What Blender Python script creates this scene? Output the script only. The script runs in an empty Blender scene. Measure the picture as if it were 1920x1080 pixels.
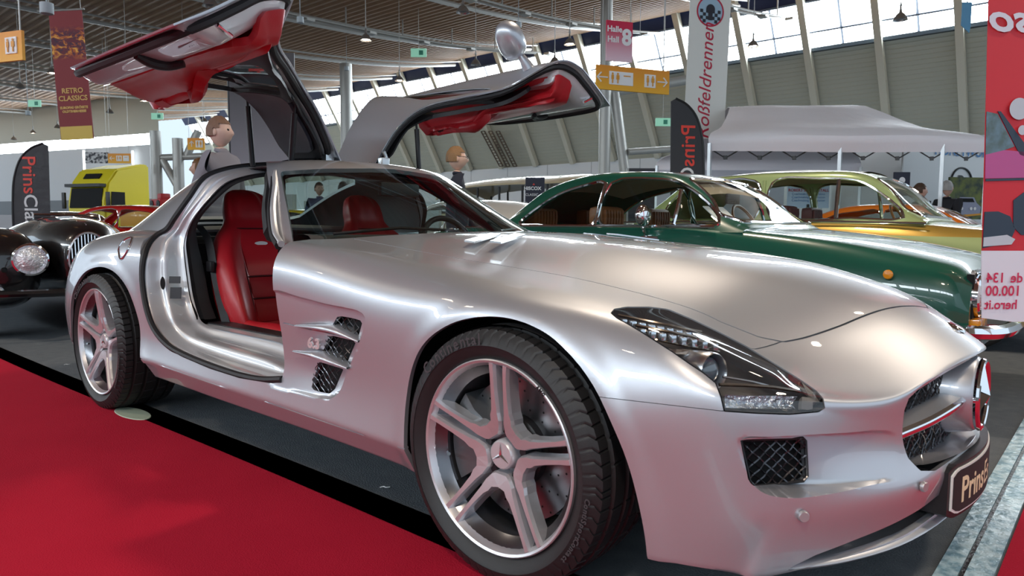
import bpy, bmesh, math, random
import numpy as np
from mathutils import Vector, Matrix, Euler
from math import pi, sin, cos, radians, sqrt, atan2, hypot
random.seed(7)
SC = bpy.context.scene
COL = SC.collection

# ---------------------------------------------------------------- camera
CAM = np.array([1.198, -2.273, 0.917])
YAW, PITCH, ROLL, FPX = radians(130.919), radians(-4.776), radians(0.289), 1337.8
_fw = np.array([cos(PITCH)*cos(YAW), cos(PITCH)*sin(YAW), sin(PITCH)])
_r0 = np.array([sin(YAW), -cos(YAW), 0.0]); _u0 = np.cross(_r0, _fw)
_rt = _r0*cos(ROLL)+_u0*sin(ROLL); _up = -_r0*sin(ROLL)+_u0*cos(ROLL)
cd = bpy.data.cameras.new('camera'); cam = bpy.data.objects.new('camera', cd); COL.objects.link(cam)
cd.sensor_width = 36.0; cd.lens = 36.0*FPX/1920.0; cd.clip_start = 0.05; cd.clip_end = 400
cam.matrix_world = Matrix(((_rt[0], _up[0], -_fw[0], CAM[0]), (_rt[1], _up[1], -_fw[1], CAM[1]),
                           (_rt[2], _up[2], -_fw[2], CAM[2]), (0, 0, 0, 1)))
cd.dof.use_dof = True; cd.dof.focus_distance = 3.0; cd.dof.aperture_fstop = 9.0
SC.camera = cam
# ---------------------------------------------------------------- light, exposure
w = bpy.data.worlds.new('world'); SC.world = w; w.use_nodes = True
wn = w.node_tree.nodes['Background']; wn.inputs[0].default_value = (0.70, 0.85, 1.0, 1); wn.inputs[1].default_value = 0.8
SC.view_settings.view_transform = 'Standard'; SC.view_settings.look = 'None'
SC.view_settings.gamma = 1.0; SC.view_settings.use_curve_mapping = False
SC.view_settings.exposure = 0.5
# ---------------------------------------------------------------- pixel helpers (a pixel of the photo on a plane of the hall)
def ray(px, py):
    return _fw + _rt*(px-960)/FPX - _up*(py-540)/FPX
def onY(px, py, Y):
    d = ray(px, py); return tuple(CAM + d*(Y-CAM[1])/d[1])
def onX(px, py, X):
    d = ray(px, py); return tuple(CAM + d*(X-CAM[0])/d[0])
def onZ(px, py, Z):
    d = ray(px, py); return tuple(CAM + d*(Z-CAM[2])/d[2])
def onD(px, py, D):
    return tuple(CAM + ray(px, py)*D)

# ---------------------------------------------------------------- materials
MATS = {}
def mat(name, base, rough=0.5, metal=0.0, coat=0.0, coat_rough=0.03, spec=0.5, trans=0.0, ior=1.45, emit=None, es=0.0,
        noise=None, bump=None, alpha=1.0, sheen=0.0):
    if name in MATS: return MATS[name]
    m = bpy.data.materials.new(name); m.use_nodes = True
    nt = m.node_tree; b = nt.nodes['Principled BSDF']
    b.inputs['Base Color'].default_value = (*base, 1); b.inputs['Roughness'].default_value = rough
    b.inputs['Metallic'].default_value = metal; b.inputs['Coat Weight'].default_value = coat
    b.inputs['Coat Roughness'].default_value = coat_rough; b.inputs['Specular IOR Level'].default_value = spec
    b.inputs['Transmission Weight'].default_value = trans; b.inputs['IOR'].default_value = ior
    b.inputs['Alpha'].default_value = alpha; b.inputs['Sheen Weight'].default_value = sheen
    if emit is not None:
        b.inputs['Emission Color'].default_value = (*emit, 1); b.inputs['Emission Strength'].default_value = es
    if noise or bump:
        tc = nt.nodes.new('ShaderNodeTexCoord')
    if noise:   # (scale, amount, color2)
        n = nt.nodes.new('ShaderNodeTexNoise'); n.inputs['Scale'].default_value = noise[0]; n.inputs['Detail'].default_value = 6
        nt.links.new(tc.outputs['Object'], n.inputs['Vector'])
        mx = nt.nodes.new('ShaderNodeMix'); mx.data_type = 'RGBA'
        mx.inputs[6].default_value = (*base, 1); mx.inputs[7].default_value = (*noise[2], 1)
        mr = nt.nodes.new('ShaderNodeMapRange'); mr.inputs[1].default_value = 0.5-noise[1]; mr.inputs[2].default_value = 0.5+noise[1]
        nt.links.new(n.outputs['Fac'], mr.inputs[0]); nt.links.new(mr.outputs[0], mx.inputs[0])
        nt.links.new(mx.outputs[2], b.inputs['Base Color'])
    if bump:    # (scale, strength, distance)
        n = nt.nodes.new('ShaderNodeTexNoise'); n.inputs['Scale'].default_value = bump[0]; n.inputs['Detail'].default_value = 4
        nt.links.new(tc.outputs['Object'], n.inputs['Vector'])
        bp = nt.nodes.new('ShaderNodeBump'); bp.inputs['Strength'].default_value = bump[1]; bp.inputs['Distance'].default_value = bump[2]
        nt.links.new(n.outputs['Fac'], bp.inputs['Height']); nt.links.new(bp.outputs['Normal'], b.inputs['Normal'])
    MATS[name] = m
    return m
def glass(name, tint, trans_amt=0.9, rough=0.0):
    """thin tinted pane: reflection by fresnel over a tinted see-through"""
    if name in MATS: return MATS[name]
    m = bpy.data.materials.new(name); m.use_nodes = True; nt = m.node_tree
    for n in list(nt.nodes): nt.nodes.remove(n)
    out = nt.nodes.new('ShaderNodeOutputMaterial'); mix = nt.nodes.new('ShaderNodeMixShader')
    tr = nt.nodes.new('ShaderNodeBsdfTransparent'); tr.inputs[0].default_value = (*tint, 1)
    gl = nt.nodes.new('ShaderNodeBsdfGlossy'); gl.inputs['Roughness'].default_value = rough; gl.inputs[0].default_value = (1, 1, 1, 1)
    fr = nt.nodes.new('ShaderNodeFresnel'); gm = nt.nodes.new('ShaderNodeNewGeometry'); mr = nt.nodes.new('ShaderNodeMapRange')
    mr.inputs[3].default_value = 1.5; mr.inputs[4].default_value = 1/1.5
    nt.links.new(gm.outputs['Backfacing'], mr.inputs[0]); nt.links.new(mr.outputs[0], fr.inputs[0])
    ml = nt.nodes.new('ShaderNodeMath'); ml.operation = 'MULTIPLY'; ml.inputs[1].default_value = trans_amt
    nt.links.new(fr.outputs[0], ml.inputs[0]); nt.links.new(ml.outputs[0], mix.inputs[0])
    nt.links.new(tr.outputs[0], mix.inputs[1]); nt.links.new(gl.outputs[0], mix.inputs[2]); nt.links.new(mix.outputs[0], out.inputs[0])
    MATS[name] = m
    return m

# ---------------------------------------------------------------- object helpers
def tag(o, label=None, cat=None, group=None, kind=None):
    if label: o['label'] = label
    if cat: o['category'] = cat
    if group: o['group'] = group
    if kind: o['kind'] = kind
    return o
def empty(name, loc=(0, 0, 0), rotz=0.0, label=None, cat=None, group=None, parent=None):
    o = bpy.data.objects.new(name, None); COL.objects.link(o); o.location = loc; o.rotation_euler = (0, 0, rotz)
    o.empty_display_size = 0.1
    if parent: o.parent = parent
    return tag(o, label, cat, group)
def link(name, me, m, parent=None, smooth=True, ang=35):
    ms = m if isinstance(m, (list, tuple)) else [m]
    me.materials.clear()
    for x in ms: me.materials.append(x)
    o = bpy.data.objects.new(name, me); COL.objects.link(o)
    if parent: o.parent = parent
    if smooth:
        me.shade_smooth()
        if ang is not None: me.set_sharp_from_angle(angle=radians(ang))
    return o
def obj(name, bm, m, parent=None, smooth=True, ang=35, recalc=False):
    if recalc: bmesh.ops.recalc_face_normals(bm, faces=bm.faces)
    me = bpy.data.meshes.new(name); bm.to_mesh(me); bm.free()
    return link(name, me, m, parent, smooth, ang)
def copy_tree(o, parent=None):
    c = o.copy(); COL.objects.link(c); c.parent = parent if parent else o.parent
    for ch in o.children: copy_tree(ch, c)
    return c
def add_box(bm, c, s, rot=None, bev=0.0, mi=0):
    r = bmesh.ops.create_cube(bm, size=1.0); vs = r['verts']
    bmesh.ops.scale(bm, vec=s, verts=vs)
    if bev > 0:
        es = list({e for v in vs for e in v.link_edges})
        rb = bmesh.ops.bevel(bm, geom=es, offset=bev, segments=2, affect='EDGES', profile=0.6)
        vs = list({v for f in rb['faces'] for v in f.verts} | {v for v in vs if v.is_valid})
        vs = [v for v in vs if v.is_valid]
        seen = set(vs); st = list(vs)
        while st:
            v = st.pop()
            for e in v.link_edges:
                o = e.other_vert(v)
                if o not in seen: seen.add(o); st.append(o)
        vs = list(seen)
    if rot is not None: bmesh.ops.rotate(bm, cent=(0, 0, 0), matrix=rot if isinstance(rot, Matrix) else Euler(rot).to_matrix(), verts=vs)
    bmesh.ops.translate(bm, vec=c, verts=vs)
    if mi:
        for f in {f for v in vs for f in v.link_faces}: f.material_index = mi
    return vs
def box(c, s, rot=None, bev=0.0):
    bm = bmesh.new(); add_box(bm, c, s, rot, bev); return bm
def frame_axes(d):
    d = Vector(d).normalized(); a = Vector((0, 0, 1)) if abs(d.z) < 0.9 else Vector((1, 0, 0))
    u = d.cross(a).normalized(); v = d.cross(u).normalized(); return d, u, v
def add_tube(bm, pts, r, seg=10, caps=True, mi=0, closed=False):
    pts = [Vector(p) for p in pts]; n = len(pts)
    rs = r if isinstance(r, (list, tuple)) else [r]*n
    rings = []; pu = None
    for i, p in enumerate(pts):
        if closed: t = pts[(i+1) % n]-pts[i-1]
        else: t = pts[min(i+1, n-1)]-pts[max(i-1, 0)]
        if t.length < 1e-9: t = Vector((0, 0, 1))
        t.normalize()
        if pu is None: _, u, _ = frame_axes(t)
        else:
            u = pu-t*pu.dot(t)
            if u.length < 1e-6: _, u, _ = frame_axes(t)
            u.normalize()
        pu = u; v = t.cross(u)
        rings.append([bm.verts.new(p+(u*cos(2*pi*k/seg)+v*sin(2*pi*k/seg))*rs[i]) for k in range(seg)])
    m = n if closed else n-1
    for i in range(m):
        a, b = rings[i], rings[(i+1) % n]
        for k in range(seg):
            f = bm.faces.new((a[k], a[(k+1) % seg], b[(k+1) % seg], b[k])); f.material_index = mi
    if caps and not closed:
        f = bm.faces.new(rings[0][::-1]); f.material_index = mi
        f = bm.faces.new(rings[-1]); f.material_index = mi
def tube(pts, r, seg=10, closed=False):
    bm = bmesh.new(); add_tube(bm, pts, r, seg, closed=closed); return bm
def add_lathe(bm, prof, axis='Z', seg=32, c=(0, 0, 0), mi=0, close=False):
    """prof: (radius, height) pairs"""
    rings = []
    for r, h in prof:
        ring = []
        for k in range(seg):
            a = 2*pi*k/seg
            p = (r*cos(a), r*sin(a), h) if axis == 'Z' else ((r*cos(a), h, r*sin(a)) if axis == 'Y' else (h, r*cos(a), r*sin(a)))
            ring.append(bm.verts.new((p[0]+c[0], p[1]+c[1], p[2]+c[2])))
        rings.append(ring)
    nn = len(rings)
    for i in range(nn if close else nn-1):
        a, b = rings[i], rings[(i+1) % nn]
        for k in range(seg):
            f = bm.faces.new((a[k], a[(k+1) % seg], b[(k+1) % seg], b[k])); f.material_index = mi
    return rings
def lathe(prof, axis='Z', seg=32, c=(0, 0, 0), caps=False, close=False):
    bm = bmesh.new(); rr = add_lathe(bm, prof, axis, seg, c, close=close)
    if caps: bm.faces.new(rr[0][::-1]); bm.faces.new(rr[-1])
    bmesh.ops.recalc_face_normals(bm, faces=bm.faces)
    return bm
def add_prism(bm, pts, d, mi=0):
    """pts: planar 3-D outline; extruded by vector d"""
    d = Vector(d); a = [bm.verts.new(p) for p in pts]; b = [bm.verts.new(Vector(p)+d) for p in pts]; n = len(pts)
    fs = [bm.faces.new(a), bm.faces.new(b[::-1])]
    for i in range(n): fs.append(bm.faces.new((a[i], b[i], b[(i+1) % n], a[(i+1) % n])))
    for f in fs: f.material_index = mi
    bmesh.ops.recalc_face_normals(bm, faces=fs)
def prism(pts, d):
    bm = bmesh.new(); add_prism(bm, pts, d); return bm
def catmull(pts, n=8, closed=False):
    P = [np.array(p, float) for p in pts]; N = len(P); out = []
    for i in range(N if closed else N-1):
        p1, p2 = P[i], P[(i+1) % N]
        p0 = P[i-1] if (i > 0 or closed) else 2*p1-p2
        p3 = P[(i+2) % N] if (closed or i+2 < N) else 2*p2-p1
        d1 = max(np.linalg.norm(p1-p0), 1e-6)**.5; d2 = max(np.linalg.norm(p2-p1), 1e-6)**.5; d3 = max(np.linalg.norm(p3-p2), 1e-6)**.5
        t0, t1, t2, t3 = 0, d1, d1+d2, d1+d2+d3
        for k in range(n):
            t = t1+(t2-t1)*k/n
            A1 = (t1-t)/(t1-t0)*p0+(t-t0)/(t1-t0)*p1; A2 = (t2-t)/(t2-t1)*p1+(t-t1)/(t2-t1)*p2; A3 = (t3-t)/(t3-t2)*p2+(t-t2)/(t3-t2)*p3
            B1 = (t2-t)/(t2-t0)*A1+(t-t0)/(t2-t0)*A2; B2 = (t3-t)/(t3-t1)*A2+(t-t1)/(t3-t1)*A3
            out.append((t2-t)/(t2-t1)*B1+(t-t1)/(t2-t1)*B2)
    if not closed: out.append(P[-1])
    return out
def grid_surface(rows, nu=8, nv=8, close_v=False):
    """rows of 3-D control points -> bmesh through them; returns bm and its vertex grid"""
    R = [catmull(r, nu, close_v) for r in rows]; M = len(R[0])
    cols = [catmull([R[i][j] for i in range(len(R))], nv) for j in range(M)]
    bm = bmesh.new(); K = len(cols[0])
    V = [[bm.verts.new(cols[j][k]) for j in range(M)] for k in range(K)]
    for k in range(K-1):
        for j in range(M if close_v else M-1):
            bm.faces.new((V[k][j], V[k][(j+1) % M], V[k+1][(j+1) % M], V[k+1][j]))
    return bm, V
def solid(bm, t):
    """give an open sheet a thickness t against its vertex normals"""
    bmesh.ops.recalc_face_normals(bm, faces=bm.faces); bm.normal_update()
    vs = list(bm.verts); fs = list(bm.faces); be = [e for e in bm.edges if e.is_boundary]
    cp = {v: bm.verts.new(v.co-v.normal*t) for v in vs}
    for f in fs:
        n = bm.faces.new([cp[v] for v in reversed(f.verts)]); n.material_index = f.material_index
    for e in be:
        l = e.link_loops[0]; a, b = l.vert, l.link_loop_next.vert
        bm.faces.new((b, a, cp[a], cp[b])); e.smooth = False
    return bm
_FC = {}
def text_obj(name, s, size, m, parent=None, loc=(0, 0, 0), rot=(0, 0, 0), mtx=None, ext=0.0, align='CENTER', sx=1.0, bold=0.0, italic=0.0, spacing=1.0):
    cu = bpy.data.curves.new(name, 'FONT'); cu.body = s; cu.size = size; cu.align_x = align; cu.align_y = 'CENTER'
    cu.extrude = ext; cu.offset = bold; cu.shear = italic; cu.resolution_u = 3; cu.space_character = spacing
    o = bpy.data.objects.new(name, cu); COL.objects.link(o)
    dg = bpy.context.evaluated_depsgraph_get(); me = bpy.data.meshes.new_from_object(o.evaluated_get(dg))
    bpy.data.objects.remove(o); bpy.data.curves.remove(cu)
    if sx != 1.0: me.transform(Matrix.Diagonal((sx, 1, 1, 1)))
    me.transform(mtx if mtx is not None else (Matrix.Translation(loc) @ Euler(rot).to_matrix().to_4x4()))
    if sx < 0: me.flip_normals()
    return link(name, me, m, parent, smooth=False)

# ---------------------------------------------------------------- distance fields and surface cutting
def sdf_poly(P, x, y):
    """signed distance, negative inside"""
    P = np.asarray(P, float); x = np.asarray(x, float); y = np.asarray(y, float)
    d = np.full(x.shape, 1e9); s = np.ones(x.shape); n = len(P)
    for i in range(n):
        a = P[i]; b = P[i-1]; ex, ey = b-a; wx, wy = x-a[0], y-a[1]
        t = np.clip((wx*ex+wy*ey)/(ex*ex+ey*ey+1e-12), 0, 1)
        d = np.minimum(d, (wx-ex*t)**2+(wy-ey*t)**2)
        c1 = y >= a[1]; c2 = y < b[1]; c3 = ex*wy > ey*wx
        flip = (c1 & c2 & c3) | (~c1 & ~c2 & ~c3)
        s = np.where(flip, -s, s)
    return s*np.sqrt(d)
def dist_line(P, x, y):
    P = np.asarray(P, float); d = np.full(np.shape(x), 1e9)
    for i in range(len(P)-1):
        a = P[i]; b = P[i+1]; ex, ey = b-a; wx, wy = x-a[0], y-a[1]
        t = np.clip((wx*ex+wy*ey)/(ex*ex+ey*ey+1e-12), 0, 1)
        d = np.minimum(d, (wx-ex*t)**2+(wy-ey*t)**2)
    return np.sqrt(d)
def smooth_poly(P, n=6): return [tuple(p) for p in catmull(P, n, True)]
def coords(bm): return np.array([v.co[:] for v in bm.verts]).reshape(-1, 3)
def cut_sdf(bm, f, keep=None, eps=2e-5):
    """insert the zero line of f(x,y,z) into the mesh; keep='pos'/'neg' deletes the other side"""
    bm.verts.ensure_lookup_table(); bm.verts.index_update()
    C = coords(bm); v = f(C[:, 0], C[:, 1], C[:, 2]); v = np.where(np.abs(v) < eps, 0.0, v)
    val = {vt: float(v[i]) for i, vt in enumerate(bm.verts)}
    es = [e for e in bm.edges if val[e.verts[0]]*val[e.verts[1]] < 0]
    if es:
        A = np.array([e.verts[0].co[:] for e in es]); B = np.array([e.verts[1].co[:] for e in es])
        lo = np.zeros(len(es)); hi = np.ones(len(es)); fa = np.array([val[e.verts[0]] for e in es])
        for _ in range(12):
            m = (lo+hi)/2; Q = A+(B-A)*m[:, None]; fm = f(Q[:, 0], Q[:, 1], Q[:, 2]); same = fm*fa > 0
            lo = np.where(same, m, lo); hi = np.where(same, hi, m)
        t = np.clip((lo+hi)/2, 0.001, 0.999)
        for e, tt in zip(es, t):
            _, nv = bmesh.utils.edge_split(e, e.verts[0], float(tt)); val[nv] = 0.0
    for fc in list(bm.faces):
        on = [x for x in fc.verts if val[x] == 0.0]
        if len(on) >= 2 and any(val[x] > 0 for x in fc.verts) and any(val[x] < 0 for x in fc.verts):
            done = False
            for i in range(len(on)):
                for j in range(i+1, len(on)):
                    if bm.edges.get((on[i], on[j])) is None:
                        vs = list(fc.verts); ia, ib = sorted((vs.index(on[i]), vs.index(on[j])))
                        g1 = [val[x] for x in vs[ia+1:ib]]; g2 = [val[x] for x in vs[ib+1:]+vs[:ia]]
                        if sum(g1)*sum(g2) < 0:
                            try: bmesh.utils.face_split(fc, on[i], on[j]); done = True
                            except Exception: pass
                    if done: break
                if done: break
    if keep:
        sg = 1 if keep == 'pos' else -1
        dl = [fc for fc in bm.faces if sum(val[x] for x in fc.verts)*sg < 0]
        bmesh.ops.delete(bm, geom=dl, context='FACES')
    return val
def take(bm, f):
    """copy the part of bm where f<0 into a new bmesh and delete it from bm"""
    val = cut_sdf(bm, f)
    nb = bm.copy(); nv = {}
    bm.faces.ensure_lookup_table(); nb.faces.ensure_lookup_table()
    neg = [sum(val[x] for x in fc.verts) < 0 for fc in bm.faces]
    bmesh.ops.delete(bm, geom=[fc for i, fc in enumerate(list(bm.faces)) if neg[i]], context='FACES')
    bmesh.ops.delete(nb, geom=[fc for i, fc in enumerate(list(nb.faces)) if not neg[i]], context='FACES')
    return nb
def lip(bm, depth=0.012, only=None):
    """turn the open border inwards so a panel shows its thickness"""
    bm.normal_update()
    es = [e for e in bm.edges if e.is_boundary and (only is None or only(e))]
    nrm = {v: v.normal.copy() for e in es for v in e.verts}
    r = bmesh.ops.extrude_edge_only(bm, edges=es)
    nv = [g for g in r['geom'] if isinstance(g, bmesh.types.BMVert)]
    old = {tuple(round(c, 6) for c in v.co): n for v, n in nrm.items()}
    for v in nv:
        n = old.get(tuple(round(c, 6) for c in v.co))
        if n: v.co -= n*depth
    for e in es: e.smooth = False
    return bm
# ================================================================= HALL
M_floor = mat('floor_carpet', (0.075, 0.092, 0.108), rough=0.9, noise=(14, .3, (0.115, .13, .145)), bump=(180, .5, .01))
M_redc = mat('red_carpet', (0.36, 0.006, 0.026), rough=1.0, spec=.15, noise=(3, .4, (0.42, .010, .034)), bump=(260, .5, .006))
M_tape = mat('black_tape', (0.010, 0.010, 0.011), rough=0.28, bump=(60, .5, .01))
M_ceil = mat('timber_ceiling', (0.36, 0.205, 0.115), rough=0.6, noise=(2.5, .3, (0.43, .27, .16)))
M_steel = mat('painted_steel', (0.42, 0.42, 0.40), rough=0.4, metal=.3)
M_cream = mat('cream_beam', (0.62, 0.60, 0.50), rough=0.5)
M_side = mat('wall_siding', (0.55, 0.55, 0.47), rough=0.6)
M_white = mat('white_panel', (0.66, 0.69, 0.72), rough=0.5)
M_blue = mat('blue_band', (0.018, 0.025, 0.075), rough=0.5)
M_pane = mat('daylight_pane', (0.9, 0.95, 1.0), rough=.3, emit=(0.82, 0.92, 1.0), es=16.0)
def struct(name, bm, m, parent=None, **k):
    o = obj(name, bm, m, parent, **k)
    if parent is None: o['kind'] = 'structure'
    return o
bm = bmesh.new(); add_box(bm, (-24, 6, -.05), (80, 60, .1)); struct('floor', bm, M_floor, smooth=False)
# red carpets with their black tape edge
def ribbon(pts, w0, z, h):
    bm = bmesh.new(); A = [bm.verts.new((x, y, z)) for x, y in pts]; B = [bm.verts.new((x, y+w0, z)) for x, y in pts]
    for i in range(len(pts)-1): bm.faces.new((A[i], A[i+1], B[i+1], B[i]))
    bmesh.ops.solidify(bm, geom=bm.faces[:], thickness=-h); return bm
edge = [(x, -.905-.01*sin(x*1.3)) for x in np.linspace(-14, 1.6, 60)]
bm = bmesh.new(); A = [bm.verts.new((x, y, .006)) for x, y in edge]; B = [bm.verts.new((x, -9.0, .006)) for x, y in edge]
for i in range(len(edge)-1): bm.faces.new((A[i], A[i+1], B[i+1], B[i]))
tag(obj('red_carpet', bm, M_redc, smooth=False), 'large red carpet aisle along the near flank of the silver car', 'carpet')
bm = ribbon([(x, y-.005) for x, y in edge], .085, .0075, .003)
tag(obj('floor_tape', bm, M_tape, smooth=False), 'wide glossy black tape along the edge of the large red carpet', 'tape')
bm = ribbon([(x, y+.075) for x, y in edge], .05, .003, .0015)
tag(obj('carpet_strip', bm, mat('strip', (.02, .02, .022), .5), smooth=False), 'narrow dark strip between black tape and grey floor beside the silver car', 'tape')
bm = bmesh.new(); add_box(bm, (2.03, 2.0, .004), (2.1, 8.0, .008)); tag(obj('red_carpet', bm, M_redc, smooth=False), 'small red carpet in front of the nose of the silver car', 'carpet')
M_film = mat('blue_film', (.16, .30, .38), .25, 0, noise=(25, .12, (.45, .62, .70)), bump=(40, .6, .01))
bm = bmesh.new(); add_box(bm, (.944, 2.0, .006), (.06, 8.0, .012)); tag(obj('film_edge', bm, M_film, smooth=False), 'bluish plastic film edge of the small red carpet', 'tape')
bm = bmesh.new(); add_box(bm, (.875, 2.0, .004), (.05, 8.0, .008)); tag(obj('film_edge', bm, M_film, smooth=False), 'outer bluish film strip lying parallel to the small red carpet', 'tape')
bm = bmesh.new(); add_box(bm, (.907, 2.0, .002), (.012, 8.0, .004)); tag(obj('floor_tape', bm, M_tape, smooth=False), 'thin black tape between the two bluish film strips', 'tape')
bm = lathe([(.0001, .010), (.16, .010), (.165, .006)], 'Z', 32, (-2.44, -.90, 0)); bmesh.ops.scale(bm, vec=(1, .35, 1), space=Matrix.Translation((2.44, .90, 0)), verts=bm.verts)
tag(obj('floor_marker', bm, mat('pale_green', (.35, .42, .33), .6)), 'pale green tape patch under the rear wheel at the carpet edge', 'tape')
for (px, py), rz in (((712, 914), .6), ((120, 684), 1.2)):
    p = onZ(px, py, .004); bm = bmesh.new(); add_tube(bm, catmull([(0, 0, 0), (.012, .006, .002), (.022, .002, .001), (.034, .010, 0)], 4), .0022, 5)
    o = obj('paper_scrap', bm, mat('paper', (.8, .8, .8), .8)); o.location = p; o.rotation_euler = (0, 0, rz); tag(o, 'tiny curled white paper scrap on the grey floor beside the %s wheel' % ('front' if px > 500 else 'rear'), 'paper scrap')

# hanging timber ceiling: ridges run along x, sag between the long walls
def rib_z(y): return 8.3+1.6*abs((y-3)/23.)**3
ys = np.arange(-20.2, 26.4, .085); bm = bmesh.new(); rows = []
for i, y in enumerate(ys):
    k = i % 4; dz = (.0, .07, .07, .0)[k]; rows.append([bm.verts.new((x, y, rib_z(y)+.25+dz)) for x in (-62, -45, -30, -15, 0, 14)])
for a, b in zip(rows[:-1], rows[1:]):
    for i in range(5): bm.faces.new((a[i], a[i+1], b[i+1], b[i]))
struct('ceiling', bm, M_ceil, smooth=False)
ti = 0
for xr in np.arange(-55.0, 12, 5.45):
    bm = bmesh.new(); yy = np.linspace(-20, 26.2, 26)
    pts = [(xr, y, rib_z(y)) for y in yy]; add_tube(bm, pts, .085, 6)
    add_tube(bm, [(xr+.42, y, rib_z(y)+.12) for y in yy], .04, 5)
    ti += 1; struct('trim_%d' % ti, bm, M_steel)
# suspended electrical trunking and struts under the ribs
for xr, y0, y1, dz in ((-9.2, 8, 25, -.9), (-14.6, 4, 25, -.55), (-20.2, 2, 24, -.5)):
    bm = bmesh.new(); add_tube(bm, [(xr, y, rib_z(y)+dz) for y in np.linspace(y0, y1, 16)], .05, 5); add_tube(bm, [(xr+.25, y, rib_z(y)+dz) for y in np.linspace(y0, y1, 16)], .035, 5)
    for y in np.arange(y0+1, y1, 2.6): add_tube(bm, [(xr, y, rib_z(y)+dz), (xr, y, rib_z(y)+.2)], .03, 5); add_box(bm, (xr+.12, y+1, rib_z(y+1)+dz-.05), (.3, .3, .1))
    ti += 1; struct('trim_%d' % ti, bm, M_steel)

# inclined long walls (far: y sign +, near: -)
def wall_pt(side, z):   # leaning line
    y = 30-4*(z-4.5)/6.7
    return y if side > 0 else -(y-6)
for side, nm in ((1, 'back'), (-1, 'front')):
    bm = bmesh.new(); zs = np.linspace(4.5, 8.05, 24); rows = []
    for i, z in enumerate(zs):
        for dd in ((0, .0), (.06, .03)):
            zz = z+dd[1]*0; y = wall_pt(side, zz)+side*dd[0]*(1 if i % 1 == 0 else 0)
            rows.append([bm.verts.new((x, y, zz+(.02 if dd[0] else 0))) for x in (-62, 14)])
    for a, b in zip(rows[:-1], rows[1:]): bm.faces.new((a[0], a[1], b[1], b[0]))
    struct('wall_'+nm, bm, M_side, smooth=False)
    bm = bmesh.new(); y = wall_pt(side, 4.5); add_box(bm, (-24, y-side*.1, 2.25), (76, .2, 4.5)); w_ = struct('wall_'+nm, bm, M_white, smooth=False)
    bm = bmesh.new()
    for x in np.arange(-60, 13, 3.0): add_box(bm, (x, y-side*.205, 2.25), (.03, .01, 4.5))
    ti += 1; struct('trim_%d' % ti, bm, mat('joint', (.35, .37, .40), .6), smooth=False)
    a, b = wall_pt(side, 9.75), wall_pt(side, 11.4); bm = bmesh.new(); f = bm.faces.new([bm.verts.new(p) for p in ((-62, a, 9.75), (14, a, 9.75), (14, b, 11.4), (-62, b, 11.4))]); struct('wall_'+nm, bm, M_blue, smooth=False)
    bm = bmesh.new(); add_box(bm, (-24, wall_pt(side, 8.1)-side*.08, 8.1), (76, .2, .14)); ti += 1; struct('trim_%d' % ti, bm, mat('sill_dark', (.05, .07, .09), .5), smooth=False)
    # beams and windows bay by bay
    a0, b0 = Vector((0, wall_pt(side, 4.5)-side*.22, 4.5)), Vector((0, wall_pt(side, 10.9)-side*.22, 10.9)); L = (b0-a0).length; ang = atan2(-(b0.y-a0.y), b0.z-a0.z)
    bme = bmesh.new(); add_box(bme, (0, 0, 0), (.26, .30, L)); bmesh.ops.rotate(bme, cent=(0, 0, 0), matrix=Matrix.Rotation(ang, 3, 'X'), verts=bme.verts); meb = bpy.data.meshes.new('beam'); bme.to_mesh(meb); bme.free(); meb.materials.append(M_cream)
    X0 = -3.85; z0, z1 = 8.15, 9.75; wi = 0
    A = Vector((0, wall_pt(side, z0), z0)); B = Vector((0, wall_pt(side, z1), z1))
    def q(u, t): p = A.lerp(B, t); return (u, p.y, p.z)
    bmp = bmesh.new(); bmp.faces.new([bmp.verts.new(p) for p in (q(-1.2, 0), q(1.2, 0), q(1.2, 1), q(-1.2, 1))]); mep = bpy.data.meshes.new('pane'); bmp.to_mesh(mep); bmp.free(); mep.materials.append(M_pane)
    bmf = bmesh.new(); off = -side*.05
    for u, t0, u2, t2 in ((0, 0, 0, 1), (-1.2, .36, 1.2, .36), (-1.2, 0, 1.2, 0), (-1.2, 1, 1.2, 1)):
        p1, p2 = q(u, t0), q(u2, t2); add_tube(bmf, [(p1[0], p1[1]+off, p1[2]), (p2[0], p2[1]+off, p2[2])], .05, 4)
    mef = bpy.data.meshes.new('frame'); bmf.to_mesh(mef); bmf.free(); mef.materials.append(mat('window_frame', (.10, .12, .16), .5))
    for k in range(-6, 22):
        xb = X0-2.62*k
        if xb < -60 or xb > 13: continue
        o = bpy.data.objects.new('trim_%d' % (ti+1), meb); ti += 1; COL.objects.link(o); o.location = (xb, (a0.y+b0.y)/2, (a0.z+b0.z)/2); o['kind'] = 'structure'
        wi += 1; o = bpy.data.objects.new('window_%d' % (wi+(100 if side < 0 else 0)), mef); COL.objects.link(o); o.location = (xb-1.31, 0, 0); o['kind'] = 'structure'
        p_ = bpy.data.objects.new('window_pane', mep); COL.objects.link(p_); p_.parent = o
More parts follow.
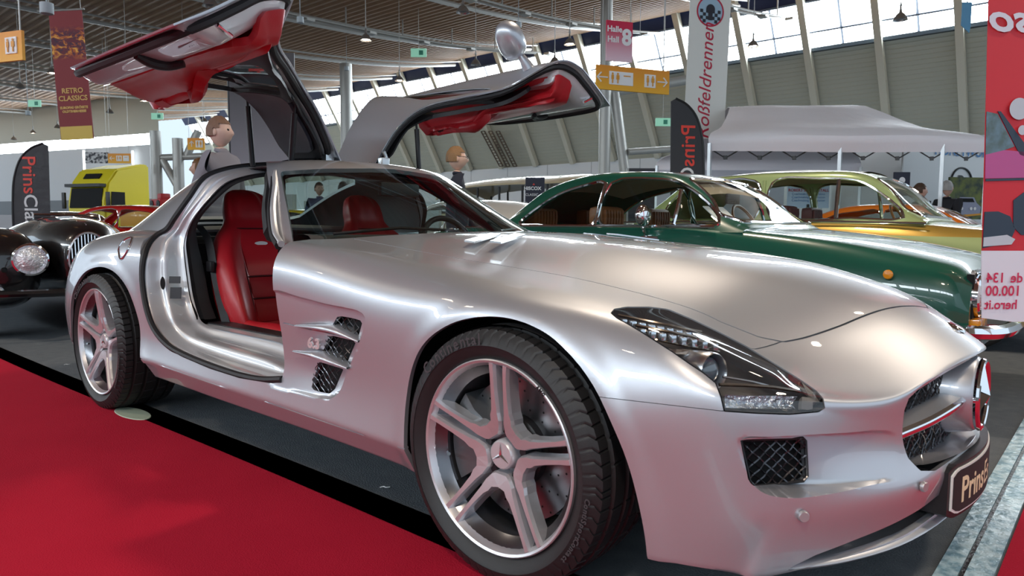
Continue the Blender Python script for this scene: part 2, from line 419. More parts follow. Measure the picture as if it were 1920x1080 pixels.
# far end wall of the hall, with its own light strip
E0 = Vector(onD(250, 400, 44)); dirE = Vector((cos(radians(196)), sin(radians(196)), 0))
def endp(t, z): p = E0+dirE*t; return (p.x, p.y, z)
for z0, z1, m, nm in ((0, 2.6, mat('end_grey', (.22, .24, .26), .6), 'wall_end'), (2.6, 5.85, M_white, 'wall_end'), (5.85, 6.5, M_pane, 'window_201'), (6.5, 14, M_side, 'wall_end')):
    bm = bmesh.new(); bm.faces.new([bm.verts.new(p) for p in (endp(-2.5, z0), endp(40, z0), endp(40, z1), endp(-2.5, z1))]); struct(nm, bm, m, smooth=False)
for px in (162, 253):
    p = onD(px, 400, 43.6); bm = bmesh.new(); add_box(bm, (p[0], p[1], 3.2), (.1, .1, 4.6)); ti += 1
    struct('trim_%d' % ti, bm, mat('light_slit', (1, 1, 1), .4, emit=((.95, 1, 1) if px < 200 else (1, .45, .4)), es=2.2), smooth=False)
# steel supports beside the far wall
def pipe(a, b, r, nm=None):
    global ti
    bm = bmesh.new(); add_tube(bm, [a, b], r, 14); ti += 1; return struct('trim_%d' % ti, bm, M_steel)
p = onD(1133, 300, 24); pipe((p[0], p[1], 0), (p[0], p[1], 8.8), .20)
p2 = onD(1196, 305, 24); p3 = onD(1152, 175, 24); pipe((p2[0], p2[1], 0), p3, .18)
pipe((p3[0]-.4, p3[1]-.2, p3[2]), onD(1300, 148, 24.5), .16); pipe(onD(1178, 285, 24), onD(1300, 277, 24.5), .11)
p = onD(294, 330, 30); pipe((p[0], p[1], 0), (p[0], p[1], 4.9), .22); p = onD(335, 330, 30); pipe((p[0], p[1], 0), (p[0], p[1], 4.6), .22); pipe(onD(290, 296, 30), onD(400, 292, 30), .14)
pipe(onD(305, 300, 30), onD(345, 370, 30), .16); pipe(onD(372, 245, 30), onD(350, 292, 30), .16)
p = onD(650, 240, 33); pipe((p[0], p[1], 0), (p[0], p[1], 8.4), .28)
# three cable ladders leaning on the far wall
for k in range(3):
    a = Vector(onY(905+14*k, 246, 28.3)); b = Vector(onY(940+13*k, 312, 29.0)); b.z = max(b.z, 4.2); bm = bmesh.new()
    for d in (-.13, .13): add_tube(bm, [a+Vector((d, 0, 0)), b+Vector((d, 0, 0))], .04, 5)
    for t in np.linspace(0, 1, 14): c = a.lerp(b, t); add_tube(bm, [c-Vector((.13, 0, 0)), c+Vector((.13, 0, 0))], .025, 4)
    tag(obj('cable_ladder', bm, mat('ladder_brown', (.10, .07, .05), .6)), 'dark cable ladder leaning on the inclined siding, %s of three' % ('left', 'middle', 'right')[k], 'ladder', 'cable ladders on the wall')
def hang(t, xs, z0, m=None):
    """thin wires from a board up to the ceiling"""
    mw = t.matrix_world if t.parent else None; bpy.context.view_layer.update(); W = t.matrix_world; top = rib_z(W.translation.y)+.3-W.translation.z
    for x in xs: obj('hanger', tube([(x, 0, z0), (x, 0, top)], .008, 5), M_steel, t)
# bell lamps
M_shade = mat('lamp_shade_metal', (.55, .56, .56), .25, .9); M_bulb = mat('lamp_glow', (1, .9, .8), .4, emit=(1.0, .80, .60), es=45.0)
M_bulb0 = mat('lamp_off', (.12, .12, .12), .3)
def hall_lamp(lit):
    t = empty('hall_lamp')
    obj('lamp_shade', lathe([(.035, .50), (.05, .34), (.07, .26), (.16, .20), (.25, .08), (.29, .0), (.27, .0), (.23, .09), (.14, .19), (.05, .22)], 'Z', 24), M_shade, t)
    obj('lamp_bulb', lathe([(.0001, .03), (.13, .03), (.20, .06), (.0001, .12)], 'Z', 20), M_bulb if lit else M_bulb0, t)
    obj('lamp_rod', tube([(0, 0, .48), (0, 0, .62), (0, 0, 5.0)], [.06, .02, .012], 6), M_steel, t)
    return t
def lamp_scale(o): o.scale = (.52, .52, .62)
LL = {True: hall_lamp(True), False: hall_lamp(False)}; used = {True: False, False: False}
for px, py, z, lit in ((686, 76, 5.6, True), (868, 24, 5.6, False), (1068, 84, 5.6, True), (1412, 88, 5.6, True), (1688, 38, 5.4, False), (38, 165, 5.6, False), (98, 138, 5.6, True), (270, 190, 5.6, True),
                       (206, 212, 5.6, False), (346, 170, 5.6, False), (62, 250, 5.6, True), (749, 152, 5.6, True), (1040, 118, 5.6, False), (892, 122, 5.6, False), (26, 262, 5.6, False), (383, 228, 5.6, False), (108, 240, 5.6, False), (1198, 172, 5.4, False), (395, 12, 5.0, False), (238, 150, 5.6, False)):
    o = LL[lit] if not used[lit] else copy_tree(LL[lit]); used[lit] = True; p = onZ(px, py, z); o.location = p; lamp_scale(o)
    if Vector(p).length > 55: o.location = onD(px, py, 40)
    tag(o, 'bell-shaped metal lamp hanging from the timber ceiling, %s' % ('lit warm' if lit else 'unlit'), 'lamp', 'lit hall lamps under the ceiling' if lit else 'unlit hall lamps under the ceiling')
for (x, y) in ((-3, -6), (3, -4), (-9, -7), (2, 4), (-6, 8), (6, 1)):    # the same lamps above and behind the viewer
    o = copy_tree(LL[True]); lamp_scale(o); o.location = (x, y, 5.6); tag(o, 'bell-shaped metal lamp hanging from the timber ceiling, lit warm', 'lamp', 'lit hall lamps under the ceiling')
for (x, y) in ((2.2, -4.5), (-1.5, 2.5), (-6, -5), (4, 3)):
    l = bpy.data.lights.new('lamp_light', 'SPOT'); l.energy = 400; l.color = (1.0, .82, .64); l.shadow_soft_size = .28; l.spot_size = radians(120); l.spot_blend = .6
    o = bpy.data.objects.new('lamp_light', l); COL.objects.link(o); o.location = (x, y, 5.55)
# grey loudspeakers / junction boxes on the ceiling, exit signs
for px, py, D in ((88, 26, 11), (563, 43, 20), (972, 52, 22), (650, 132, 30), (53, 216, 28), (20, 0, 12)):
    bm = lathe([(.0001, 0), (.09, 0), (.095, .01), (.095, .16), (.0001, .16)], 'Z', 20); add_tube(bm, [(0, 0, .15), (0, 0, 2.0)], .012, 5); o = obj('ceiling_speaker', bm, mat('speaker_grey', (.42, .47, .50), .5)); o.location = onD(px, py, D)
    tag(o, 'small grey cylindrical loudspeaker hanging below the ceiling', 'speaker', 'ceiling loudspeakers')
for k, (px, py, D, w0) in enumerate(((785, 99, 26, .30), (65, 194, 30, .28), (295, 218, 32, .28), (1243, 229, 20, .22))):
    t = empty('exit_sign', onD(px, py, D), radians(41)); hang(t, (0,), w0/2); bm = box((0, 0, 0), (w0*1.9, .05, w0)); obj('sign_box', bm, mat('exit_green', (.25, .55, .40) if k < 3 else (.75, .85, .55), .5, emit=(.35, .75, .55) if k < 3 else (.8, .9, .6), es=.25), t, smooth=False)
    bm = bmesh.new(); add_box(bm, (w0*.3, -.03, 0), (w0*.5, .01, w0*.55)); obj('sign_symbol', bm, mat('sym', (.05, .30, .20), .5), t, smooth=False)
    tag(t, ('small green exit sign high up right of the hanging lamp', 'small green exit sign at far left below the ceiling', 'small green exit sign between lamps left of the raised door', 'small pale exit sign on the inclined wall beside the feather flag')[k], 'exit sign')
# ================================================================= SPORTS CAR (x forward, near side at negative y)
M_paint = mat('silver_paint', (0.50, 0.525, 0.57), rough=0.38, metal=0.66, coat=1.0, coat_rough=0.012)
M_black = mat('black_plastic', (0.012, 0.012, 0.014), rough=0.45)
M_rubber = mat('rubber', (0.013, 0.013, 0.015), rough=0.55)
M_chrome = mat('chrome', (0.85, 0.86, 0.88), rough=0.06, metal=1.0)
M_dark = mat('dark_liner', (0.006, 0.006, 0.007), rough=0.8)
sports = empty('sports_car', (0, 0, 0), 0, 'silver gullwing sports car with both doors raised and red leather seats', 'car')

def cc_fit(targets, faces, creases, level=4, iters=12):
    T = np.array(targets, float); C = T.copy()
    me = bpy.data.meshes.new('cage'); me.from_pydata(C.tolist(), [], faces); me.update()
    key = {tuple(sorted(e.vertices)): e.index for e in me.edges}
    at = me.attributes.new('crease_edge', 'FLOAT', 'EDGE')
    for (a, b), wv in creases.items():
        k = key.get(tuple(sorted((a, b))))
        if k is not None: at.data[k].value = wv
    o = bpy.data.objects.new('cage', me); COL.objects.link(o)
    md = o.modifiers.new('s', 'SUBSURF'); md.levels = 1; md.render_levels = 1; md.use_limit_surface = True; md.boundary_smooth = 'PRESERVE_CORNERS'
    for it in range(iters):
        me.vertices.foreach_set('co', C.ravel()); me.update(); o.update_tag(); bpy.context.view_layer.update()
        ev = o.evaluated_get(bpy.context.evaluated_depsgraph_get()).to_mesh()
        L = np.empty(len(ev.vertices)*3); ev.vertices.foreach_get('co', L); L = L.reshape(-1, 3)[:len(C)]
        C += (T-L)*0.8
    me.vertices.foreach_set('co', C.ravel()); me.update()
    md.levels = level; o.update_tag(); bpy.context.view_layer.update()
    ev = o.evaluated_get(bpy.context.evaluated_depsgraph_get())
    m2 = bpy.data.meshes.new_from_object(ev)
    bpy.data.objects.remove(o)
    bm = bmesh.new(); bm.from_mesh(m2)
    cl = bm.edges.layers.float.get('crease_edge')
    if cl: bm.edges.layers.float.remove(cl)
    return bm

# side columns: tail centre -> nose centre; rows s0 (crest) .. s7 (turn-under); each (x, w, z)
def colx(x, ws): return [(x, a, b) for a, b in ws]
SIDE = [
 [(-3.70,0,.86),(-3.73,0,.82),(-3.74,0,.74),(-3.73,0,.6),(-3.73,0,.45),(-3.72,0,.32),(-3.66,0,.25),(-3.60,0,.25)],
 [(-3.67,.30,.855),(-3.70,.31,.815),(-3.71,.32,.74),(-3.70,.33,.6),(-3.70,.33,.45),(-3.69,.33,.32),(-3.63,.31,.25),(-3.57,.31,.25)],
 [(-3.60,.50,.85),(-3.63,.55,.81),(-3.64,.58,.73),(-3.63,.62,.58),(-3.62,.62,.45),(-3.60,.60,.32),(-3.55,.57,.25),(-3.5,.54,.25)],
 [(-3.42,.66,.845),(-3.44,.73,.80),(-3.44,.79,.72),(-3.42,.84,.58),(-3.42,.85,.45),(-3.40,.83,.32),(-3.37,.80,.25),(-3.35,.74,.25)],
 colx(-3.08,[(.745,.872),(.83,.84),(.905,.765),(.952,.6),(.957,.45),(.952,.32),(.93,.24),(.87,.235)]),
 colx(-2.68,[(.785,.897),(.87,.868),(.935,.79),(.963,.61),(.966,.45),(.965,.32),(.945,.235),(.88,.228)]),
 colx(-2.25,[(.80,.895),(.865,.872),(.925,.80),(.943,.62),(.940,.44),(.957,.322),(.918,.238),(.87,.228)]),
 colx(-1.65,[(.81,.885),(.87,.862),(.932,.79),(.943,.61),(.932,.45),(.957,.309),(.916,.230),(.87,.221)]),
 colx(-1.05,[(.82,.874),(.91,.857),(.962,.775),(.958,.61),(.942,.45),(.957,.300),(.916,.224),(.87,.215)]),
 colx(-.60,[(.80,.832),(.885,.814),(.952,.735),(.957,.585),(.945,.43),(.957,.291),(.916,.216),(.87,.208)]),
 colx(-.30,[(.79,.800),(.875,.783),(.945,.715),(.957,.57),(.950,.43),(.958,.285),(.918,.206),(.87,.198)]),
 colx(0,[(.78,.768),(.872,.752),(.938,.705),(.957,.56),(.955,.42),(.950,.29),(.935,.2),(.87,.195)]),
 colx(.30,[(.74,.727),(.835,.715),(.91,.675),(.955,.545),(.955,.42),(.948,.31),(.94,.205),(.87,.20)]),
 colx(.45,[(.70,.682),(.82,.684),(.905,.655),(.946,.545),(.945,.42),(.938,.30),(.93,.20),(.86,.195)]),
 [(.57,.665,.626),(.575,.78,.63),(.565,.88,.605),(.583,.905,.546),(.59,.90,.42),(.60,.885,.31),(.56,.885,.195),(.52,.82,.19)],
 [(.635,.665,.598),(.64,.755,.597),(.635,.83,.577),(.648,.845,.535),(.657,.84,.42),(.66,.835,.312),(.615,.85,.187),(.58,.79,.18)],
 [(.695,.66,.566),(.70,.72,.562),(.695,.755,.548),(.70,.76,.52),(.712,.755,.42),(.715,.755,.315),(.67,.79,.184),(.63,.73,.175)],
 [(.795,.46,.548),(.805,.50,.53),(.802,.51,.50),(.80,.51,.46),(.805,.51,.40),(.835,.50,.318),(.80,.51,.19),(.75,.48,.178)],
 [(.868,.23,.577),(.855,.25,.55),(.85,.255,.51),(.852,.255,.45),(.868,.255,.38),(.884,.25,.312),(.850,.27,.178),(.81,.25,.17)],
 [(.915,0,.600),(.89,0,.568),(.88,0,.52),(.885,0,.45),(.892,0,.38),(.902,0,.312),(.875,0,.173),(.84,0,.165)],
]
# top rows r0,r1,r2 at the stations of side columns 8..15
TOP = {8: [(-.80,0,.905),(-.84,.3,.900),(-.95,.56,.886)],
 9: [(-.55,0,.898),(-.57,.3,.890),(-.6,.58,.850)],
 10: [(-.28,0,.882),(-.28,.3,.870),(-.3,.58,.822)],
 11: [(0,0,.862),(0,.3,.848),(0,.58,.794)],
 12: [(.3,0,.832),(.3,.3,.810),(.3,.55,.752)],
 13: [(.47,0,.806),(.46,.28,.778),(.455,.51,.715)],
 14: [(.66,0,.753),(.63,.25,.725),(.60,.46,.662)],
 15: [(.79,0,.690),(.745,.235,.665),(.695,.44,.612)]}
DECK = {4: [(-3.15,0,.95),(-3.12,.3,.94),(-3.1,.55,.905)]}
V = []; idx = {}
def addv(key, p, s):
    x, wv, z = p
    if abs(wv) < 1e-9: key = ('c',)+key[:-1]
    if key not in idx: idx[key] = len(V); V.append((x, -wv*s, z))
    return idx[key]
F = []; CR = {}
for s in (1, -1):
    def sv(i, j): return addv(('s', i, j, s), SIDE[i][j], s)
    def tv(i, k):
        if k == 3: return sv(i, 0)
        return addv(('t', i, k, s), TOP[i][k] if i in TOP else DECK[i][k], s)
    n = len(SIDE)
    def q(a, b, c, d): F.append((a, b, c, d) if s == 1 else (d, c, b, a))
    for i in range(n-1):
        for j in range(7): q(sv(i, j), sv(i, j+1), sv(i+1, j+1), sv(i+1, j))
        CR[(sv(i, 5), sv(i+1, 5))] = 0.35 if not 5 <= i <= 10 else 0.95
        CR[(sv(i, 6), sv(i+1, 6))] = 0.6
    for i in range(8, 15):
        for k in range(3): q(tv(i, k), tv(i, k+1), tv(i+1, k+1), tv(i+1, k))
    fr = [sv(19, 0), sv(18, 0), sv(17, 0), sv(16, 0)]
    for k in range(3): q(tv(15, k), tv(15, k+1), fr[k+1], fr[k])
    for a, b, wv in ((19, 18, .9), (18, 17, .8), (17, 16, .25)): CR[(sv(a, 0), sv(b, 0))] = wv
    # tail deck
    bk = [sv(0, 0), sv(1, 0), sv(2, 0), sv(3, 0)]
    for k in range(3): q(bk[k], bk[k+1], tv(4, k+1), tv(4, k))
    for i in range(10, 14): CR[(tv(i, 1), tv(i+1, 1))] = 0.25
BODY = cc_fit(V, F, CR, level=4)
bmesh.ops.recalc_face_normals(BODY, faces=BODY.faces)
# traced outlines are projected onto the modelled body surface from the photo's viewpoint, then mirrored to the other flank
def P(x, wv, z):
    X = np.asarray(x)-CAM[0]; Y = -np.asarray(wv)-CAM[1]; Z = np.asarray(z)-CAM[2]
    d = np.maximum(X*_fw[0]+Y*_fw[1]+Z*_fw[2], 0.05)
    return 960+FPX*(X*_rt[0]+Y*_rt[1]+Z*_rt[2])/d, 540-FPX*(X*_up[0]+Y*_up[1]+Z*_up[2])/d
def pix(poly, extra=None, off=0.0, smooth=0):
    Q = smooth_poly(poly, smooth) if smooth else poly
    def f(x, y, z):
        a, b = P(x, np.abs(y), z); v = sdf_poly(Q, a, b)+off
        return v if extra is None else np.maximum(v, extra(x, np.abs(y), z))
    return f
ARCH_F = [(-.30,.10),(-.345,.30),(-.345,.42),(-.312,.524),(-.255,.602),(-.155,.664),(-.045,.692),(.056,.692),(.155,.666),(.222,.629),(.281,.584),(.325,.536),(.383,.435),(.420,.317),(.437,.20),(.43,.10)]
ARCH_R = [(-2.10,.10),(-2.13,.26),(-2.185,.36),(-2.215,.49),(-2.30,.62),(-2.42,.69),(-2.55,.717),(-2.68,.714),(-2.83,.675),(-2.955,.585),(-3.02,.48),(-3.05,.35),(-3.06,.10)]
ARCH_F = smooth_poly(ARCH_F, 5); ARCH_R = smooth_poly(ARCH_R, 5)
DOORB = [(-2.20,.70),(-2.205,.783),(-2.25,.855),(-2.26,.96),(-1.045,.96),(-1.03,.86),(-1.018,.70),(-1.012,.55),(-1.012,.42),(-1.022,.385),(-1.06,.366),(-1.30,.352),(-1.54,.356),(-1.80,.373),(-1.93,.395),(-2.03,.43),(-2.11,.49),(-2.165,.58)]
HOOD = [(-1.3,-.5),(-.95,.69),(-.81,.68),(-.42,.672),(-.22,.664),(.03,.652),(.18,.65),(.33,.645),(.45,.628),(.53,.592),(.575,.55),(.60,.49),(.652,.35),(.71,.18),(.775,0),(.775,-.3)]
def shift(bm, f, vec=None):
    """move vertices inward by f(x,w,z,px,py) along the normal (or a fixed direction)"""
    bm.normal_update(); C = coords(bm); a, b = P(C[:, 0], np.abs(C[:, 1]), C[:, 2]); d = f(C[:, 0], np.abs(C[:, 1]), C[:, 2], a, b)
    for v, k in zip(list(bm.verts), d):
        if abs(k) > 1e-6: v.co -= v.normal*float(k)
def sst(a, b, x): t = np.clip((x-a)/(b-a), 0, 1); return t*t*(3-2*t)
def groove(bm, line, cond, half=1.1, depth=0.006):
    """narrow joint along a traced line"""
    f = lambda x, y, z: np.where(cond(x, np.abs(y), z), dist_line(line, *P(x, np.abs(y), z)), 99.0)-half
    cut_sdf(bm, f)
    shift(bm, lambda x, w_, z, a, b: np.where(cond(x, w_, z) & (dist_line(line, a, b) < half*0.9), depth, 0.0))

# wheel-arch flares
def flare(x, w_, z, a, b):
    s1 = sdf_poly(ARCH_F, x, z); s2 = sdf_poly(ARCH_R, x, z)
    m = (w_ > .7)
    return np.where(m, -.005*(1-sst(.010, .06, s1))*(x > -.6)-.005*(1-sst(.010, .06, s2))*(x < -1.8)*(z > .3), 0.0)
W7 = lambda x, w_, z: w_ > .7
for AR in (ARCH_F, ARCH_R):
    for o_ in (.012,):
        cut_sdf(BODY, lambda x, y, z, AR=AR, o_=o_: np.where(np.abs(y) > .7, sdf_poly(AR, x, z)-o_, 1.0))
shift(BODY, flare)
# recess around the side vents
REC = [(505,546),(560,556),(610,569),(650,577),(672,583),(683,592),(684,606),(672,645),(650,700),(636,735),(620,748),(600,748),(560,738),(505,722)]
RS = smooth_poly(REC, 4)
SIDEC = lambda x, w_, z: (w_ > .85) & (x > -1.3) & (x < -.3)
for o_ in (0.0, -5.0):
    cut_sdf(BODY, lambda x, y, z, o_=o_: np.where(SIDEC(x, np.abs(y), z), sdf_poly(RS, *P(x, np.abs(y), z))-o_, 99.0))
shift(BODY, lambda x, w_, z, a, b: np.where(SIDEC(x, w_, z), .026*(1-sst(-6, 0, sdf_poly(RS, a, b)))*(0.30+0.70*sst(515, 650, a))*(0.25+.75*(1-sst(-20, 55, b-(a-505)*.24-690))), 0.0))
# recess beside the fog-lamp intake
FOGR = [(1382,824),(1440,819),(1505,816),(1580,812),(1680,812),(1690,860),(1690,898),(1640,908),(1560,926),(1490,934),(1440,928),(1415,912),(1398,880)]
FS = smooth_poly(FOGR, 4)
FC_ = lambda x, w_, z: (x > .45) & (w_ > .3) & (z > .2) & (z < .53)
for o_ in (0.0, -7.0):
    cut_sdf(BODY, lambda x, y, z, o_=o_: np.where(FC_(x, np.abs(y), z), sdf_poly(FS, *P(x, np.abs(y), z))-o_, 99.0))
shift(BODY, lambda x, w_, z, a, b: np.where(FC_(x, w_, z), .070*(1-sst(-8, 0, sdf_poly(FS, a, b)))*np.minimum(sst(1370, 1500, a), 1-sst(1520, 1690, a)), 0.0))
# concave throat under the chin crease
M_mesh = mat('mesh_grille', (0.03, 0.03, 0.033), rough=0.3, metal=0.6)

# --- openings
def arch_cut(AR, lo, hi):
    cut_sdf(BODY, lambda x, y, z: np.where((np.abs(y) > .6) & (x > lo) & (x < hi), sdf_poly(AR, x, z), 0.5), keep='pos')
arch_cut(ARCH_F, -.8, .8); arch_cut(ARCH_R, -3.4, -1.8)
cut_sdf(BODY, lambda x, y, z: np.where(np.abs(y) > .55, sdf_poly(DOORB, x, z), 0.5), keep='pos')
VENTS = [[(633.3,592),(654,595),(675,600),(679,606),(671,636),(649,628),(619,617)],
         [(617.8,628),(668,640),(650,682),(603,666)],
         [(597.8,678),(644,692),(628,730),(618,738),(590,733),(584,726)]]
for vp in VENTS:
    cut_sdf(BODY, pix(vp, lambda x, w_, z: np.where(SIDEC(x, w_, z), -1.0, 5.0)), keep='pos')
FOG = [(1388,826),(1400,824),(1503,821),(1508,826),(1511,892),(1504,901),(1450,908),(1411,911),(1403,900)]
cut_sdf(BODY, pix(FOG, lambda x, w_, z: np.where(FC_(x, w_, z), -1.0, 5.0)), keep='pos')
GRILLE = [(-.3,.60),(.0,.592),(.23,.560),(.38,.540),(.425,.525),(.44,.50),(.44,.44),(.43,.385),(.40,.352),(.33,.338),(.0,.345),(-.3,.34)]
GR_f = lambda x, y, z: np.where(x > .6, sdf_poly(GRILLE, np.abs(y), z), 0.5)
cut_sdf(BODY, GR_f, keep='pos')
SLOT = [(-.3,.262),(.0,.262),(.30,.262),(.45,.250),(.60,.232),(.71,.215),(.765,.198),(.775,.188),(.74,.186),(.60,.190),(.45,.196),(.0,.20),(-.3,.20)]
cut_sdf(BODY, lambda x, y, z: np.where(x > .45, sdf_poly(SLOT, np.abs(y), z), 0.5), keep='pos')
# headlamp
LAMP = [(1146,587),(1152,580),(1175,576),(1215,576),(1252,580),(1300,600),(1350,624),(1400,650),(1450,681),(1500,712),(1530,733),(1543,748),(1546,765),(1535,772),(1480,777),(1420,775),(1358,771),(1352,745),(1342,718),(1320,700),(1290,680),(1260,659),(1230,640),(1205,624),(1180,609),(1158,597)]
LC_ = lambda x, w_, z: np.where((x > .1) & (z > .47) & (w_ > .5), -1.0, 5.0)
HL = take(BODY, pix(LAMP, LC_, off=1.2)); cut_sdf(BODY, pix(LAMP, LC_, off=-1.2), keep='pos')
# hood
HC = lambda x, w_, z: (z > .60)
hf = lambda o_: (lambda x, y, z: np.where(HC(x, np.abs(y), z), sdf_poly(HOOD, x, np.abs(y))+o_, 0.5))
HOODM = take(BODY, hf(.0022)); cut_sdf(BODY, hf(-.0022), keep='pos')
# joints
groove(BODY, [(500,597),(520,602),(553,611),(600,622),(671,637),(720,648),(800,668)], SIDEC, 1.0, .005)
groove(BODY, [(190,541),(205,544),(262,549),(275,551)], lambda x, w_, z: (w_ > .85) & (x < -2), .8, .005)
groove(BODY, [(240,664),(400,719.5),(600,788),(790,853)], lambda x, w_, z: (w_ > .85) & (x > -2.3) & (x < -.2) & (z < .4), .9, .004)
# bumper
BL = [(1100,740),(1130,744),(1200,752),(1300,766),(1356,772)]
def bump_f(o_):
    def f(x, y, z):
        w_ = np.abs(y); a, b = P(x, w_, z)
        s = np.where(a < 1356, 745+(a-1130)*.115, 771-(a-1356)*2.4)
        A = np.where(x > .2, (s-b)/400., 1.0)          # below the traced joint
        B = .545-x+(.66-w_)*.25
        return np.minimum(np.where(w_ > .66, A, 1.0), np.where(w_ <= .70, B, 1.0))+o_
    return f
BUMP = take(BODY, bump_f(.0015)); cut_sdf(BODY, bump_f(-.0015), keep='pos')
# fuel flap on the near flank
FLAP = [(222,478),(221,468),(225,458),(233,449),(243,444),(250,443),(249,450),(246,460),(241,470),(235,480),(229,488),(224,486)]
FUEL = take(BODY, lambda x, y, z: np.where((y < -.5) & (x < -2.2), sdf_poly(smooth_poly(FLAP, 3), *P(x, np.abs(y), z))+.7, 50.0))
cut_sdf(BODY, lambda x, y, z: np.where((y < -.5) & (x < -2.2), sdf_poly(smooth_poly(FLAP, 3), *P(x, np.abs(y), z))-.2, 50.0), keep='pos')
for b_ in (BODY, BUMP, HOODM): lip(b_, .014)
lip(FUEL, .004)
body_o = obj('body_shell', BODY, M_paint, sports)
hood_o = obj('bonnet', HOODM, M_paint, sports)
bump_o = obj('front_bumper', BUMP, M_paint, sports)
_fl = [v.co.copy() for v in FUEL.verts]
fuel_o = obj('fuel_flap', FUEL, M_paint, sports)
from mathutils.bvhtree import BVHTree
_bt = BVHTree.FromPolygons([v.co for v in fuel_o.data.vertices], [list(p.vertices) for p in fuel_o.data.polygons])
_rp = []
for q_ in smooth_poly([(223.5,477),(223,468),(226.5,459),(234,450.5),(243,446),(248,445.5),(247,451),(244,460),(239.5,470),(234,479),(229,485),(225,484)], 3):
    h_ = _bt.find_nearest(Vector(onY(*q_, -.86))); r_ = _bt.ray_cast(Vector(CAM), Vector(ray(*q_)).normalized()); h_ = r_ if r_[0] is not None else h_
    _rp.append(h_[0]+Vector((0, -.002, .001)))
obj('flap_ring', tube(_rp, .0035, 6, closed=True), M_chrome, sports)
# ----------------------------------------------------------------- greenhouse: windscreen, roof, pillars, rear glass
GH = [
 [(-.86,0,.872),(-.90,.3,.871),(-1.06,.56,.868),(-1.225,.705,.868),(-1.25,.735,.862),(-1.29,.765,.852)],
 [(-1.17,0,1.035),(-1.21,.27,1.03),(-1.33,.48,1.02),(-1.435,.62,1.015),(-1.46,.70,.95),(-1.48,.765,.862)],
 [(-1.56,0,1.208),(-1.58,.25,1.204),(-1.625,.40,1.195),(-1.67,.52,1.172),(-1.70,.66,1.04),(-1.72,.78,.862)],
 [(-1.76,0,1.243),(-1.78,.26,1.238),(-1.80,.43,1.225),(-1.83,.56,1.185),(-1.86,.70,1.05),(-1.88,.79,.865)],
 [(-2.05,0,1.255),(-2.06,.27,1.248),(-2.07,.45,1.23),(-2.08,.60,1.185),(-2.09,.735,1.05),(-2.1,.81,.87)],
 [(-2.4,0,1.228),(-2.4,.27,1.220),(-2.41,.44,1.198),(-2.43,.57,1.145),(-2.45,.69,1.03),(-2.47,.79,.875)],
 [(-2.7,0,1.155),(-2.7,.27,1.148),(-2.72,.42,1.124),(-2.75,.54,1.067),(-2.78,.64,.985),(-2.8,.745,.878)],
 [(-3.0,0,1.055),(-3.0,.27,1.048),(-3.01,.41,1.024),(-3.03,.51,.985),(-3.05,.59,.935),(-3.08,.68,.868)],
 [(-3.4,0,.915),(-3.38,.27,.91),(-3.36,.41,.895),(-3.34,.50,.88),(-3.33,.55,.865),(-3.32,.60,.84)],
]
V = []; idx = {}; F = []; CR = {}
for s in (1, -1):
    def gv(i, j): return addv(('g', i, j, s), GH[i][j], s)
    for i in range(len(GH)-1):
        for j in range(5):
            q_ = (gv(i, j), gv(i, j+1), gv(i+1, j+1), gv(i+1, j))
            F.append(q_ if s == 1 else q_[::-1])
    CR[(gv(0, 3), gv(1, 3))] = .6; CR[(gv(1, 3), gv(2, 3))] = .5
GHM = cc_fit(V, F, CR, level=5)
bmesh.ops.recalc_face_normals(GHM, faces=GHM.faces)
if sum(f.normal.z for f in GHM.faces) < 0: bmesh.ops.reverse_faces(GHM, faces=GHM.faces)
WSP = [(526,326),(528,322),(534,320.5),(606,316.5),(700,316),(760,318),(900,318),(1200,330),(1200,480),(553,480),(549,450),(540,400),(532,358)]
def wsf(o_):
    def f(x, y, z):
        a, b = P(x, np.abs(y), z)
        return np.maximum(np.maximum(sdf_poly(WSP, a, b)/300., -1.72-x), z-1.215)+o_
    return f
WIND = take(GHM, wsf(.001)); cut_sdf(GHM, wsf(-.001), keep='pos')
# door apertures: side outline, the A-pillar edge and the cut into the roof
APER = [(-1.0,.80),(-1.0,1.40),(-2.13,1.40),(-2.14,1.20),(-2.155,1.155),(-2.17,1.053),(-2.20,.96),(-2.235,.905),(-2.28,.80)]
def apf(x, y, z):
    a, b = P(x, np.abs(y), z)
    edge = (a-np.interp(b, [280, 320, 390, 448, 480], [498, 500, 510, 521, 526]))/300.
    return np.where(np.abs(y) > .08, np.maximum(np.maximum(sdf_poly(APER, x, z), .165-np.abs(y)), edge), .5)
cut_sdf(GHM, apf, keep='pos')
RG = [(-2.33,-.3),(-2.33,.36),(-2.42,.43),(-3.05,.44),(-3.2,.36),(-3.2,-.3)]
REARG = take(GHM, lambda x, y, z: np.maximum(sdf_poly(RG, x, np.abs(y)), 1.0-z-.02))
# roof skin and pillars are one panel
lip(GHM, .02)
roof_o = obj('roof_panel', GHM, M_paint, sports)
M_glass = glass('windscreen_glass', (0.70, 0.80, 0.77), 1.0)
wind_o = obj('windscreen', WIND, M_glass, sports)
rg_o = obj('rear_window', REARG, glass('rear_glass', (0.62, 0.70, 0.67), 1.0), sports)
M_jamb = mat('jamb_paint', (0.70, 0.72, 0.75), rough=0.45, metal=0.60, coat=1.0, coat_rough=0.02)
M_red = mat('red_leather', (0.42, 0.010, 0.018), rough=0.38, coat=0.15, coat_rough=0.3, bump=(260, .12, .002))
M_red2 = mat('red_leather_perforated', (0.33, 0.006, 0.013), rough=0.5, bump=(600, .25, .002))
M_alc = mat('dark_lining', (0.012, 0.013, 0.02), rough=0.9, sheen=0.3, noise=(9, .25, (0.03, .033, .05)))
def mir(pts, s): return [(x, -w_*s, z) for x, w_, z in pts]
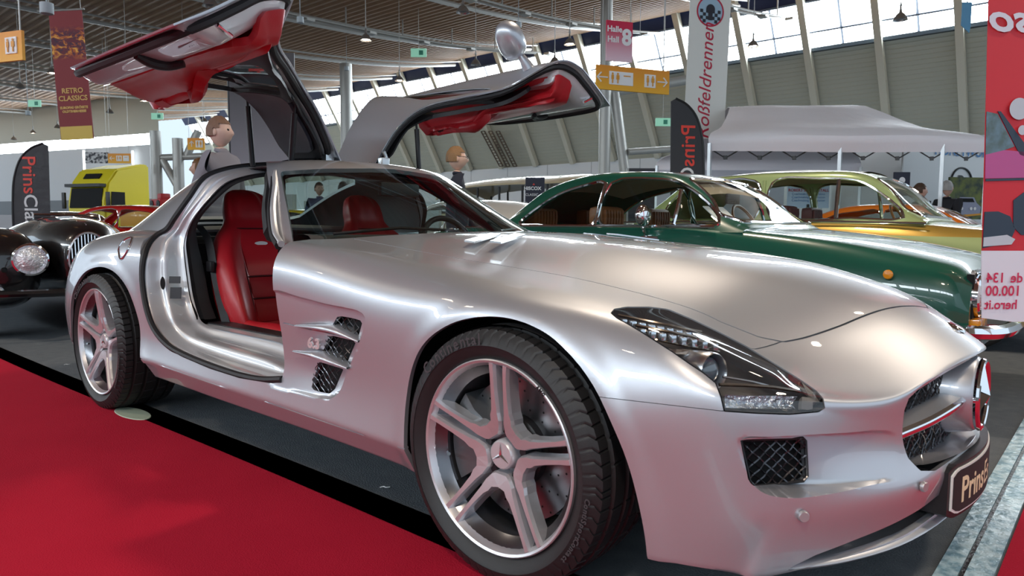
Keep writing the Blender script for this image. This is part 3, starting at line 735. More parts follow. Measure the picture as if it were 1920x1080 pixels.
JO = [(-1.02,.945,.385),(-1.15,.945,.362),(-1.30,.945,.352),(-1.54,.943,.356),(-1.80,.94,.373),(-1.93,.942,.395),(-2.04,.943,.437),(-2.11,.944,.49),(-2.165,.944,.58),(-2.20,.938,.70),(-2.206,.922,.783),
      (-2.235,.885,.84),(-2.25,.84,.878),(-2.235,.80,.905),(-2.20,.775,.96),(-2.17,.72,1.053),(-2.152,.655,1.15),(-2.14,.56,1.195),(-2.135,.40,1.228),(-2.13,.17,1.247)]
JI = [(-1.04,.80,.40),(-1.15,.77,.43),(-1.30,.74,.455),(-1.54,.73,.462),(-1.75,.73,.462),(-1.88,.74,.464),(-1.98,.74,.47),(-2.04,.74,.49),(-2.10,.74,.58),(-2.13,.74,.68),(-2.15,.74,.77),
      (-2.16,.74,.83),(-2.16,.735,.87),(-2.15,.73,.905),(-2.12,.715,.96),(-2.07,.675,1.035),(-2.035,.60,1.12),(-2.02,.52,1.155),(-2.01,.40,1.18),(-2.01,.20,1.20)]
PROF = [(0, .0), (.02, .10), (.10, .13), (.13, .10), (.17, .16), (.22, .36), (.30, .42), (.52, .46), (.58, .52), (.62, .78), (.72, .86), (.9, .92), (1, 1)]
for s in (1, -1):
    rows = []
    for a, b in PROF:
        rows.append([(O[0]+(I[0]-O[0])*a, -(O[1]-.006+(I[1]-O[1]+.006)*b)*s, O[2]+(I[2]-O[2])*a) for O, I in zip(JO, JI)])
    bm, VG = grid_surface(rows, 5, 3)
    bmesh.ops.recalc_face_normals(bm, faces=bm.faces)
    j = obj('door_jamb', bm, M_jamb, sports, ang=60)
    bm = bmesh.new()
    add_tube(bm, catmull([(O[0]+(I[0]-O[0])*.06, -(O[1]+(I[1]-O[1])*.05)*s, O[2]+(I[2]-O[2])*.06) for O, I in zip(JO, JI)], 5), .013, 8)
    obj('outer_door_seal', bm, M_rubber, sports)
    # broad inner seal: swept flat section
    rows = []
    for a, b in ((1.0, .92), (.90, 1.0), (.93, 1.14), (1.12, 1.32), (1.32, 1.32), (1.30, 1.05)):
        rows.append([(O[0]+(I[0]-O[0])*a, -(O[1]+(I[1]-O[1])*b)*s, O[2]+(I[2]-O[2])*a) for O, I in list(zip(JO, JI))[7:]])
    bm, _ = grid_surface(rows, 5, 3); obj('inner_door_seal', bm, M_rubber, sports)
    # A-pillar: bright channel and rubber behind the windscreen frame
    AP = [(-1.20,.82,.86),(-1.33,.765,.90),(-1.47,.69,1.0),(-1.60,.60,1.10),(-1.71,.525,1.175),(-1.76,.42,1.208),(-1.80,.18,1.232)]
    bm = bmesh.new(); add_tube(bm, catmull([(x-.035, -(w_-.012)*s, z-.012) for x, w_, z in AP], 5), .019, 8); obj('pillar_seal', bm, M_rubber, sports)
    bm = bmesh.new(); add_tube(bm, catmull([(x-.012, -(w_-.005)*s, z-.006) for x, w_, z in AP], 5), .013, 8); obj('pillar_channel', bm, M_jamb, sports)
    bm = bmesh.new(); add_tube(bm, catmull([(x-.10, -(w_-.055)*s, z-.01) for x, w_, z in AP[1:]], 5), .045, 8); obj('pillar_trim', bm, M_black, sports)
    # sill: silver hump and dark tread plate
    rows = [[(-2.02,.75,.462),(-1.6,.75,.462),(-1.30,.76,.455),(-1.10,.82,.41)],
            [(-2.02,.71,.470),(-1.6,.71,.470),(-1.28,.72,.462),(-1.06,.78,.40)],
            [(-2.02,.62,.470),(-1.6,.62,.470),(-1.26,.62,.464),(-1.02,.64,.41)],
            [(-2.02,.57,.44),(-1.6,.57,.44),(-1.22,.57,.43),(-1.0,.60,.38)],[(-2.02,.56,.30),(-1.6,.56,.30),(-1.22,.56,.30),(-1.0,.58,.30)]]
    bm, _ = grid_surface([mir(r, s) for r in rows], 6, 5); obj('sill_cover', bm, M_jamb, sports)
    bm = bmesh.new(); add_prism(bm, mir([(-2.02,.715,.472),(-1.42,.715,.472),(-1.36,.70,.470),(-1.34,.64,.470),(-2.02,.63,.472)], s), (0, 0, .004)); obj('tread_plate', bm, M_black, sports, smooth=False)
# latch striker on the front of the sill, near side
bm = bmesh.new()
add_prism(bm, [(-1.20,-.79,.437),(-1.13,-.80,.425),(-1.10,-.80,.415),(-1.09,-.765,.42),(-1.12,-.75,.43),(-1.19,-.745,.447)], (0, 0, .016))
obj('latch_striker', bm, M_black, sports, smooth=False)
bm = box((-1.155, -.772, .452), (.045, .028, .010), (0, radians(10), radians(-8)), .003); obj('latch_plate', bm, M_chrome, sports)
# jamb details: type plates and latch slot
for i_, (c, sx, sz) in enumerate([((-2.092, -.827, .675), .052, .032), ((-2.092, -.825, .615), .052, .052)]):
    bm = box((0, 0, 0), (.003, sx, sz)); bmesh.ops.transform(bm, matrix=Matrix.Translation(c) @ Euler((0, radians(-8), radians(-52))).to_matrix().to_4x4(), verts=bm.verts)
    obj('type_plate', bm, mat('type_plate', (.03, .03, .035), .3), sports, smooth=False)
bm = lathe([(.0001, .004), (.018, .004), (.020, 0)], 'X', 20); bmesh.ops.scale(bm, vec=(1, .55, 1.5), verts=bm.verts)
bmesh.ops.transform(bm, matrix=Matrix.Translation((-2.130, -.865, .66)) @ Euler((0, 0, radians(-45))).to_matrix().to_4x4(), verts=bm.verts)
obj('latch_slot', bm, M_dark, sports)

# dark volumes: engine bay, wheel-arch liners, floor pan
bm = bmesh.new(); add_box(bm, (-.25, 0, .42), (1.45, 1.02, .40)); add_box(bm, (-1.6, 0, .235), (2.2, 1.66, .07)); add_box(bm, (-3.0, 0, .45), (1.0, 1.1, .44)); add_box(bm, (.60, 0, .36), (.22, .80, .26))
add_box(bm, (-.72, 0, .53), (.50, 1.6, .52)); add_box(bm, (-2.72, 0, .78), (.55, 1.35, .10))
obj('underbody', bm, M_dark, sports, smooth=False)
for cx, cz, r in ((0.02, .31, .385), (-2.62, .33, .44)):
    for s in (1, -1):
        bm = bmesh.new(); seg = 24; A = [bm.verts.new((cx+r*cos(pi*k/seg), -.935*s, cz-.02+r*sin(pi*k/seg))) for k in range(seg+1)]
        B = [bm.verts.new((cx+r*cos(pi*k/seg), -.56*s, cz-.02+r*sin(pi*k/seg))) for k in range(seg+1)]
        for k in range(seg): bm.faces.new((A[k], A[k+1], B[k+1], B[k]))
        bm.faces.new(B)
        for T in (A, B):
            pass
        for k in (0, seg):
            pass
        obj('wheel_arch_liner', bm, M_dark, sports)

# ----------------------------------------------------------------- interior
M_dash = mat('dash_plastic', (0.018, 0.019, 0.022), rough=0.6, bump=(300, .2, .002))
rows = []
for wv in (-.70, -.5, -.2, .2, .5, .70):
    e = .03*(abs(wv)/.7)**2
    rows.append([(-.95-e*8, wv, .868), (-1.12-e*3, wv, .885), (-1.30-e*2, wv, .878), (-1.40-e, wv, .82), (-1.36, wv, .70), (-1.26, wv, .60), (-1.22, wv, .30)])
bm, _ = grid_surface(rows, 4, 5); obj('dashboard', bm, M_dash, sports)
bm = bmesh.new(); add_box(bm, (-1.75, 0, .38), (1.0, .22, .26), bev=.04); obj('centre_tunnel', bm, M_dash, sports)
bm = bmesh.new(); add_box(bm, (-2.50, 0, .60), (.06, 1.36, .50)); add_box(bm, (-2.62, 0, .85), (.30, 1.34, .03)); obj('rear_bulkhead', bm, M_dash, sports, smooth=False)
bm = bmesh.new(); add_tube(bm, [(-2.42, -.62, .90), (-2.44, 0, .915), (-2.42, .62, .90)], .018, 8); obj('rear_shelf_rail', bm, mat('grey_trim', (.25, .26, .26), .5), sports)
bm, _ = grid_surface([[(-1.66, -.40, 1.155), (-1.64, 0, 1.175), (-1.66, .40, 1.155)], [(-1.9, -.45, 1.20), (-1.9, 0, 1.215), (-1.9, .45, 1.20)], [(-2.2, -.45, 1.20), (-2.2, 0, 1.215), (-2.2, .45, 1.20)]], 6, 6)
obj('headlining', bm, M_alc, sports)
# steering wheel (left-hand drive = far side)
sw = obj('steering_wheel', tube([(0, .185*cos(a), .185*sin(a)) for a in np.linspace(0, 2*pi, 41)[:-1]], .015, 10, closed=True), M_black, sports)
sw.location = (-1.52, .37, .80); sw.rotation_euler = (0, radians(-24), 0)
bm = bmesh.new(); add_lathe(bm, [(.0001, -.01), (.06, -.008), (.07, .02), (.0001, .05)], 'X', 20)
for a in (0, pi, -pi/2): add_box(bm, (0, .12*cos(a), .12*sin(a)), (.018, .13 if abs(cos(a)) > .5 else .03, .03 if abs(cos(a)) > .5 else .13))
o = obj('steering_hub', bm, mat('grey_satin', (.35, .36, .38), .35, .8), sw)
bm = bmesh.new(); add_box(bm, (0, 0, 0), (.03, .24, .065), bev=.012); o = obj('rear_view_mirror', bm, M_black, sports); o.location = (-1.50, .0, 1.10)
# wipers
for a, b in (((-.95, -.12, .905), (-1.16, -.62, .892)), ((-.93, .10, .905), (-1.14, .60, .892))):
    bm = bmesh.new(); add_tube(bm, [a, ((a[0]+b[0])/2, (a[1]+b[1])/2, a[2]+.012), b], .007, 6); obj('wiper', bm, M_black, sports)

def ring(zx, hw, th, bol, n=None):
    """one horizontal section of the seat back; zx=(x of the front face, z), hw half width, th thickness, bol bolster height"""
    x, z = zx
    return [(x, 0, z), (x+.002, hw*.42, z), (x+bol*.7, hw*.66, z), (x+bol, hw*.86, z), (x+bol*.45-.01, hw, z), (x-th*.6, hw*.98, z), (x-th, hw*.8, z-.005),
            (x-th, 0, z-.005), (x-th, -hw*.8, z-.005), (x-th*.6, -hw*.98, z), (x+bol*.45-.01, -hw, z), (x+bol, -hw*.86, z), (x+bol*.7, -hw*.66, z), (x+.002, -hw*.42, z)]
SB = [(-1.95,.36,.22,.14,.05),(-1.965,.44,.255,.16,.085),(-2.00,.54,.27,.16,.095),(-2.045,.64,.268,.15,.09),(-2.09,.74,.255,.14,.07),(-2.135,.82,.225,.12,.045),(-2.17,.88,.185,.11,.025),(-2.20,.925,.140,.10,.010),
      (-2.215,.955,.122,.105,.004),(-2.225,1.0,.118,.11,-.004),(-2.24,1.05,.110,.10,-.012),(-2.262,1.085,.092,.08,-.016),(-2.29,1.105,.055,.04,-.015),(-2.305,1.11,.01,.01,-.002)]
def seat(y):
    root = None
    bm, _ = grid_surface([[(px, yy+y, z) for px, yy, z in ring((a, b), c, d, e)] for a, b, c, d, e in SB], 4, 4, close_v=True)
    bmesh.ops.recalc_face_normals(bm, faces=bm.faces)
    st = obj('seat', bm, M_red, sports, ang=80)
    # cushion
    C = [(-2.05,.36,.22,.06),(-1.95,.40,.25,.08),(-1.8,.425,.26,.06),(-1.62,.44,.255,.05),(-1.50,.435,.24,.03),(-1.44,.40,.22,0),(-1.43,.33,.20,0)]
    rows = [[(x-.0, y-hw, z-.14), (x, y-hw, z+bo*.4), (x, y-hw*.82, z+bo), (x, y-hw*.55, z), (x, y, z-.005), (x, y+hw*.55, z), (x, y+hw*.82, z+bo), (x, y+hw, z+bo*.4), (x, y+hw, z-.14)] for x, z, hw, bo in C]
    bm, _ = grid_surface(rows, 4, 4); obj('seat_cushion', bm, M_red, st, ang=80)
    # panels and seams on the back
    def fx(z): return float(np.interp(z, [b for a, b, *_ in SB], [a for a, *_ in SB]))
    for k, (z0, z1, hw) in enumerate(((.46, .565, .118), (.575, .67, .118), (.68, .905, .112))):
        rows = [[(fx(z)+.004+.008*sin(pi*t), y+hw*u, z) for u in (-1, -.5, 0, .5, 1)] for t, z in ((0, z0), (.25, z0+(z1-z0)*.25), (.75, z0+(z1-z0)*.75), (1, z1))]
        bm, _ = grid_surface(rows, 3, 3); obj('back_panel', bm, M_red2 if k < 2 else M_red, st, ang=80)
    bm = bmesh.new()
    for z in (.57, .675, .91): add_tube(bm, [(fx(z)+.007, y+.125*u, z) for u in (-1, -.5, 0, .5, 1)], .0035, 5)
    for sg in (1, -1): add_tube(bm, [(fx(z)+.006+.01*(z < .8), y+sg*hw, z) for z, hw in ((.44, .135), (.55, .132), (.7, .128), (.85, .115), (.92, .108))], .003, 5)
    obj('seat_seam', bm, mat('seam_thread', (.05, .002, .004), .7), st)
    bm = lathe([(.0001, .003), (.9, .003), (1, 0)], 'X', 24); bmesh.ops.scale(bm, vec=(1.5, .036, .011), verts=bm.verts)
    bmesh.ops.translate(bm, vec=(fx(.835)+.010, y, .835), verts=bm.verts); obj('seat_badge', bm, mat('badge_satin', (.75, .75, .76), .35, .2), st)
    return st
seat(-.37); seat(.37)
# seat belt beside the near seat
bm = bmesh.new(); pts = catmull([(-2.25, -.64, .92), (-2.16, -.645, .86), (-2.10, -.65, .72), (-2.02, -.66, .56), (-1.96, -.66, .44)], 6)
for p, q in zip(pts[:-1], pts[1:]):
    vs = [bm.verts.new((p[0]-.02, p[1], p[2])), bm.verts.new((p[0]+.02, p[1]+.02, p[2])), bm.verts.new((q[0]+.02, q[1]+.02, q[2])), bm.verts.new((q[0]-.02, q[1], q[2]))]; bm.faces.new(vs)
bmesh.ops.remove_doubles(bm, verts=bm.verts, dist=1e-5); solid(bm, .002); obj('seat_belt', bm, M_rubber, sports)
bm = bmesh.new(); add_box(bm, (-2.10, -.655, .73), (.05, .02, .05), bev=.006); obj('belt_tongue', bm, M_black, sports)
# ----------------------------------------------------------------- wheels (axis = y, outer face towards -y)
M_tyre = mat('tyre_rubber', (0.016, 0.016, 0.017), rough=0.5, bump=(400, .15, .002))
M_tyre_txt = mat('tyre_lettering', (0.055, 0.055, 0.06), rough=0.4)
M_rimface = mat('rim_machined', (0.66, 0.67, 0.70), rough=0.34, metal=0.75)
M_rimgrey = mat('rim_grey', (0.10, 0.105, 0.12), rough=0.45, metal=0.5, coat=.3)
M_barrel = mat('rim_barrel', (0.17, 0.175, 0.19), rough=0.25, metal=0.9)
M_disc = mat('brake_disc', (0.26, 0.26, 0.27), rough=0.32, metal=1.0)
M_cal = mat('caliper', (0.14, 0.15, 0.16), rough=0.35, metal=0.6)
def tyre(R, W, rr):
    """tread with ribs, sipes and shoulder blocks; R outer radius, W width, rr rim radius"""
    h = W/2; sh = [(.0, .0)]
    prof = [(rr-.012, -h+.030), (rr+.004, -h+.018), (rr+.018, -h+.006), (rr+.035, -h-.001), (R-.045, -h-.003), (R-.028, -h+.004), (R-.016, -h+.012)]
    tread = []
    yy = [-h+.020, -h+.045, -h+.050, -h+.054, -h+.060, -h+.066, -h+.105, -h+.109, -h+.119, -h+.123]
    rd = [0, .0, 0, .009, .009, 0, 0, .009, .009, 0]
    for y, d in zip(yy, rd):
        e = .010*(abs(y)/h)**4; tread.append((R-e-d, y, d == 0))
    full = [(r, y, None) for r, y in prof]+tread+[(r, -y, t) for r, y, t in tread[::-1]]+[(r, -y, None) for r, y in prof[::-1]]
    bm = bmesh.new(); N = 540; rings = []
    for j, (r, y, t) in enumerate(full):
        ring_ = []
        for k in range(N):
            a = 2*pi*k/N; q = r
            if t is True and abs(y) > h-.06 and abs(y) < h-.0 and k % 8 == 0: q -= .006
            if t is None and abs(y) > h-.013 and abs(y) < h-.002 and r > R-.03 and k % 8 == 0: q -= .004
            if t is True and abs(y) <= h-.062 and (k+3) % 16 == 0: q -= .004
            sk = (abs(y) < h-.012)*(y/h)*.045
            ring_.append(bm.verts.new((q*cos(a+sk), y, q*sin(a+sk))))
        rings.append(ring_)
    for i in range(len(rings)-1):
        a, b = rings[i], rings[i+1]
        for k in range(N): bm.faces.new((a[k], a[(k+1) % N], b[(k+1) % N], b[k]))
    bmesh.ops.recalc_face_normals(bm, faces=bm.faces)
    return bm
def arc_text(s, rad, size, y, mid, flip=False, m=None, parent=None, name='sidewall_lettering', bold=.0006, ext=.0006, sp=.62):
    """letters standing along a circle on the sidewall; built as one raised mesh"""
    bm = bmesh.new(); n = len(s); W = []
    for ch in s:
        W.append(size*(.30 if ch in 'iltIj ' else (.85 if ch in 'mMW' else sp)))
    tot = sum(W); a = mid+(tot/2)/rad; 
    for ch, wd in zip(s, W):
        if ch != ' ':
            cu = bpy.data.curves.new('t', 'FONT'); cu.body = ch; cu.size = size; cu.align_x = 'CENTER'; cu.extrude = ext; cu.offset = bold; cu.resolution_u = 2
            o = bpy.data.objects.new('t', cu); COL.objects.link(o); me = bpy.data.meshes.new_from_object(o.evaluated_get(bpy.context.evaluated_depsgraph_get()))
            bpy.data.objects.remove(o); bpy.data.curves.remove(cu)
            ac = a-(wd/2)/rad
            # text plane x -> tangent (clockwise seen from -y), y -> outward
            T = Matrix(((sin(ac), cos(ac), 0, rad*cos(ac)), (0, 0, -1, y), (-cos(ac), sin(ac), 0, rad*sin(ac)), (0, 0, 0, 1)))
            me.transform(T); bm.from_mesh(me); bpy.data.meshes.remove(me)
        a -= wd/rad
    return obj(name, bm, m or M_tyre_txt, parent, smooth=False)
def face_y(r, R): return .007+.042*(1-min(r/R, 1))**1.3
def spoke_set(R, base):
    """five V pieces: each joins one arm of two neighbouring double spokes"""
    bm = bmesh.new(); s = .0150
    for k in range(5):
        A0 = base+k*2*pi/5; A1 = A0+2*pi/5
        def loc(ang, x, y): return (x*cos(ang)-y*sin(ang), x*sin(ang)+y*cos(ang))
        def arm(ang, sg):   # slot side then outer side, rim to hub
            return [loc(ang, R-.004, sg*(s+.002)), loc(ang, R*.7, sg*(s+.0005)), loc(ang, R*.45, sg*s*.82), loc(ang, .088, sg*(s*.60))], [loc(ang, R-.004, sg*(s+.0145)), loc(ang, R*.85, sg*(s+.0120)), loc(ang, R*.65, sg*(s+.0120)), loc(ang, R*.48, sg*(s+.0145)), loc(ang, R*.41, sg*(s+.020))]
        in0, out0 = arm(A0, 1); in1, out1 = arm(A1, -1)
        m = (A0+A1)/2
        hub0 = loc(A0, .062, s*.75); hub1 = loc(A1, .062, -s*.75)
        poly = in0+[hub0, loc(m, .052, -.018), loc(m, .052, .018), hub1]+in1[::-1]+out1
        V1 = loc(m, R*.365, .022); V2 = loc(m, R*.345, 0); V3 = loc(m, R*.365, -.022)
        poly += [V1, V2, V3]+out0[::-1]
        poly = poly[::-1]
        # resample
        pts = []
        for i in range(len(poly)):
            a, b = poly[i], poly[(i+1) % len(poly)]; L = hypot(b[0]-a[0], b[1]-a[1]); n = max(1, int(L/.012))
            for t in range(n): pts.append((a[0]+(b[0]-a[0])*t/n, a[1]+(b[1]-a[1])*t/n))
        front = [bm.verts.new((x, face_y(hypot(x, z), R), z)) for x, z in pts]
        r = bmesh.ops.triangle_fill(bm, use_beauty=True, edges=[bm.edges.new((front[i], front[(i+1) % len(front)])) for i in range(len(front))])
        ff = [g for g in r['geom'] if isinstance(g, bmesh.types.BMFace)]
        # bevelled grey flanks
        c = Vector((0, 0, 0))
        back = []
        n = len(front)
        for i in range(n):
            a, b = front[i-1].co, front[(i+1) % n].co; t = Vector((b.x-a.x, 0, b.z-a.z)); 
            nrm = Vector((t.z, 0, -t.x)); nrm = nrm.normalized() if nrm.length > 1e-9 else Vector((0, 0, 0))
            back.append((front[i].co, nrm))
        ring1 = [bm.verts.new(co+nr*-.0 + nr*.0035*OUT+Vector((0, .010, 0))) for co, nr in back]
        ring2 = [bm.verts.new(co+nr*.006*OUT+Vector((0, .042, 0))) for co, nr in back]
        for a, b in ((front, ring1), (ring1, ring2)):
            for i in range(n):
                f = bm.faces.new((a[i], a[(i+1) % n], b[(i+1) % n], b[i])); f.material_index = 1
    return bm
OUT = 1
def hub_star(rad, y, parent):
    bm = bmesh.new()
    for k in range(3):
        a = radians(90+120*k); tip = Vector((rad*cos(a), y, rad*sin(a))); l = Vector((rad*.16*cos(a+pi/2), y, rad*.16*sin(a+pi/2))); c = Vector((0, y-.004, 0)); bk = Vector((rad*.16*cos(a+pi), y, rad*.16*sin(a+pi)))
        v = [bm.verts.new(p) for p in (tip, l, c, -l+Vector((0, 2*y, 0)), bk)]
        bm.faces.new((v[0], v[1], v[2])); bm.faces.new((v[0], v[2], v[3])); bm.faces.new((v[1], v[4], v[2])); bm.faces.new((v[4], v[3], v[2]))
    return obj('star_emblem', bm, M_chrome, parent, smooth=False)
def wheel(x, s, R, W, rr, base, steer=0.0):
    w_ = empty('wheel', (x, -.841*s if x > -1 else -.8265*s, R), 0, parent=sports)
    if s < 0: w_.rotation_euler = (0, 0, pi)
    w_.rotation_euler.z += steer
    h = W/2
    t = obj('tyre', tyre(R, W, rr), M_tyre, w_, ang=40)
    if s > 0:
        c = arc_text('Continental', R-.042, .042, -h-.0040, radians(118), parent=t)
        arc_text('ContiSportContact', R-.036, .020, -h-.0038, radians(-22), parent=t, name='sidewall_name')
    # rim: flange and barrel
    f0 = -h+.012
    bm = lathe([(rr-.020, f0+.022), (rr-.013, f0+.006), (rr-.010, f0+.001), (rr-.004, f0-.002), (rr-.001, f0), (rr-.001, f0+.012), (rr-.010, f0+.02)], 'Y', 96)
    rim = obj('rim', bm, M_rimface, w_, ang=30)
    bm = lathe([(rr-.018, f0+.018), (rr-.026, f0+.03), (rr-.042, f0+.045), (rr-.045, h*.4), (rr-.040, h-.02), (rr-.012, h-.01)], 'Y', 72)
    obj('rim_barrel', bm, M_barrel, rim, ang=30)
    bm = spoke_set(rr-.009, base)
    bmesh.ops.translate(bm, vec=(0, f0-.006, 0), verts=bm.verts); bmesh.ops.recalc_face_normals(bm, faces=bm.faces)
    sp = obj('spokes', bm, [M_rimface, M_rimgrey], rim, smooth=False)
    if s > 0: arc_text('AMG', rr-.009, .013, f0-.0025, radians(52), m=M_black, parent=rim, name='rim_lettering', sp=.75)
    yh = f0+.050
    bm = bmesh.new(); add_lathe(bm, [(.052, yh+.005), (.054, yh+.03), (.060, yh+.07)], 'Y', 40); rr_ = add_lathe(bm, [(.0001, yh+.012), (.056, yh+.012)], 'Y', 40)
    obj('hub', bm, M_rimgrey, rim)
    for k in range(5):
        a = base+k*2*pi/5
        bm = lathe([(.0001, 0), (.0105, 0), (.0125, .006), (.0125, .03)], 'Y', 12, (.062*cos(a), yh-.004, .062*sin(a))); obj('lug_nut', bm, M_black, rim)
    bm = lathe([(.0001, yh-.022), (.034, yh-.021), (.038, yh-.017), (.040, yh-.006), (.040, yh+.02)], 'Y', 40); cap = obj('hub_cap', bm, mat('hub_cap', (.62, .63, .66), .35, .5), rim)
    o = hub_star(.033, yh-.023, rim)
    bm = bmesh.new(); add_tube(bm, [((rr-.055)*cos(radians(190)), f0+.030, (rr-.055)*sin(radians(190))), ((rr-.075)*cos(radians(190)), f0+.015, (rr-.075)*sin(radians(190)))], .005, 8); obj('valve', bm, M_chrome, rim)
    # brake disc with drilled holes, hub and caliper
    yb = f0+.105; bm = bmesh.new(); add_lathe(bm, [(.095, yb), (.190, yb), (.190, yb+.03), (.095, yb+.03)], 'Y', 72, close=True); d = obj('brake_disc', bm, M_disc, w_, ang=30)
    bm = bmesh.new()
    for k in range(60):
        a = 2*pi*k/60; q = .115+.022*(k % 4); add_lathe(bm, [(.0001, yb-.0008), (.0032, yb-.0008)], 'Y', 8, (q*cos(a), 0, q*sin(a)))
    obj('drill_holes', bm, M_dark, d, smooth=False)
    bm = bmesh.new(); add_lathe(bm, [(.0001, yb-.03), (.075, yb-.03), (.092, yb-.02), (.095, yb)], 'Y', 40); obj('disc_bell', bm, M_black, d)
    bm = bmesh.new(); seg = 18; pr = [(.105, yb-.045), (.150, yb-.055), (.205, yb-.045), (.210, yb+.05), (.105, yb+.05)]; L = []
    for k in range(seg+1):
        a = radians(140+72*k/seg); L.append([bm.verts.new((r*cos(a), y, r*sin(a))) for r, y in pr])
    for k in range(seg):
        for i in range(5): bm.faces.new((L[k][i], L[k][(i+1) % 5], L[k+1][(i+1) % 5], L[k+1][i]))
    bm.faces.new(L[0]); bm.faces.new(L[-1][::-1]); bmesh.ops.recalc_face_normals(bm, faces=bm.faces)
    obj('brake_caliper', bm, M_cal, w_, ang=40)
    return w_
for s in (1, -1):
    wheel(0, s, .334, .265, .2545, radians(87), steer=0.0)
    wheel(-2.68, s, .3425, .295, .267, radians(87) if s > 0 else 1.0)
# ----------------------------------------------------------------- gullwing doors, modelled closed and swung about the roof hinge
DF = [(-1.03,.944,.375),(-1.018,.948,.50),(-1.015,.957,.61),(-1.02,.964,.73),(-1.05,.925,.855),(-1.33,.775,.90),(-1.50,.665,1.02),(-1.66,.545,1.14),(-1.73,.40,1.205),(-1.78,.145,1.238)]
DR = [(-1.92,.94,.375),(-2.10,.942,.455),(-2.175,.945,.60),(-2.205,.938,.73),(-2.25,.865,.862),(-2.22,.80,.93),(-2.175,.735,1.045),(-2.145,.655,1.15),(-2.135,.45,1.222),(-2.13,.145,1.250)]
BOW = [0, 0, 0, .004, .008, .012, .014, .012, .010, .006]
def d_rows(off=0.0):
    rows = []
    for (a, b, bw) in zip(DF, DR, BOW):
        rows.append([tuple(np.array(a)*(1-u)+np.array(b)*u+np.array([0, bw*4*u*(1-u), (bw*1.2*4*u*(1-u) if b[2] > 1.1 else 0)-(.0 if b is not DR[0] else .028*4*u*(1-u))])) for u in (0, .2, .4, .6, .8, 1)])
    return rows
NU, NV = 9, 9
DROWS = d_rows()
_R = [catmull(r, NU) for r in DROWS]; DG = np.array([catmull([_R[i][j] for i in range(len(_R))], NV) for j in range(len(_R[0]))])  # [u][t]
KU, KT = DG.shape[:2]
du = np.gradient(DG, axis=0); dt = np.gradient(DG, axis=1); NRM = np.cross(du, dt); NRM /= np.linalg.norm(NRM, axis=2, keepdims=True)+1e-12
if NRM[KU//2, KT//3, 1] < 0: NRM = -NRM          # points outboard (w grows)
SL_u = np.linalg.norm(du, axis=2).cumsum(0); SL_t = np.linalg.norm(dt, axis=2).cumsum(1)
EDG = np.minimum(np.minimum(SL_u-SL_u[:1], SL_u[-1:]-SL_u), np.minimum(SL_t-SL_t[:, :1], SL_t[:, -1:]-SL_t))   # distance from the door edge
TT = np.repeat((np.arange(KT)/NV)[None, :], KU, 0); UU = np.repeat((np.arange(KU)/(KU-1))[:, None], KT, 1)
HW, HZ = .14, 1.225
def swing(p, s):
    x, w_, z = p; a, b = w_-HW, z-HZ; TH = radians(61 if s > 0 else 66); x -= 0 if s > 0 else .08
    return (x, -(HW+a*cos(TH)-b*sin(TH))*s, HZ+a*sin(TH)+b*cos(TH)+.012)
def sheet(off, s, cut=None, cut_keep='neg', thick=0.0):
    """door sheet: off = array of inward offsets; cut(u,t) decides the outline (neg inside)"""
    Q = DG-NRM*off[..., None]
    bm = bmesh.new(); lu = bm.verts.layers.float.new('u'); lt = bm.verts.layers.float.new('t')
    G = [[bm.verts.new((float(UU[i, j]), float(TT[i, j]), 0)) for j in range(KT)] for i in range(KU)]
    for i in range(KU-1):
        for j in range(KT-1): bm.faces.new((G[i][j], G[i+1][j], G[i+1][j+1], G[i][j+1]))
    if cut is not None:
        for c in (cut if isinstance(cut, list) else [cut]): cut_sdf(bm, c, keep='neg', eps=1e-4)
    for v in bm.verts:
        i, j = v.co.x*(KU-1), v.co.y*NV; i0, j0 = min(int(i), KU-2), min(int(j), KT-2); a, b = i-i0, j-j0
        p = Q[i0, j0]*(1-a)*(1-b)+Q[i0+1, j0]*a*(1-b)+Q[i0, j0+1]*(1-a)*b+Q[i0+1, j0+1]*a*b
        v.co = swing(p, s)
    bmesh.ops.recalc_face_normals(bm, faces=bm.faces)
    if thick: solid(bm, thick)
    return bm
def dp(u, t, off, s):
    """one point of the door at (u,t), off metres inboard"""
    i, j = u*(KU-1), t*NV; i0, j0 = min(int(i), KU-2), min(int(j), KT-2); a, b = i-i0, j-j0
    def L(A): return A[i0, j0]*(1-a)*(1-b)+A[i0+1, j0]*a*(1-b)+A[i0, j0+1]*(1-a)*b+A[i0+1, j0+1]*a*b
    return swing(L(DG)-L(NRM)*off, s)
WIN = smooth_poly([(.10,5.12),(.30,4.98),(.60,4.93),(.88,4.95),(.945,5.25),(.93,6.3),(.90,6.72),(.55,6.78),(.18,6.75),(.09,6.3),(.075,5.5)], 3)
winf = lambda o_: (lambda x, y, z: sdf_poly(np.array(WIN)*[1.0, .3], x, y*.3)+o_)
M_lens = mat('door_glass_edge', (.02, .03, .03), .2)
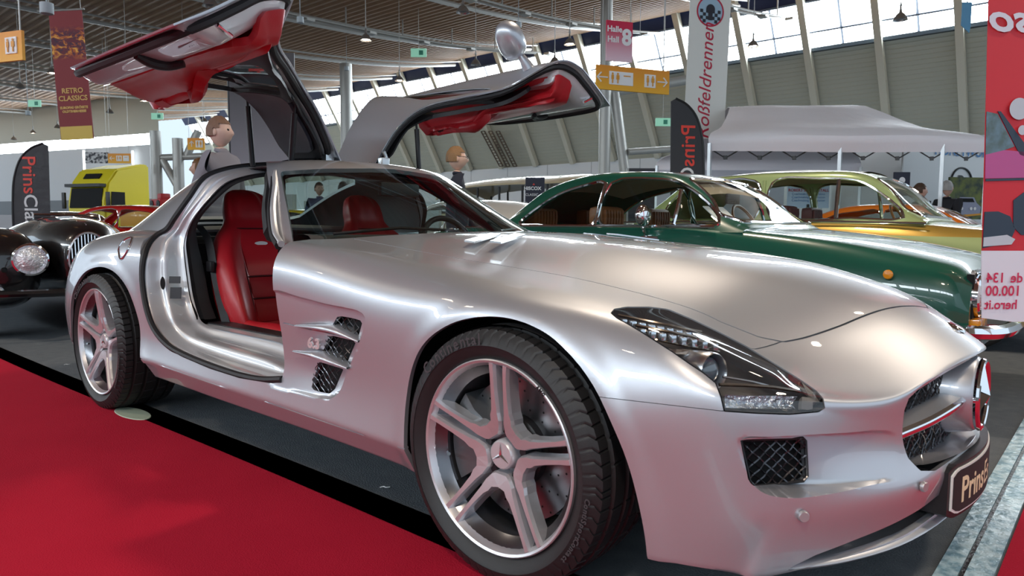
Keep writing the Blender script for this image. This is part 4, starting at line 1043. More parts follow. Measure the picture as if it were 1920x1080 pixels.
for s in (1, -1):
    dr = empty('gullwing_door', (0, 0, 0), 0, parent=sports)
    # outer skin with window hole
    bm = sheet(np.zeros((KU, KT)), s, [lambda x, y, z: -winf(0)(x, y, z)]); solid(bm, .006)
    skin = obj('door_skin', bm, M_paint, dr, ang=50)
    bm = sheet(np.full((KU, KT), .008), s, [winf(-.012)]); obj('door_window', bm, glass('door_glass', (.55, .62, .60), 1.0), dr)
    # inner silver frame: rises quickly from the edge
    EU = np.minimum(SL_u-SL_u[:1], SL_u[-1:]-SL_u); BULK = sst(.35, 1.35, TT)*(1-sst(4.1, 5.0, TT))*sst(.02, .10, EU)
    offi = .004+.034*sst(.022, .050, EDG)+.072*BULK+.012*sst(5.0, 6.0, TT)
    bm = sheet(offi, s, [lambda x, y, z: -winf(-.004)(x, y, z), lambda x, y, z: y-8.9]); obj('inner_frame', bm, M_jamb, dr, ang=60)
    # rubber gasket round the edge
    e_ = []
    n = 40
    us, ue, ts, te = .028, .975, .16, 8.82
    for k in range(n): e_.append((us+(ue-us)*k/n, ts))
    for k in range(n): e_.append((ue, ts+(te-ts)*k/n))
    for k in range(n): e_.append((ue-(ue-us)*k/n, te))
    for k in range(n): e_.append((us, te-(te-ts)*k/n))
    def rnd(u, t):   # round the corners of the loop
        cu, ct = .5, 4.5; a, b = (u-cu)/.475, (t-ct)/4.34; m = (abs(a)**14+abs(b)**14)**(1/14.); return cu+a/m*.475*.985, ct+b/m*4.34*.99
    loop = [rnd(*q) for q in e_]
    bm = bmesh.new(); add_tube(bm, [dp(u, t, .030, s) for u, t in loop], .017, 8, closed=True); obj('door_seal', bm, M_rubber, dr)
    bm = bmesh.new(); add_tube(bm, [dp(min(max(u, .004), .996), min(max(t, .03), 8.97), .006, s) for u, t in [(q[0]*1.045-.0225, q[1]*1.03-.135) for q in loop]], .006, 6, closed=True); obj('skin_edge', bm, M_paint, dr)
    # black window surround and dark roof lining
    WO = smooth_poly([(.055,4.6),(.5,4.55),(.94,4.6),(.975,5.3),(.96,6.8),(.93,7.15),(.08,7.15),(.035,6.6),(.03,5.4)], 3)
    offb = .066+.010*sst(0, .03, EDG)
    bm = sheet(offb, s, [lambda x, y, z: sdf_poly(np.array(WO)*[1, .3], x, y*.3), lambda x, y, z: -winf(-.0)(x, y, z)]); solid(bm, .02); obj('window_surround', bm, M_black, dr)
    RL = smooth_poly([(.13,6.95),(.5,6.92),(.88,6.95),(.90,7.8),(.86,8.62),(.5,8.68),(.16,8.62),(.12,7.8)], 3)
    bm = sheet(np.full((KU, KT), .082), s, [lambda x, y, z: sdf_poly(np.array(RL)*[1, .3], x, y*.3)]); solid(bm, .015); obj('roof_lining', bm, M_alc, dr)
    RF = smooth_poly([(.06,6.7),(.94,6.7),(.955,7.8),(.92,8.78),(.08,8.78),(.05,7.8)], 3)
    bm = sheet(np.full((KU, KT), .070), s, [lambda x, y, z: sdf_poly(np.array(RF)*[1, .3], x, y*.3)]); solid(bm, .01); obj('roof_frame', bm, M_black, dr)
    # red door trim, thick below the window
    TR = smooth_poly([(.07,2.3),(.20,1.70),(.45,1.45),(.75,1.40),(.90,1.45),(.945,1.9),(.96,3.6),(.95,4.55),(.90,4.93),(.55,4.97),(.25,5.02),(.09,5.10),(.05,4.6),(.04,3.4)], 3)
    trf = lambda x, y, z: sdf_poly(np.array(TR)*[1, .3], x, y*.3)
    sd = sdf_poly(np.array(TR)*[1, .3], UU, TT*.3)
    arm = .040*sst(2.2, 2.9, TT)*(1-sst(3.2, 4.1, TT))*sst(.12, .3, UU)*(1-sst(.62, .80, UU))
    offt = offi+.004+.015*sst(0, .05, -sd)+(.050+.070*sst(.48, .62, UU))*sst(1.4, 2.5, TT)*(1-sst(4.1, 5.0, TT))*sst(.0, .12, EU)+arm*.5
    bm = sheet(offt, s, [trf]); solid(bm, .03); trim = obj('door_trim', bm, M_red, dr, ang=60)
    PK = [(.70,2.9),(.86,2.85),(.88,3.6),(.72,3.65)]
    bm = sheet(offt+.003, s, [lambda x, y, z: sdf_poly(np.array(PK)*[1, .3], x, y*.3)]); solid(bm, .006); obj('door_pocket', bm, M_dark, trim)
    # pull strap, latch, loudspeaker, stay bracket
    bm = bmesh.new(); pts = catmull([dp(.43, .50, .045, s), dp(.42, .8, .085, s), dp(.40, 1.15, .115, s), dp(.36, 1.45, .13, s)], 6); add_tube(bm, pts, [.013+.006*sin(pi*i/(len(pts)-1)) for i in range(len(pts))], 10); obj('pull_handle', bm, M_black, dr)
    bm = bmesh.new(); vs = [bm.verts.new(dp(u, t, o_, s)) for u, t, o_ in ((.22, .78, .070), (.22, 1.35, .098), (.08, 1.35, .094), (.08, .75, .064))]; bm.faces.new(vs); bmesh.ops.solidify(bm, geom=bm.faces[:], thickness=.003)
    obj('speaker_cover', bm, M_jamb, dr, smooth=False)
    c = Vector(dp(.15, 1.05, .0875, s)); nn = (Vector(dp(.22, .78, .070, s))-Vector(dp(.08, 1.35, .094, s))).cross(Vector(dp(.22, 1.35, .098, s))-Vector(dp(.08, .75, .064, s))).normalized(); _, a1, a2 = frame_axes(nn)
    bm = bmesh.new()
    for rr_, cnt in ((.008, 6), (.016, 12), (.024, 18), (.032, 24)):
        for k in range(cnt):
            q = c+a1*rr_*cos(2*pi*k/cnt)+a2*rr_*sin(2*pi*k/cnt); vs = [bm.verts.new(q+a1*.0022*cos(t)+a2*.0022*sin(t)) for t in (0, pi/2, pi, 3*pi/2)]; bm.faces.new(vs)
    tag(obj('speaker_perforation', bm, M_dark, dr, smooth=False), kind='stuff')
    bm = bmesh.new(); add_tube(bm, [dp(.035, 1.2, .05, s), dp(.05, 1.5, .10, s)], .008, 8); obj('stay_pin', bm, M_chrome, dr)
    # exterior mirror on the front of the door skin (body colour)
    base = Vector(dp(.17, 4.15, -.002, s)); out = (Vector(dp(.17, 4.15, -.1, s))-base).normalized()
    m_ = empty('door_mirror', (0, 0, 0), 0, parent=dr)
    fwd = Vector((1, 0, 0)); upm = fwd.cross(out).normalized()
    hd = base+out*.135-fwd*.045
    bm = bmesh.new(); add_tube(bm, catmull([base-out*.01+fwd*.02, base+out*.04+fwd*.01, base+out*.085-fwd*.015, hd], 4), [.036, .033, .03, .027, .024, .022, .021, .02, .02, .02, .02, .02, .02][:13], 12); obj('mirror_stalk', bm, M_paint, m_)
    bm = bmesh.new(); bmesh.ops.create_uvsphere(bm, u_segments=28, v_segments=18, radius=1)
    for v in bm.verts:
        x, y, z = v.co; k = 1.0 if x > 0 else .6
        e = .62; sx = lambda q, ee: math.copysign(abs(q)**ee, q)
        v.co = hd+out*(sx(y, .8)*.105+.02)+upm*(sx(z, .8)*.068)+fwd*(x*.095*k)
    bmesh.ops.recalc_face_normals(bm, faces=bm.faces); obj('mirror_housing', bm, M_paint, m_)
    bm = lathe([(.0001, 0), (.92, 0), (1, .03)], 'X', 32)
    for v in bm.verts: x, y, z = v.co; v.co = hd+out*(y*.092+.02)+upm*(z*.056)-fwd*(.030-x*.1)
    obj('mirror_glass', bm, M_chrome, m_)
    # gas struts and hinges
    for (a, b) in (((-1.80, .40, 1.205), dp(.06, 7.35, .075, s)), ((-2.11, .42, 1.215), dp(.94, 7.35, .075, s))):
        a = Vector((a[0], -a[1]*s, a[2])); b = Vector(b); d_ = b-a
        bm = bmesh.new(); add_tube(bm, [a, a+d_*.86], .0135, 12); add_tube(bm, [a+d_*.86, b], .006, 8); obj('gas_strut', bm, M_black, dr)
    for x in (-1.83, -2.06):
        bm = bmesh.new(); add_box(bm, (x, -.175*s, 1.262), (.042, .05, .05), bev=.006); add_tube(bm, [(x, -.16*s, 1.25), (x, -.19*s, 1.292), (x, -.175*s, 1.32)], .011, 8); obj('door_hinge', bm, mat('zinc', (.6, .64, .66), .35, .9), dr)
# ----------------------------------------------------------------- headlamps
def inset_copy(bm, d):
    nb = bm.copy(); nb.normal_update()
    for v, n in [(v, v.normal.copy()) for v in nb.verts]: v.co -= n*d
    return nb
M_lampglass = glass('lamp_glass', (.93, .94, .95), 1.0)
M_lampdark = mat('lamp_bezel', (.05, .05, .055), .35)
M_satin = mat('satin_metal', (.55, .56, .58), .28, 1.0)
bmesh.ops.recalc_face_normals(HL, faces=HL.faces)
HL.normal_update()
if sum(f.normal.z for f in HL.faces) < 0: bmesh.ops.reverse_faces(HL, faces=HL.faces)
def lamp_pt(px, py, s, d, _c={}):
    """point under the lamp glass seen at a pixel on the near side, d metres deep along the surface normal"""
    if 't' not in _c:
        from mathutils.bvhtree import BVHTree
        _c['t'] = BVHTree.FromBMesh(HLCOPY)
    h = _c['t'].ray_cast(Vector(CAM), Vector(ray(px, py)).normalized())
    if h[0] is None: h = _c['t'].find_nearest(Vector(onD(px, py, 1.9)))
    n = h[1] if h[1].dot(Vector(ray(px, py))) < 0 else -h[1]
    p = h[0]-n*d; return Vector((p.x, p.y*s, p.z))
HLCOPY = HL.copy()
nearf = [f for f in HL.faces if f.calc_center_median().y < 0]
for s in (1, -1):
    g = HL.copy(); bmesh.ops.delete(g, geom=[f for f in g.faces if f.calc_center_median().y*s > 0], context='FACES')
    hl = empty('headlamp', (0, 0, 0), parent=sports)
    gg = g.copy(); obj('lamp_glass', gg, M_lampglass, hl, ang=70)
    # bowl: the same outline sunk deep, with a black wall
    bw = inset_copy(g, .0); es = [e for e in bw.edges if e.is_boundary]; bw.normal_update()
    nb = inset_copy(g, .055)
    cmap = list(zip(bw.verts, nb.verts))
    W = bmesh.new(); vv = {}
    def gv_(co):
        k = tuple(round(c, 6) for c in co)
        if k not in vv: vv[k] = W.verts.new(co)
        return vv[k]
    pair = {v.index: (v.co.copy(), u.co.copy()) for v, u in cmap}
    bw.verts.index_update()
    pair = {v: (v.co.copy(), u.co.copy()) for v, u in cmap}
    for e in es:
        a, b = pair[e.verts[0]], pair[e.verts[1]]
        W.faces.new((gv_(a[0]), gv_(b[0]), gv_(b[1]), gv_(a[1])))
    for f in nb.faces:
        try: W.faces.new([gv_(v.co) for v in f.verts])
        except Exception: pass
    bmesh.ops.recalc_face_normals(W, faces=W.faces)
    obj('lamp_bowl', W, M_lampdark, hl, ang=50); bw.free(); nb.free(); g.free()
    # chrome line round the glass
    # two indicator strips with cells
    for (a, b, n, r) in (((1160, 588), (1318, 620), 9, 7), ((1192, 607), (1352, 638), 8, 8)):
        bm = bmesh.new(); pts = [lamp_pt(a[0]+(b[0]-a[0])*t, a[1]+(b[1]-a[1])*t+ -5, s, .010) for t in np.linspace(0, 1, 9)]
        add_tube(bm, pts, .0035, 6); pts2 = [p+Vector((0, 0, -.024)) for p in pts]; add_tube(bm, pts2, .0035, 6)
        obj('light_rail', bm, mat('amber_grey_metal', (.30, .25, .21), .25, 1.0), hl)
        for k in range(n):
            t = (k+.5)/n; c = lamp_pt(a[0]+(b[0]-a[0])*t, a[1]+(b[1]-a[1])*t+3, s, .012)+Vector((0, 0, -.003))
            bm = bmesh.new(); add_box(bm, (0, 0, 0), (.024, .013, .017), bev=.003); bmesh.ops.rotate(bm, cent=(0, 0, 0), matrix=Matrix.Rotation(radians(35)*s*-1, 3, 'Z'), verts=bm.verts); bmesh.ops.translate(bm, vec=c, verts=bm.verts)
            obj('light_cell', bm, mat('light_cell', (.75, .80, .85), .15, .9), hl)
    # projector lens
    c = lamp_pt(1338, 677, s, .030); ax = Vector((.93, -.30*s, .05)).normalized(); _, u, v = frame_axes(ax)
    bm = bmesh.new()
    def rng(r, h): return [bm.verts.new(c+ax*h+u*r*cos(2*pi*k/36)+v*r*sin(2*pi*k/36)) for k in range(36)]
    rs = [rng(r, h) for r, h in ((.040, -.085), (.041, -.02), (.0415, .012), (.0385, .018), (.034, .008), (.033, -.01))]
    for a, b in zip(rs[:-1], rs[1:]):
        for k in range(36): bm.faces.new((a[k], a[(k+1) % 36], b[(k+1) % 36], b[k]))
    obj('projector_ring', bm, M_satin, hl, ang=40)
    bm = bmesh.new(); L = [rng(r, h) for r, h in ((.033, -.008), (.028, .004), (.018, .012), (.006, .016))]
    for a, b in zip(L[:-1], L[1:]):
        for k in range(36): bm.faces.new((a[k], a[(k+1) % 36], b[(k+1) % 36], b[k]))
    bm.faces.new(L[-1]); obj('projector_lens', bm, mat('lens_glass', (.10, .13, .16), .03, 0, coat=1.0, spec=1.0), hl)
    bm = bmesh.new(); P_ = [lamp_pt(*q, s, .02) for q in ((1248, 641), (1300, 643), (1338, 650), (1300, 652), (1262, 652))]; bm.faces.new([bm.verts.new(p) for p in P_]); solid(bm, .01); obj('projector_brow', bm, M_satin, hl, smooth=False)
    # lower lamp: clear reflector box, ridge and grey end block
    rows = [[lamp_pt(x, y, s, d) for x in (1362, 1410, 1455, 1500)] for y, d in ((737, .010), (752, .022), (766, .012))]
    bm, _ = grid_surface(rows, 4, 3); obj('side_light', bm, mat('lamp_reflector', (.62, .66, .70), .08, 1.0, bump=(70, 1.0, .02)), hl)
    bm, _ = grid_surface([[lamp_pt(x, y, s, .006) for x in (1507, 1528, 1541)] for y in (740, 752, 767)], 2, 2); solid(bm, .01); obj('end_block', bm, mat('grey_block', (.13, .125, .12), .45), hl)
    bm = bmesh.new(); add_tube(bm, [lamp_pt(x, y, s, .006) for x, y in ((1350, 718), (1400, 719), (1450, 722), (1500, 729), (1533, 736))], .004, 6)
    obj('lamp_ridge', bm, mat('amber_grey_metal', (.3, .25, .21), .25, 1.0), hl)
    bm = bmesh.new(); add_tube(bm, [lamp_pt(x, y, s, .02) for x, y in ((1362, 695), (1420, 704), (1480, 718), (1528, 730))], .003, 6); obj('lamp_seam', bm, M_satin, hl)

# ----------------------------------------------------------------- mesh grilles
def lattice(name, poly, to3, pitch, rad, parent, m, ang=40, wave=True):
    """diamond mesh inside a 2-D polygon; to3 maps plane coordinates to the scene"""
    A = np.array(poly); c = A.mean(0); R = max(np.hypot(*(A-c).T)); bm = bmesh.new()
    for sg in (1, -1):
        d = np.array([cos(radians(ang)), sg*sin(radians(ang))]); n = np.array([-d[1], d[0]])
        k = -int(R/pitch)-1
        while k*pitch < R:
            o = c+n*k*pitch; ts = np.linspace(-R, R, 160); X = o[0]+d[0]*ts; Y = o[1]+d[1]*ts
            ins = sdf_poly(A, X, Y) < 0; run = []
            for i in range(len(ts)+1):
                if i < len(ts) and ins[i]: run.append((X[i], Y[i]))
                else:
                    if len(run) > 1:
                        pts = run[::4]+[run[-1]] if len(run) > 4 else run
                        add_tube(bm, [to3(*p, (.0025*sin(hypot(p[0]-c[0], p[1]-c[1])/pitch*pi) if wave else 0)) for p in pts], rad, 4, caps=False)
                    run = []
            k += 1
    return obj(name, bm, m, parent)
M_wire = mat('grille_wire', (.07, .07, .078), .28, .9, coat=.3)
for s in (1, -1):
    for vp in VENTS:
        pl = [onY(a, b, -.925) for a, b in vp]; p2 = [(p[0], p[2]) for p in pl]
        bm = prism([(x, -.905*s, z) for x, z in [(p2[0][0]-.02, p2[0][1]+.01)]+p2[1:]], (0, .003*s, 0)); v_ = obj('side_vent', bm, M_dark, sports, smooth=False)
        lattice('vent_mesh', p2, lambda a, b, c: (a, -(.932+c)*s, b), .0205, .0017, v_, M_wire, 42)
    # fins between the vents
    for tip, mid_, e1, e2 in (((553, 610), (600, 611), (624, 614), (671, 637)), ((549, 658), (585, 662), (604, 666), (650, 687))):
        T = onY(*tip, -.958); Mi = onY(*mid_, -.968); A = onY(*e1, -.955); B = onY(*e2, -.958)
        f = lambda p, dy, dz: (p[0], -(abs(p[1])+dy)*s, p[2]+dz)
        rows = [[f(T, -.003, .002), f(Mi, -.03, .004), f(A, -.055, .006), f(B, -.018, -.002)], [f(T, .002, 0), f(Mi, .002, .0), f(A, .005, -.004), f(B, .0, -.004)],
                [f(T, .003, -.003), f(Mi, .006, -.012), f(A, .008, -.016), f(B, .001, -.008)], [f(T, -.004, -.005), f(Mi, -.03, -.018), f(A, -.05, -.02), f(B, -.018, -.009)]]
        bm, _ = grid_surface(rows, 6, 3); bmesh.ops.recalc_face_normals(bm, faces=bm.faces); obj('vent_fin', bm, M_paint, sports, ang=60)
    # fog intake mesh, on a plane set into the recess
    o = Vector((.572, -.80, .455)); e = Vector((.672, -.672, .450)); d_ = Vector((.625, -.765, .36))
    uu = (e-o).normalized(); nn = uu.cross(d_-o).normalized(); vv2 = nn.cross(uu).normalized()
    def topl(px, py):
        r = Vector(ray(px, py)); c = Vector(CAM); t = (o-c).dot(nn)/r.dot(nn); q = c+r*t-o; return (q.dot(uu), q.dot(vv2))
    p2 = [topl(a, b) for a, b in FOG]
    if nn.x < 0: sgn = -1
    else: sgn = 1
    to3 = lambda a, b, c, s=s: (lambda q: (q.x, q.y*s, q.z))(o+uu*a+vv2*b+nn*sgn*(c+.004))
    bk = [o+uu*a*1.04+vv2*b*1.04-nn*sgn*.03 for a, b in p2]; bk = [(q.x, q.y*s, q.z) for q in bk]
    bm = prism(bk, Vector((nn.x, nn.y*s, nn.z))*-sgn*.01); fg = obj('fog_intake', bm, M_dark, sports, smooth=False)
    lattice('intake_mesh', p2, to3, .0175, .0022, fg, M_wire, 40)
    fr_ = bmesh.new(); add_tube(fr_, [to3(a, b, 0) for a, b in p2], .004, 6, closed=True); obj('intake_frame', fr_, M_black, fg)
# main grille: black mesh on a bowed plane behind the opening
def gx(w_): return .80-.05+.09*(1-(w_/.45)**2)
bm, _ = grid_surface([[(gx(abs(y))-.03, y, z) for y in np.linspace(-.44, .44, 9)] for z in (.33, .46, .555)], 3, 3); g_ = obj('grille', bm, M_dark, sports)
gp = [(w_, z) for w_, z in GRILLE if w_ >= 0]; gp = gp+[(-a, b) for a, b in gp[::-1]]
lattice('grille_mesh', gp, lambda a, b, c: (gx(abs(a))+c, a, b), .0155, .0020, g_, M_wire, 45)
# cross wing with bright lower edge, hub and star
WG = [(.105, .885, .470), (.2, .872, .463), (.32, .845, .450), (.435, .803, .434)]
for nm, m_, rws in (('grille_wing', M_paint, [(-.13, .022), (-.06, .020), (.0, .010)]), ('wing_chrome', M_chrome, [(.0, .012), (.009, .003), (.005, -.012), (-.03, -.016)])):
    rows = []
    for dx, dz in rws:
        rows.append([(x+dx, w_, z+dz) for w_, x, z in WG])
    for s in (1, -1):
        bm, _ = grid_surface([[(a, -b*s, c) for a, b, c in r] for r in rows], 5, 4); solid(bm, .004); obj(nm, bm, m_, g_)
def ell_ring(bm, x, r, z0=.475, n=48): return [bm.verts.new((x, r*cos(2*pi*k/n), z0+r*sin(2*pi*k/n))) for k in range(n)]
bm = bmesh.new(); RR = [ell_ring(bm, x, r) for x, r in ((.80, .125), (.86, .112), (.90, .102), (.906, .098), (.910, .092), (.900, .088))]
for a, b in zip(RR[:-1], RR[1:]):
    for k in range(48): bm.faces.new((a[k], a[(k+1) % 48], b[(k+1) % 48], b[k]))
obj('star_housing', bm, M_paint, g_, ang=40)
bm = bmesh.new(); add_tube(bm, [(.914, .090*cos(a), .475+.090*sin(a)) for a in np.linspace(0, 2*pi, 49)[:-1]], .009, 8, closed=True); obj('star_ring', bm, M_chrome, g_)
bm = bmesh.new()
for k in range(3):
    a = radians(90+120*k); t = Vector((.916, .088*cos(a), .475+.088*sin(a))); l = Vector((0, cos(a+pi/2), sin(a+pi/2)))*.017; c0 = Vector((.934, 0, .475)); b0 = Vector((.909, 0, .475))
    bs = Vector((.910, .012*cos(a), .475+.012*sin(a)))
    v = [bm.verts.new(p) for p in (t, bs+l, c0, bs-l, b0)]
    for q in ((0, 1, 2), (0, 2, 3), (1, 0, 4), (3, 4, 0)): bm.faces.new([v[i] for i in q])
bmesh.ops.recalc_face_normals(bm, faces=bm.faces); obj('star', bm, M_chrome, g_, smooth=False)
bm = lathe([(.0001, .892), (.088, .892), (.09, .888)], 'X', 40, (0, 0, .475)); obj('star_backing', bm, M_dark, g_)
# lower grille lip and slot
rows = [[(x+a, -w_, z+b) for w_, x, z in [(.42, .80, .375), (.36, .835, .352), (.2, .885, .345), (0, .91, .345)]]+[(x+a, w_, z+b) for w_, x, z in [(.2, .885, .345), (.36, .835, .352), (.42, .80, .375)]] for a, b in ((.0, .0), (-.03, -.004), (-.10, .0))]
bm, _ = grid_surface(rows, 5, 3); obj('grille_lip', bm, M_paint, sports)
rows = [[(x+a, -w_, z+b) for w_, x, z in [(.78, .66, .185), (.62, .75, .178), (.4, .83, .175), (0, .875, .172)]]+[(x+a, w_, z+b) for w_, x, z in [(.4, .83, .175), (.62, .75, .178), (.78, .66, .185)]] for a, b in ((-.005, -.008), (.012, .004), (-.01, .016), (-.10, .012), (-.20, .03))]
bm, _ = grid_surface(rows, 5, 3); obj('front_splitter', bm, M_paint, sports, ang=60)
bm = bmesh.new(); add_box(bm, (.60, 0, .225), (.24, 1.24, .09)); obj('slot_backing', bm, M_dark, sports, smooth=False)
for s in (1, -1):   # scoops at the slot ends
    bm, _ = grid_surface([[(.672, -.772*s, .190), (.74, -.62*s, .19), (.79, -.50*s, .195)], [(.66, -.73*s, .20), (.70, -.60*s, .20), (.74, -.47*s, .20)], [(.66, -.72*s, .225), (.68, -.60*s, .25), (.72, -.48*s, .262)]], 5, 4)
    obj('slot_scoop', bm, M_paint, sports, ang=80)
    for wv, xx, zz in ((.775, .712, .318), (.42, .866, .322)):
        bm = lathe([(.0001, .004), (.0105, .004), (.012, .002), (.0125, -.004)], 'X', 20)
        yaw_ = radians(-48 if wv > .6 else -20)*s
        bmesh.ops.rotate(bm, cent=(0, 0, 0), matrix=Matrix.Rotation(yaw_, 3, 'Z'), verts=bm.verts); bmesh.ops.translate(bm, vec=(xx, -wv*s, zz), verts=bm.verts)
        obj('parking_sensor', bm, mat('sensor_grey', (.45, .44, .46), .4, .6), sports)
# bonnet badge
bm = lathe([(.0001, .006), (.018, .006), (.024, .004), (.027, 0)], 'Z', 32); bmesh.ops.rotate(bm, cent=(0, 0, 0), matrix=Matrix.Rotation(radians(27), 3, 'Y'), verts=bm.verts); bmesh.ops.translate(bm, vec=(.845, 0, .652), verts=bm.verts)
obj('nose_badge', bm, M_chrome, sports)
# number plate
PT = radians(12)
pl = empty('number_plate', (.932, 0, .268), 0, parent=sports)
def bent(bm, k=.5, dx=0.0):
    for v in bm.verts: v.co.x += dx-k*v.co.y**2
    return bm
def slab(x0, x1, w_, h_, n=28):
    bm = bmesh.new(); rings = []
    for i in range(n+1):
        y = -w_+2*w_*i/n; e = h_-(.014 if i in (0, n) else (.004 if i in (1, n-1) else 0))
        rings.append([bm.verts.new(p) for p in ((x0, y, -e), (x1, y, -e), (x1, y, e), (x0, y, e))])
    for a, b in zip(rings[:-1], rings[1:]):
        for k in range(4): bm.faces.new((a[k], a[(k+1) % 4], b[(k+1) % 4], b[k]))
    bm.faces.new(rings[0][::-1]); bm.faces.new(rings[-1]); bmesh.ops.recalc_face_normals(bm, faces=bm.faces); return bm
obj('plate_holder', bent(slab(-.075, -.004, .275, .068)), M_black, pl, smooth=False)
obj('plate_rim', bent(slab(-.004, .0, .262, .058)), mat('plate_white', (.75, .75, .72), .4), pl, smooth=False)
obj('plate_face', bent(slab(0, .0015, .257, .053)), mat('plate_dark', (.016, .010, .010), .7), pl, smooth=False)
TX = Matrix(((0, 0, 1, .0016), (1, 0, 0, 0), (0, 1, 0, 0), (0, 0, 0, 1)))
po = text_obj('plate_text', 'Prins', .092, mat('plate_letters', (.80, .70, .45), .4), pl, mtx=TX @ Matrix.Translation((-.215, -.004, 0)), ext=.0003, bold=.0016, align='LEFT')
e_ = max(v.co.y for v in po.data.vertices)
p2_ = text_obj('plate_text', 'Es', .092, mat('plate_letters', (.80, .70, .45), .4), pl, mtx=TX @ Matrix.Translation((e_+.006, -.004, 0)), ext=.0003, align='LEFT')
for o in (po, p2_):
    for v in o.data.vertices: v.co.x -= .5*v.co.y**2
# model figures on the wing
for s in (1, -1):
    M = Matrix(((1*s, 0, 0, -.80), (0, 0, -1*s, -.955*s), (0, 1, 0, .538), (0, 0, 0, 1)))
    text_obj('displacement_badge', '6.3', .045, mat('badge_silver', (.78, .79, .80), .25, .55), sports, mtx=M @ Matrix.Translation((0, 0, -.002)), ext=.003, bold=.002, sx=1.25)
# cowl vents in the bonnet
for s in (1, -1):
    for x0 in (-.62, -.50):
        bm = prism([(x0, -.30*s, .900), (x0+.05, -.30*s, .897), (x0+.13, -.52*s, .872), (x0+.08, -.52*s, .876)], (0, 0, -.006)); obj('bonnet_vent', bm, mat('vent_bright', (.7, .74, .78), .2, .7), sports, smooth=False)
# ================================================================= SIGNS, BANNERS, FLAGS
def facing(D, px, py, yaw=0.0):
    """matrix of an upright board at a pixel and depth, facing the aisle; local x to the right, z up"""
    p = Vector(onD(px, py, D)); a = YAW-pi/2+yaw
    return Matrix.Translation(p) @ Matrix.Rotation(a, 4, 'Z')
UPR = Matrix.Rotation(pi/2, 4, 'X')
def board(name, mtx, w, h, th, m, label, cat, group=None):
    bm = bmesh.new(); add_box(bm, (0, 0, 0), (w, th, h)); t = empty(name); t.matrix_world = mtx; obj('board', bm, m, t, smooth=False); tag(t, label, cat, group)
    if name in ('hall_sign', 'direction_sign', 'toilet_sign', 'picture_banner'): hang(t, (-w*.42, w*.42), h/2)
    return t
def gradient(name, c0, c1, z0, z1, rough=.5):
    m = mat(name, c0, rough); nt = m.node_tree; b = nt.nodes['Principled BSDF']; tc = nt.nodes.new('ShaderNodeTexCoord'); sp = nt.nodes.new('ShaderNodeSeparateXYZ'); mr = nt.nodes.new('ShaderNodeMapRange'); mx = nt.nodes.new('ShaderNodeMix'); mx.data_type = 'RGBA'
    mx.inputs[6].default_value = (*c0, 1); mx.inputs[7].default_value = (*c1, 1); mr.inputs[1].default_value = z0; mr.inputs[2].default_value = z1
    nt.links.new(tc.outputs['Object'], sp.inputs[0]); nt.links.new(sp.outputs['Z'], mr.inputs[0]); nt.links.new(mr.outputs[0], mx.inputs[0]); nt.links.new(mx.outputs[2], b.inputs['Base Color']); return m
M_signw = mat('sign_white', (.85, .85, .85), .5)
def sc(D): return D/FPX
def picto(parent, x, z, h, th, kind):
    bm = bmesh.new()
    if kind == 'wc':
        add_box(bm, (x, -th, z), (h*1.0, .01, h)); obj('pictogram_panel', bm, M_signw, parent, smooth=False)
        for k in (-1, 1):
            bm = bmesh.new(); cx = x+k*h*.23; add_lathe(bm, [(.0001, -th-.012), (h*.085, -th-.012)], 'Y', 12, (cx, 0, z+h*.32)); add_box(bm, (cx, -th-.012, z+h*.06), (h*.20 if k < 0 else h*.26, .004, h*.34)); add_box(bm, (cx, -th-.012, z-h*.25), (h*.10, .004, h*.30))
            obj('figure', bm, mat('sign_orange_dark', (.75, .33, .03), .5), parent, smooth=False)
    elif kind == 'box':
        add_box(bm, (x, -th, z), (h*1.1, .01, h)); obj('pictogram_panel', bm, M_signw, parent, smooth=False)
        bm = bmesh.new(); add_box(bm, (x, -th-.01, z+h*.2), (h*.6, .004, h*.08)); obj('figure', bm, mat('sign_orange_dark', (.75, .33, .03), .5), parent, smooth=False)
    else:
        sg = 1 if kind == 'right' else -1
        if kind == 'up':
            add_tube(bm, [(x, -th, z-h*.4), (x, -th, z+h*.4)], h*.06, 5); add_tube(bm, [(x-h*.3, -th, z+.05*h), (x, -th, z+h*.4), (x+h*.3, -th, z+.05*h)], h*.06, 5)
        else:
            add_tube(bm, [(x-sg*h*.45, -th, z), (x+sg*h*.45, -th, z)], h*.06, 5); add_tube(bm, [(x+sg*h*.1, -th, z+.35*h), (x+sg*h*.45, -th, z), (x+sg*h*.1, -th, z-.35*h)], h*.06, 5)
        obj('arrow', bm, M_signw, parent, smooth=False)
# Halle 8 sign
D = 12; k = sc(D); g = gradient('halle_red', (.80, .62, .72), (.62, .02, .07), -.33, .2)
t = board('hall_sign', facing(D, 1161, 78, radians(18)), 54*k, 74*k, .03, g, 'red and pink sign reading Halle 8 Hall hanging above the orange sign', 'sign')
for s_, x, z, sz in (('Halle', -.095, .19, .135), ('Hall', -.12, .02, .135)): text_obj('sign_text', s_, sz, M_signw, t, mtx=Matrix.Translation((x, -.02, z)) @ UPR, bold=.004)
text_obj('sign_number', '8', .36, M_signw, t, mtx=Matrix.Translation((.13, -.02, .06)) @ UPR, bold=.014)
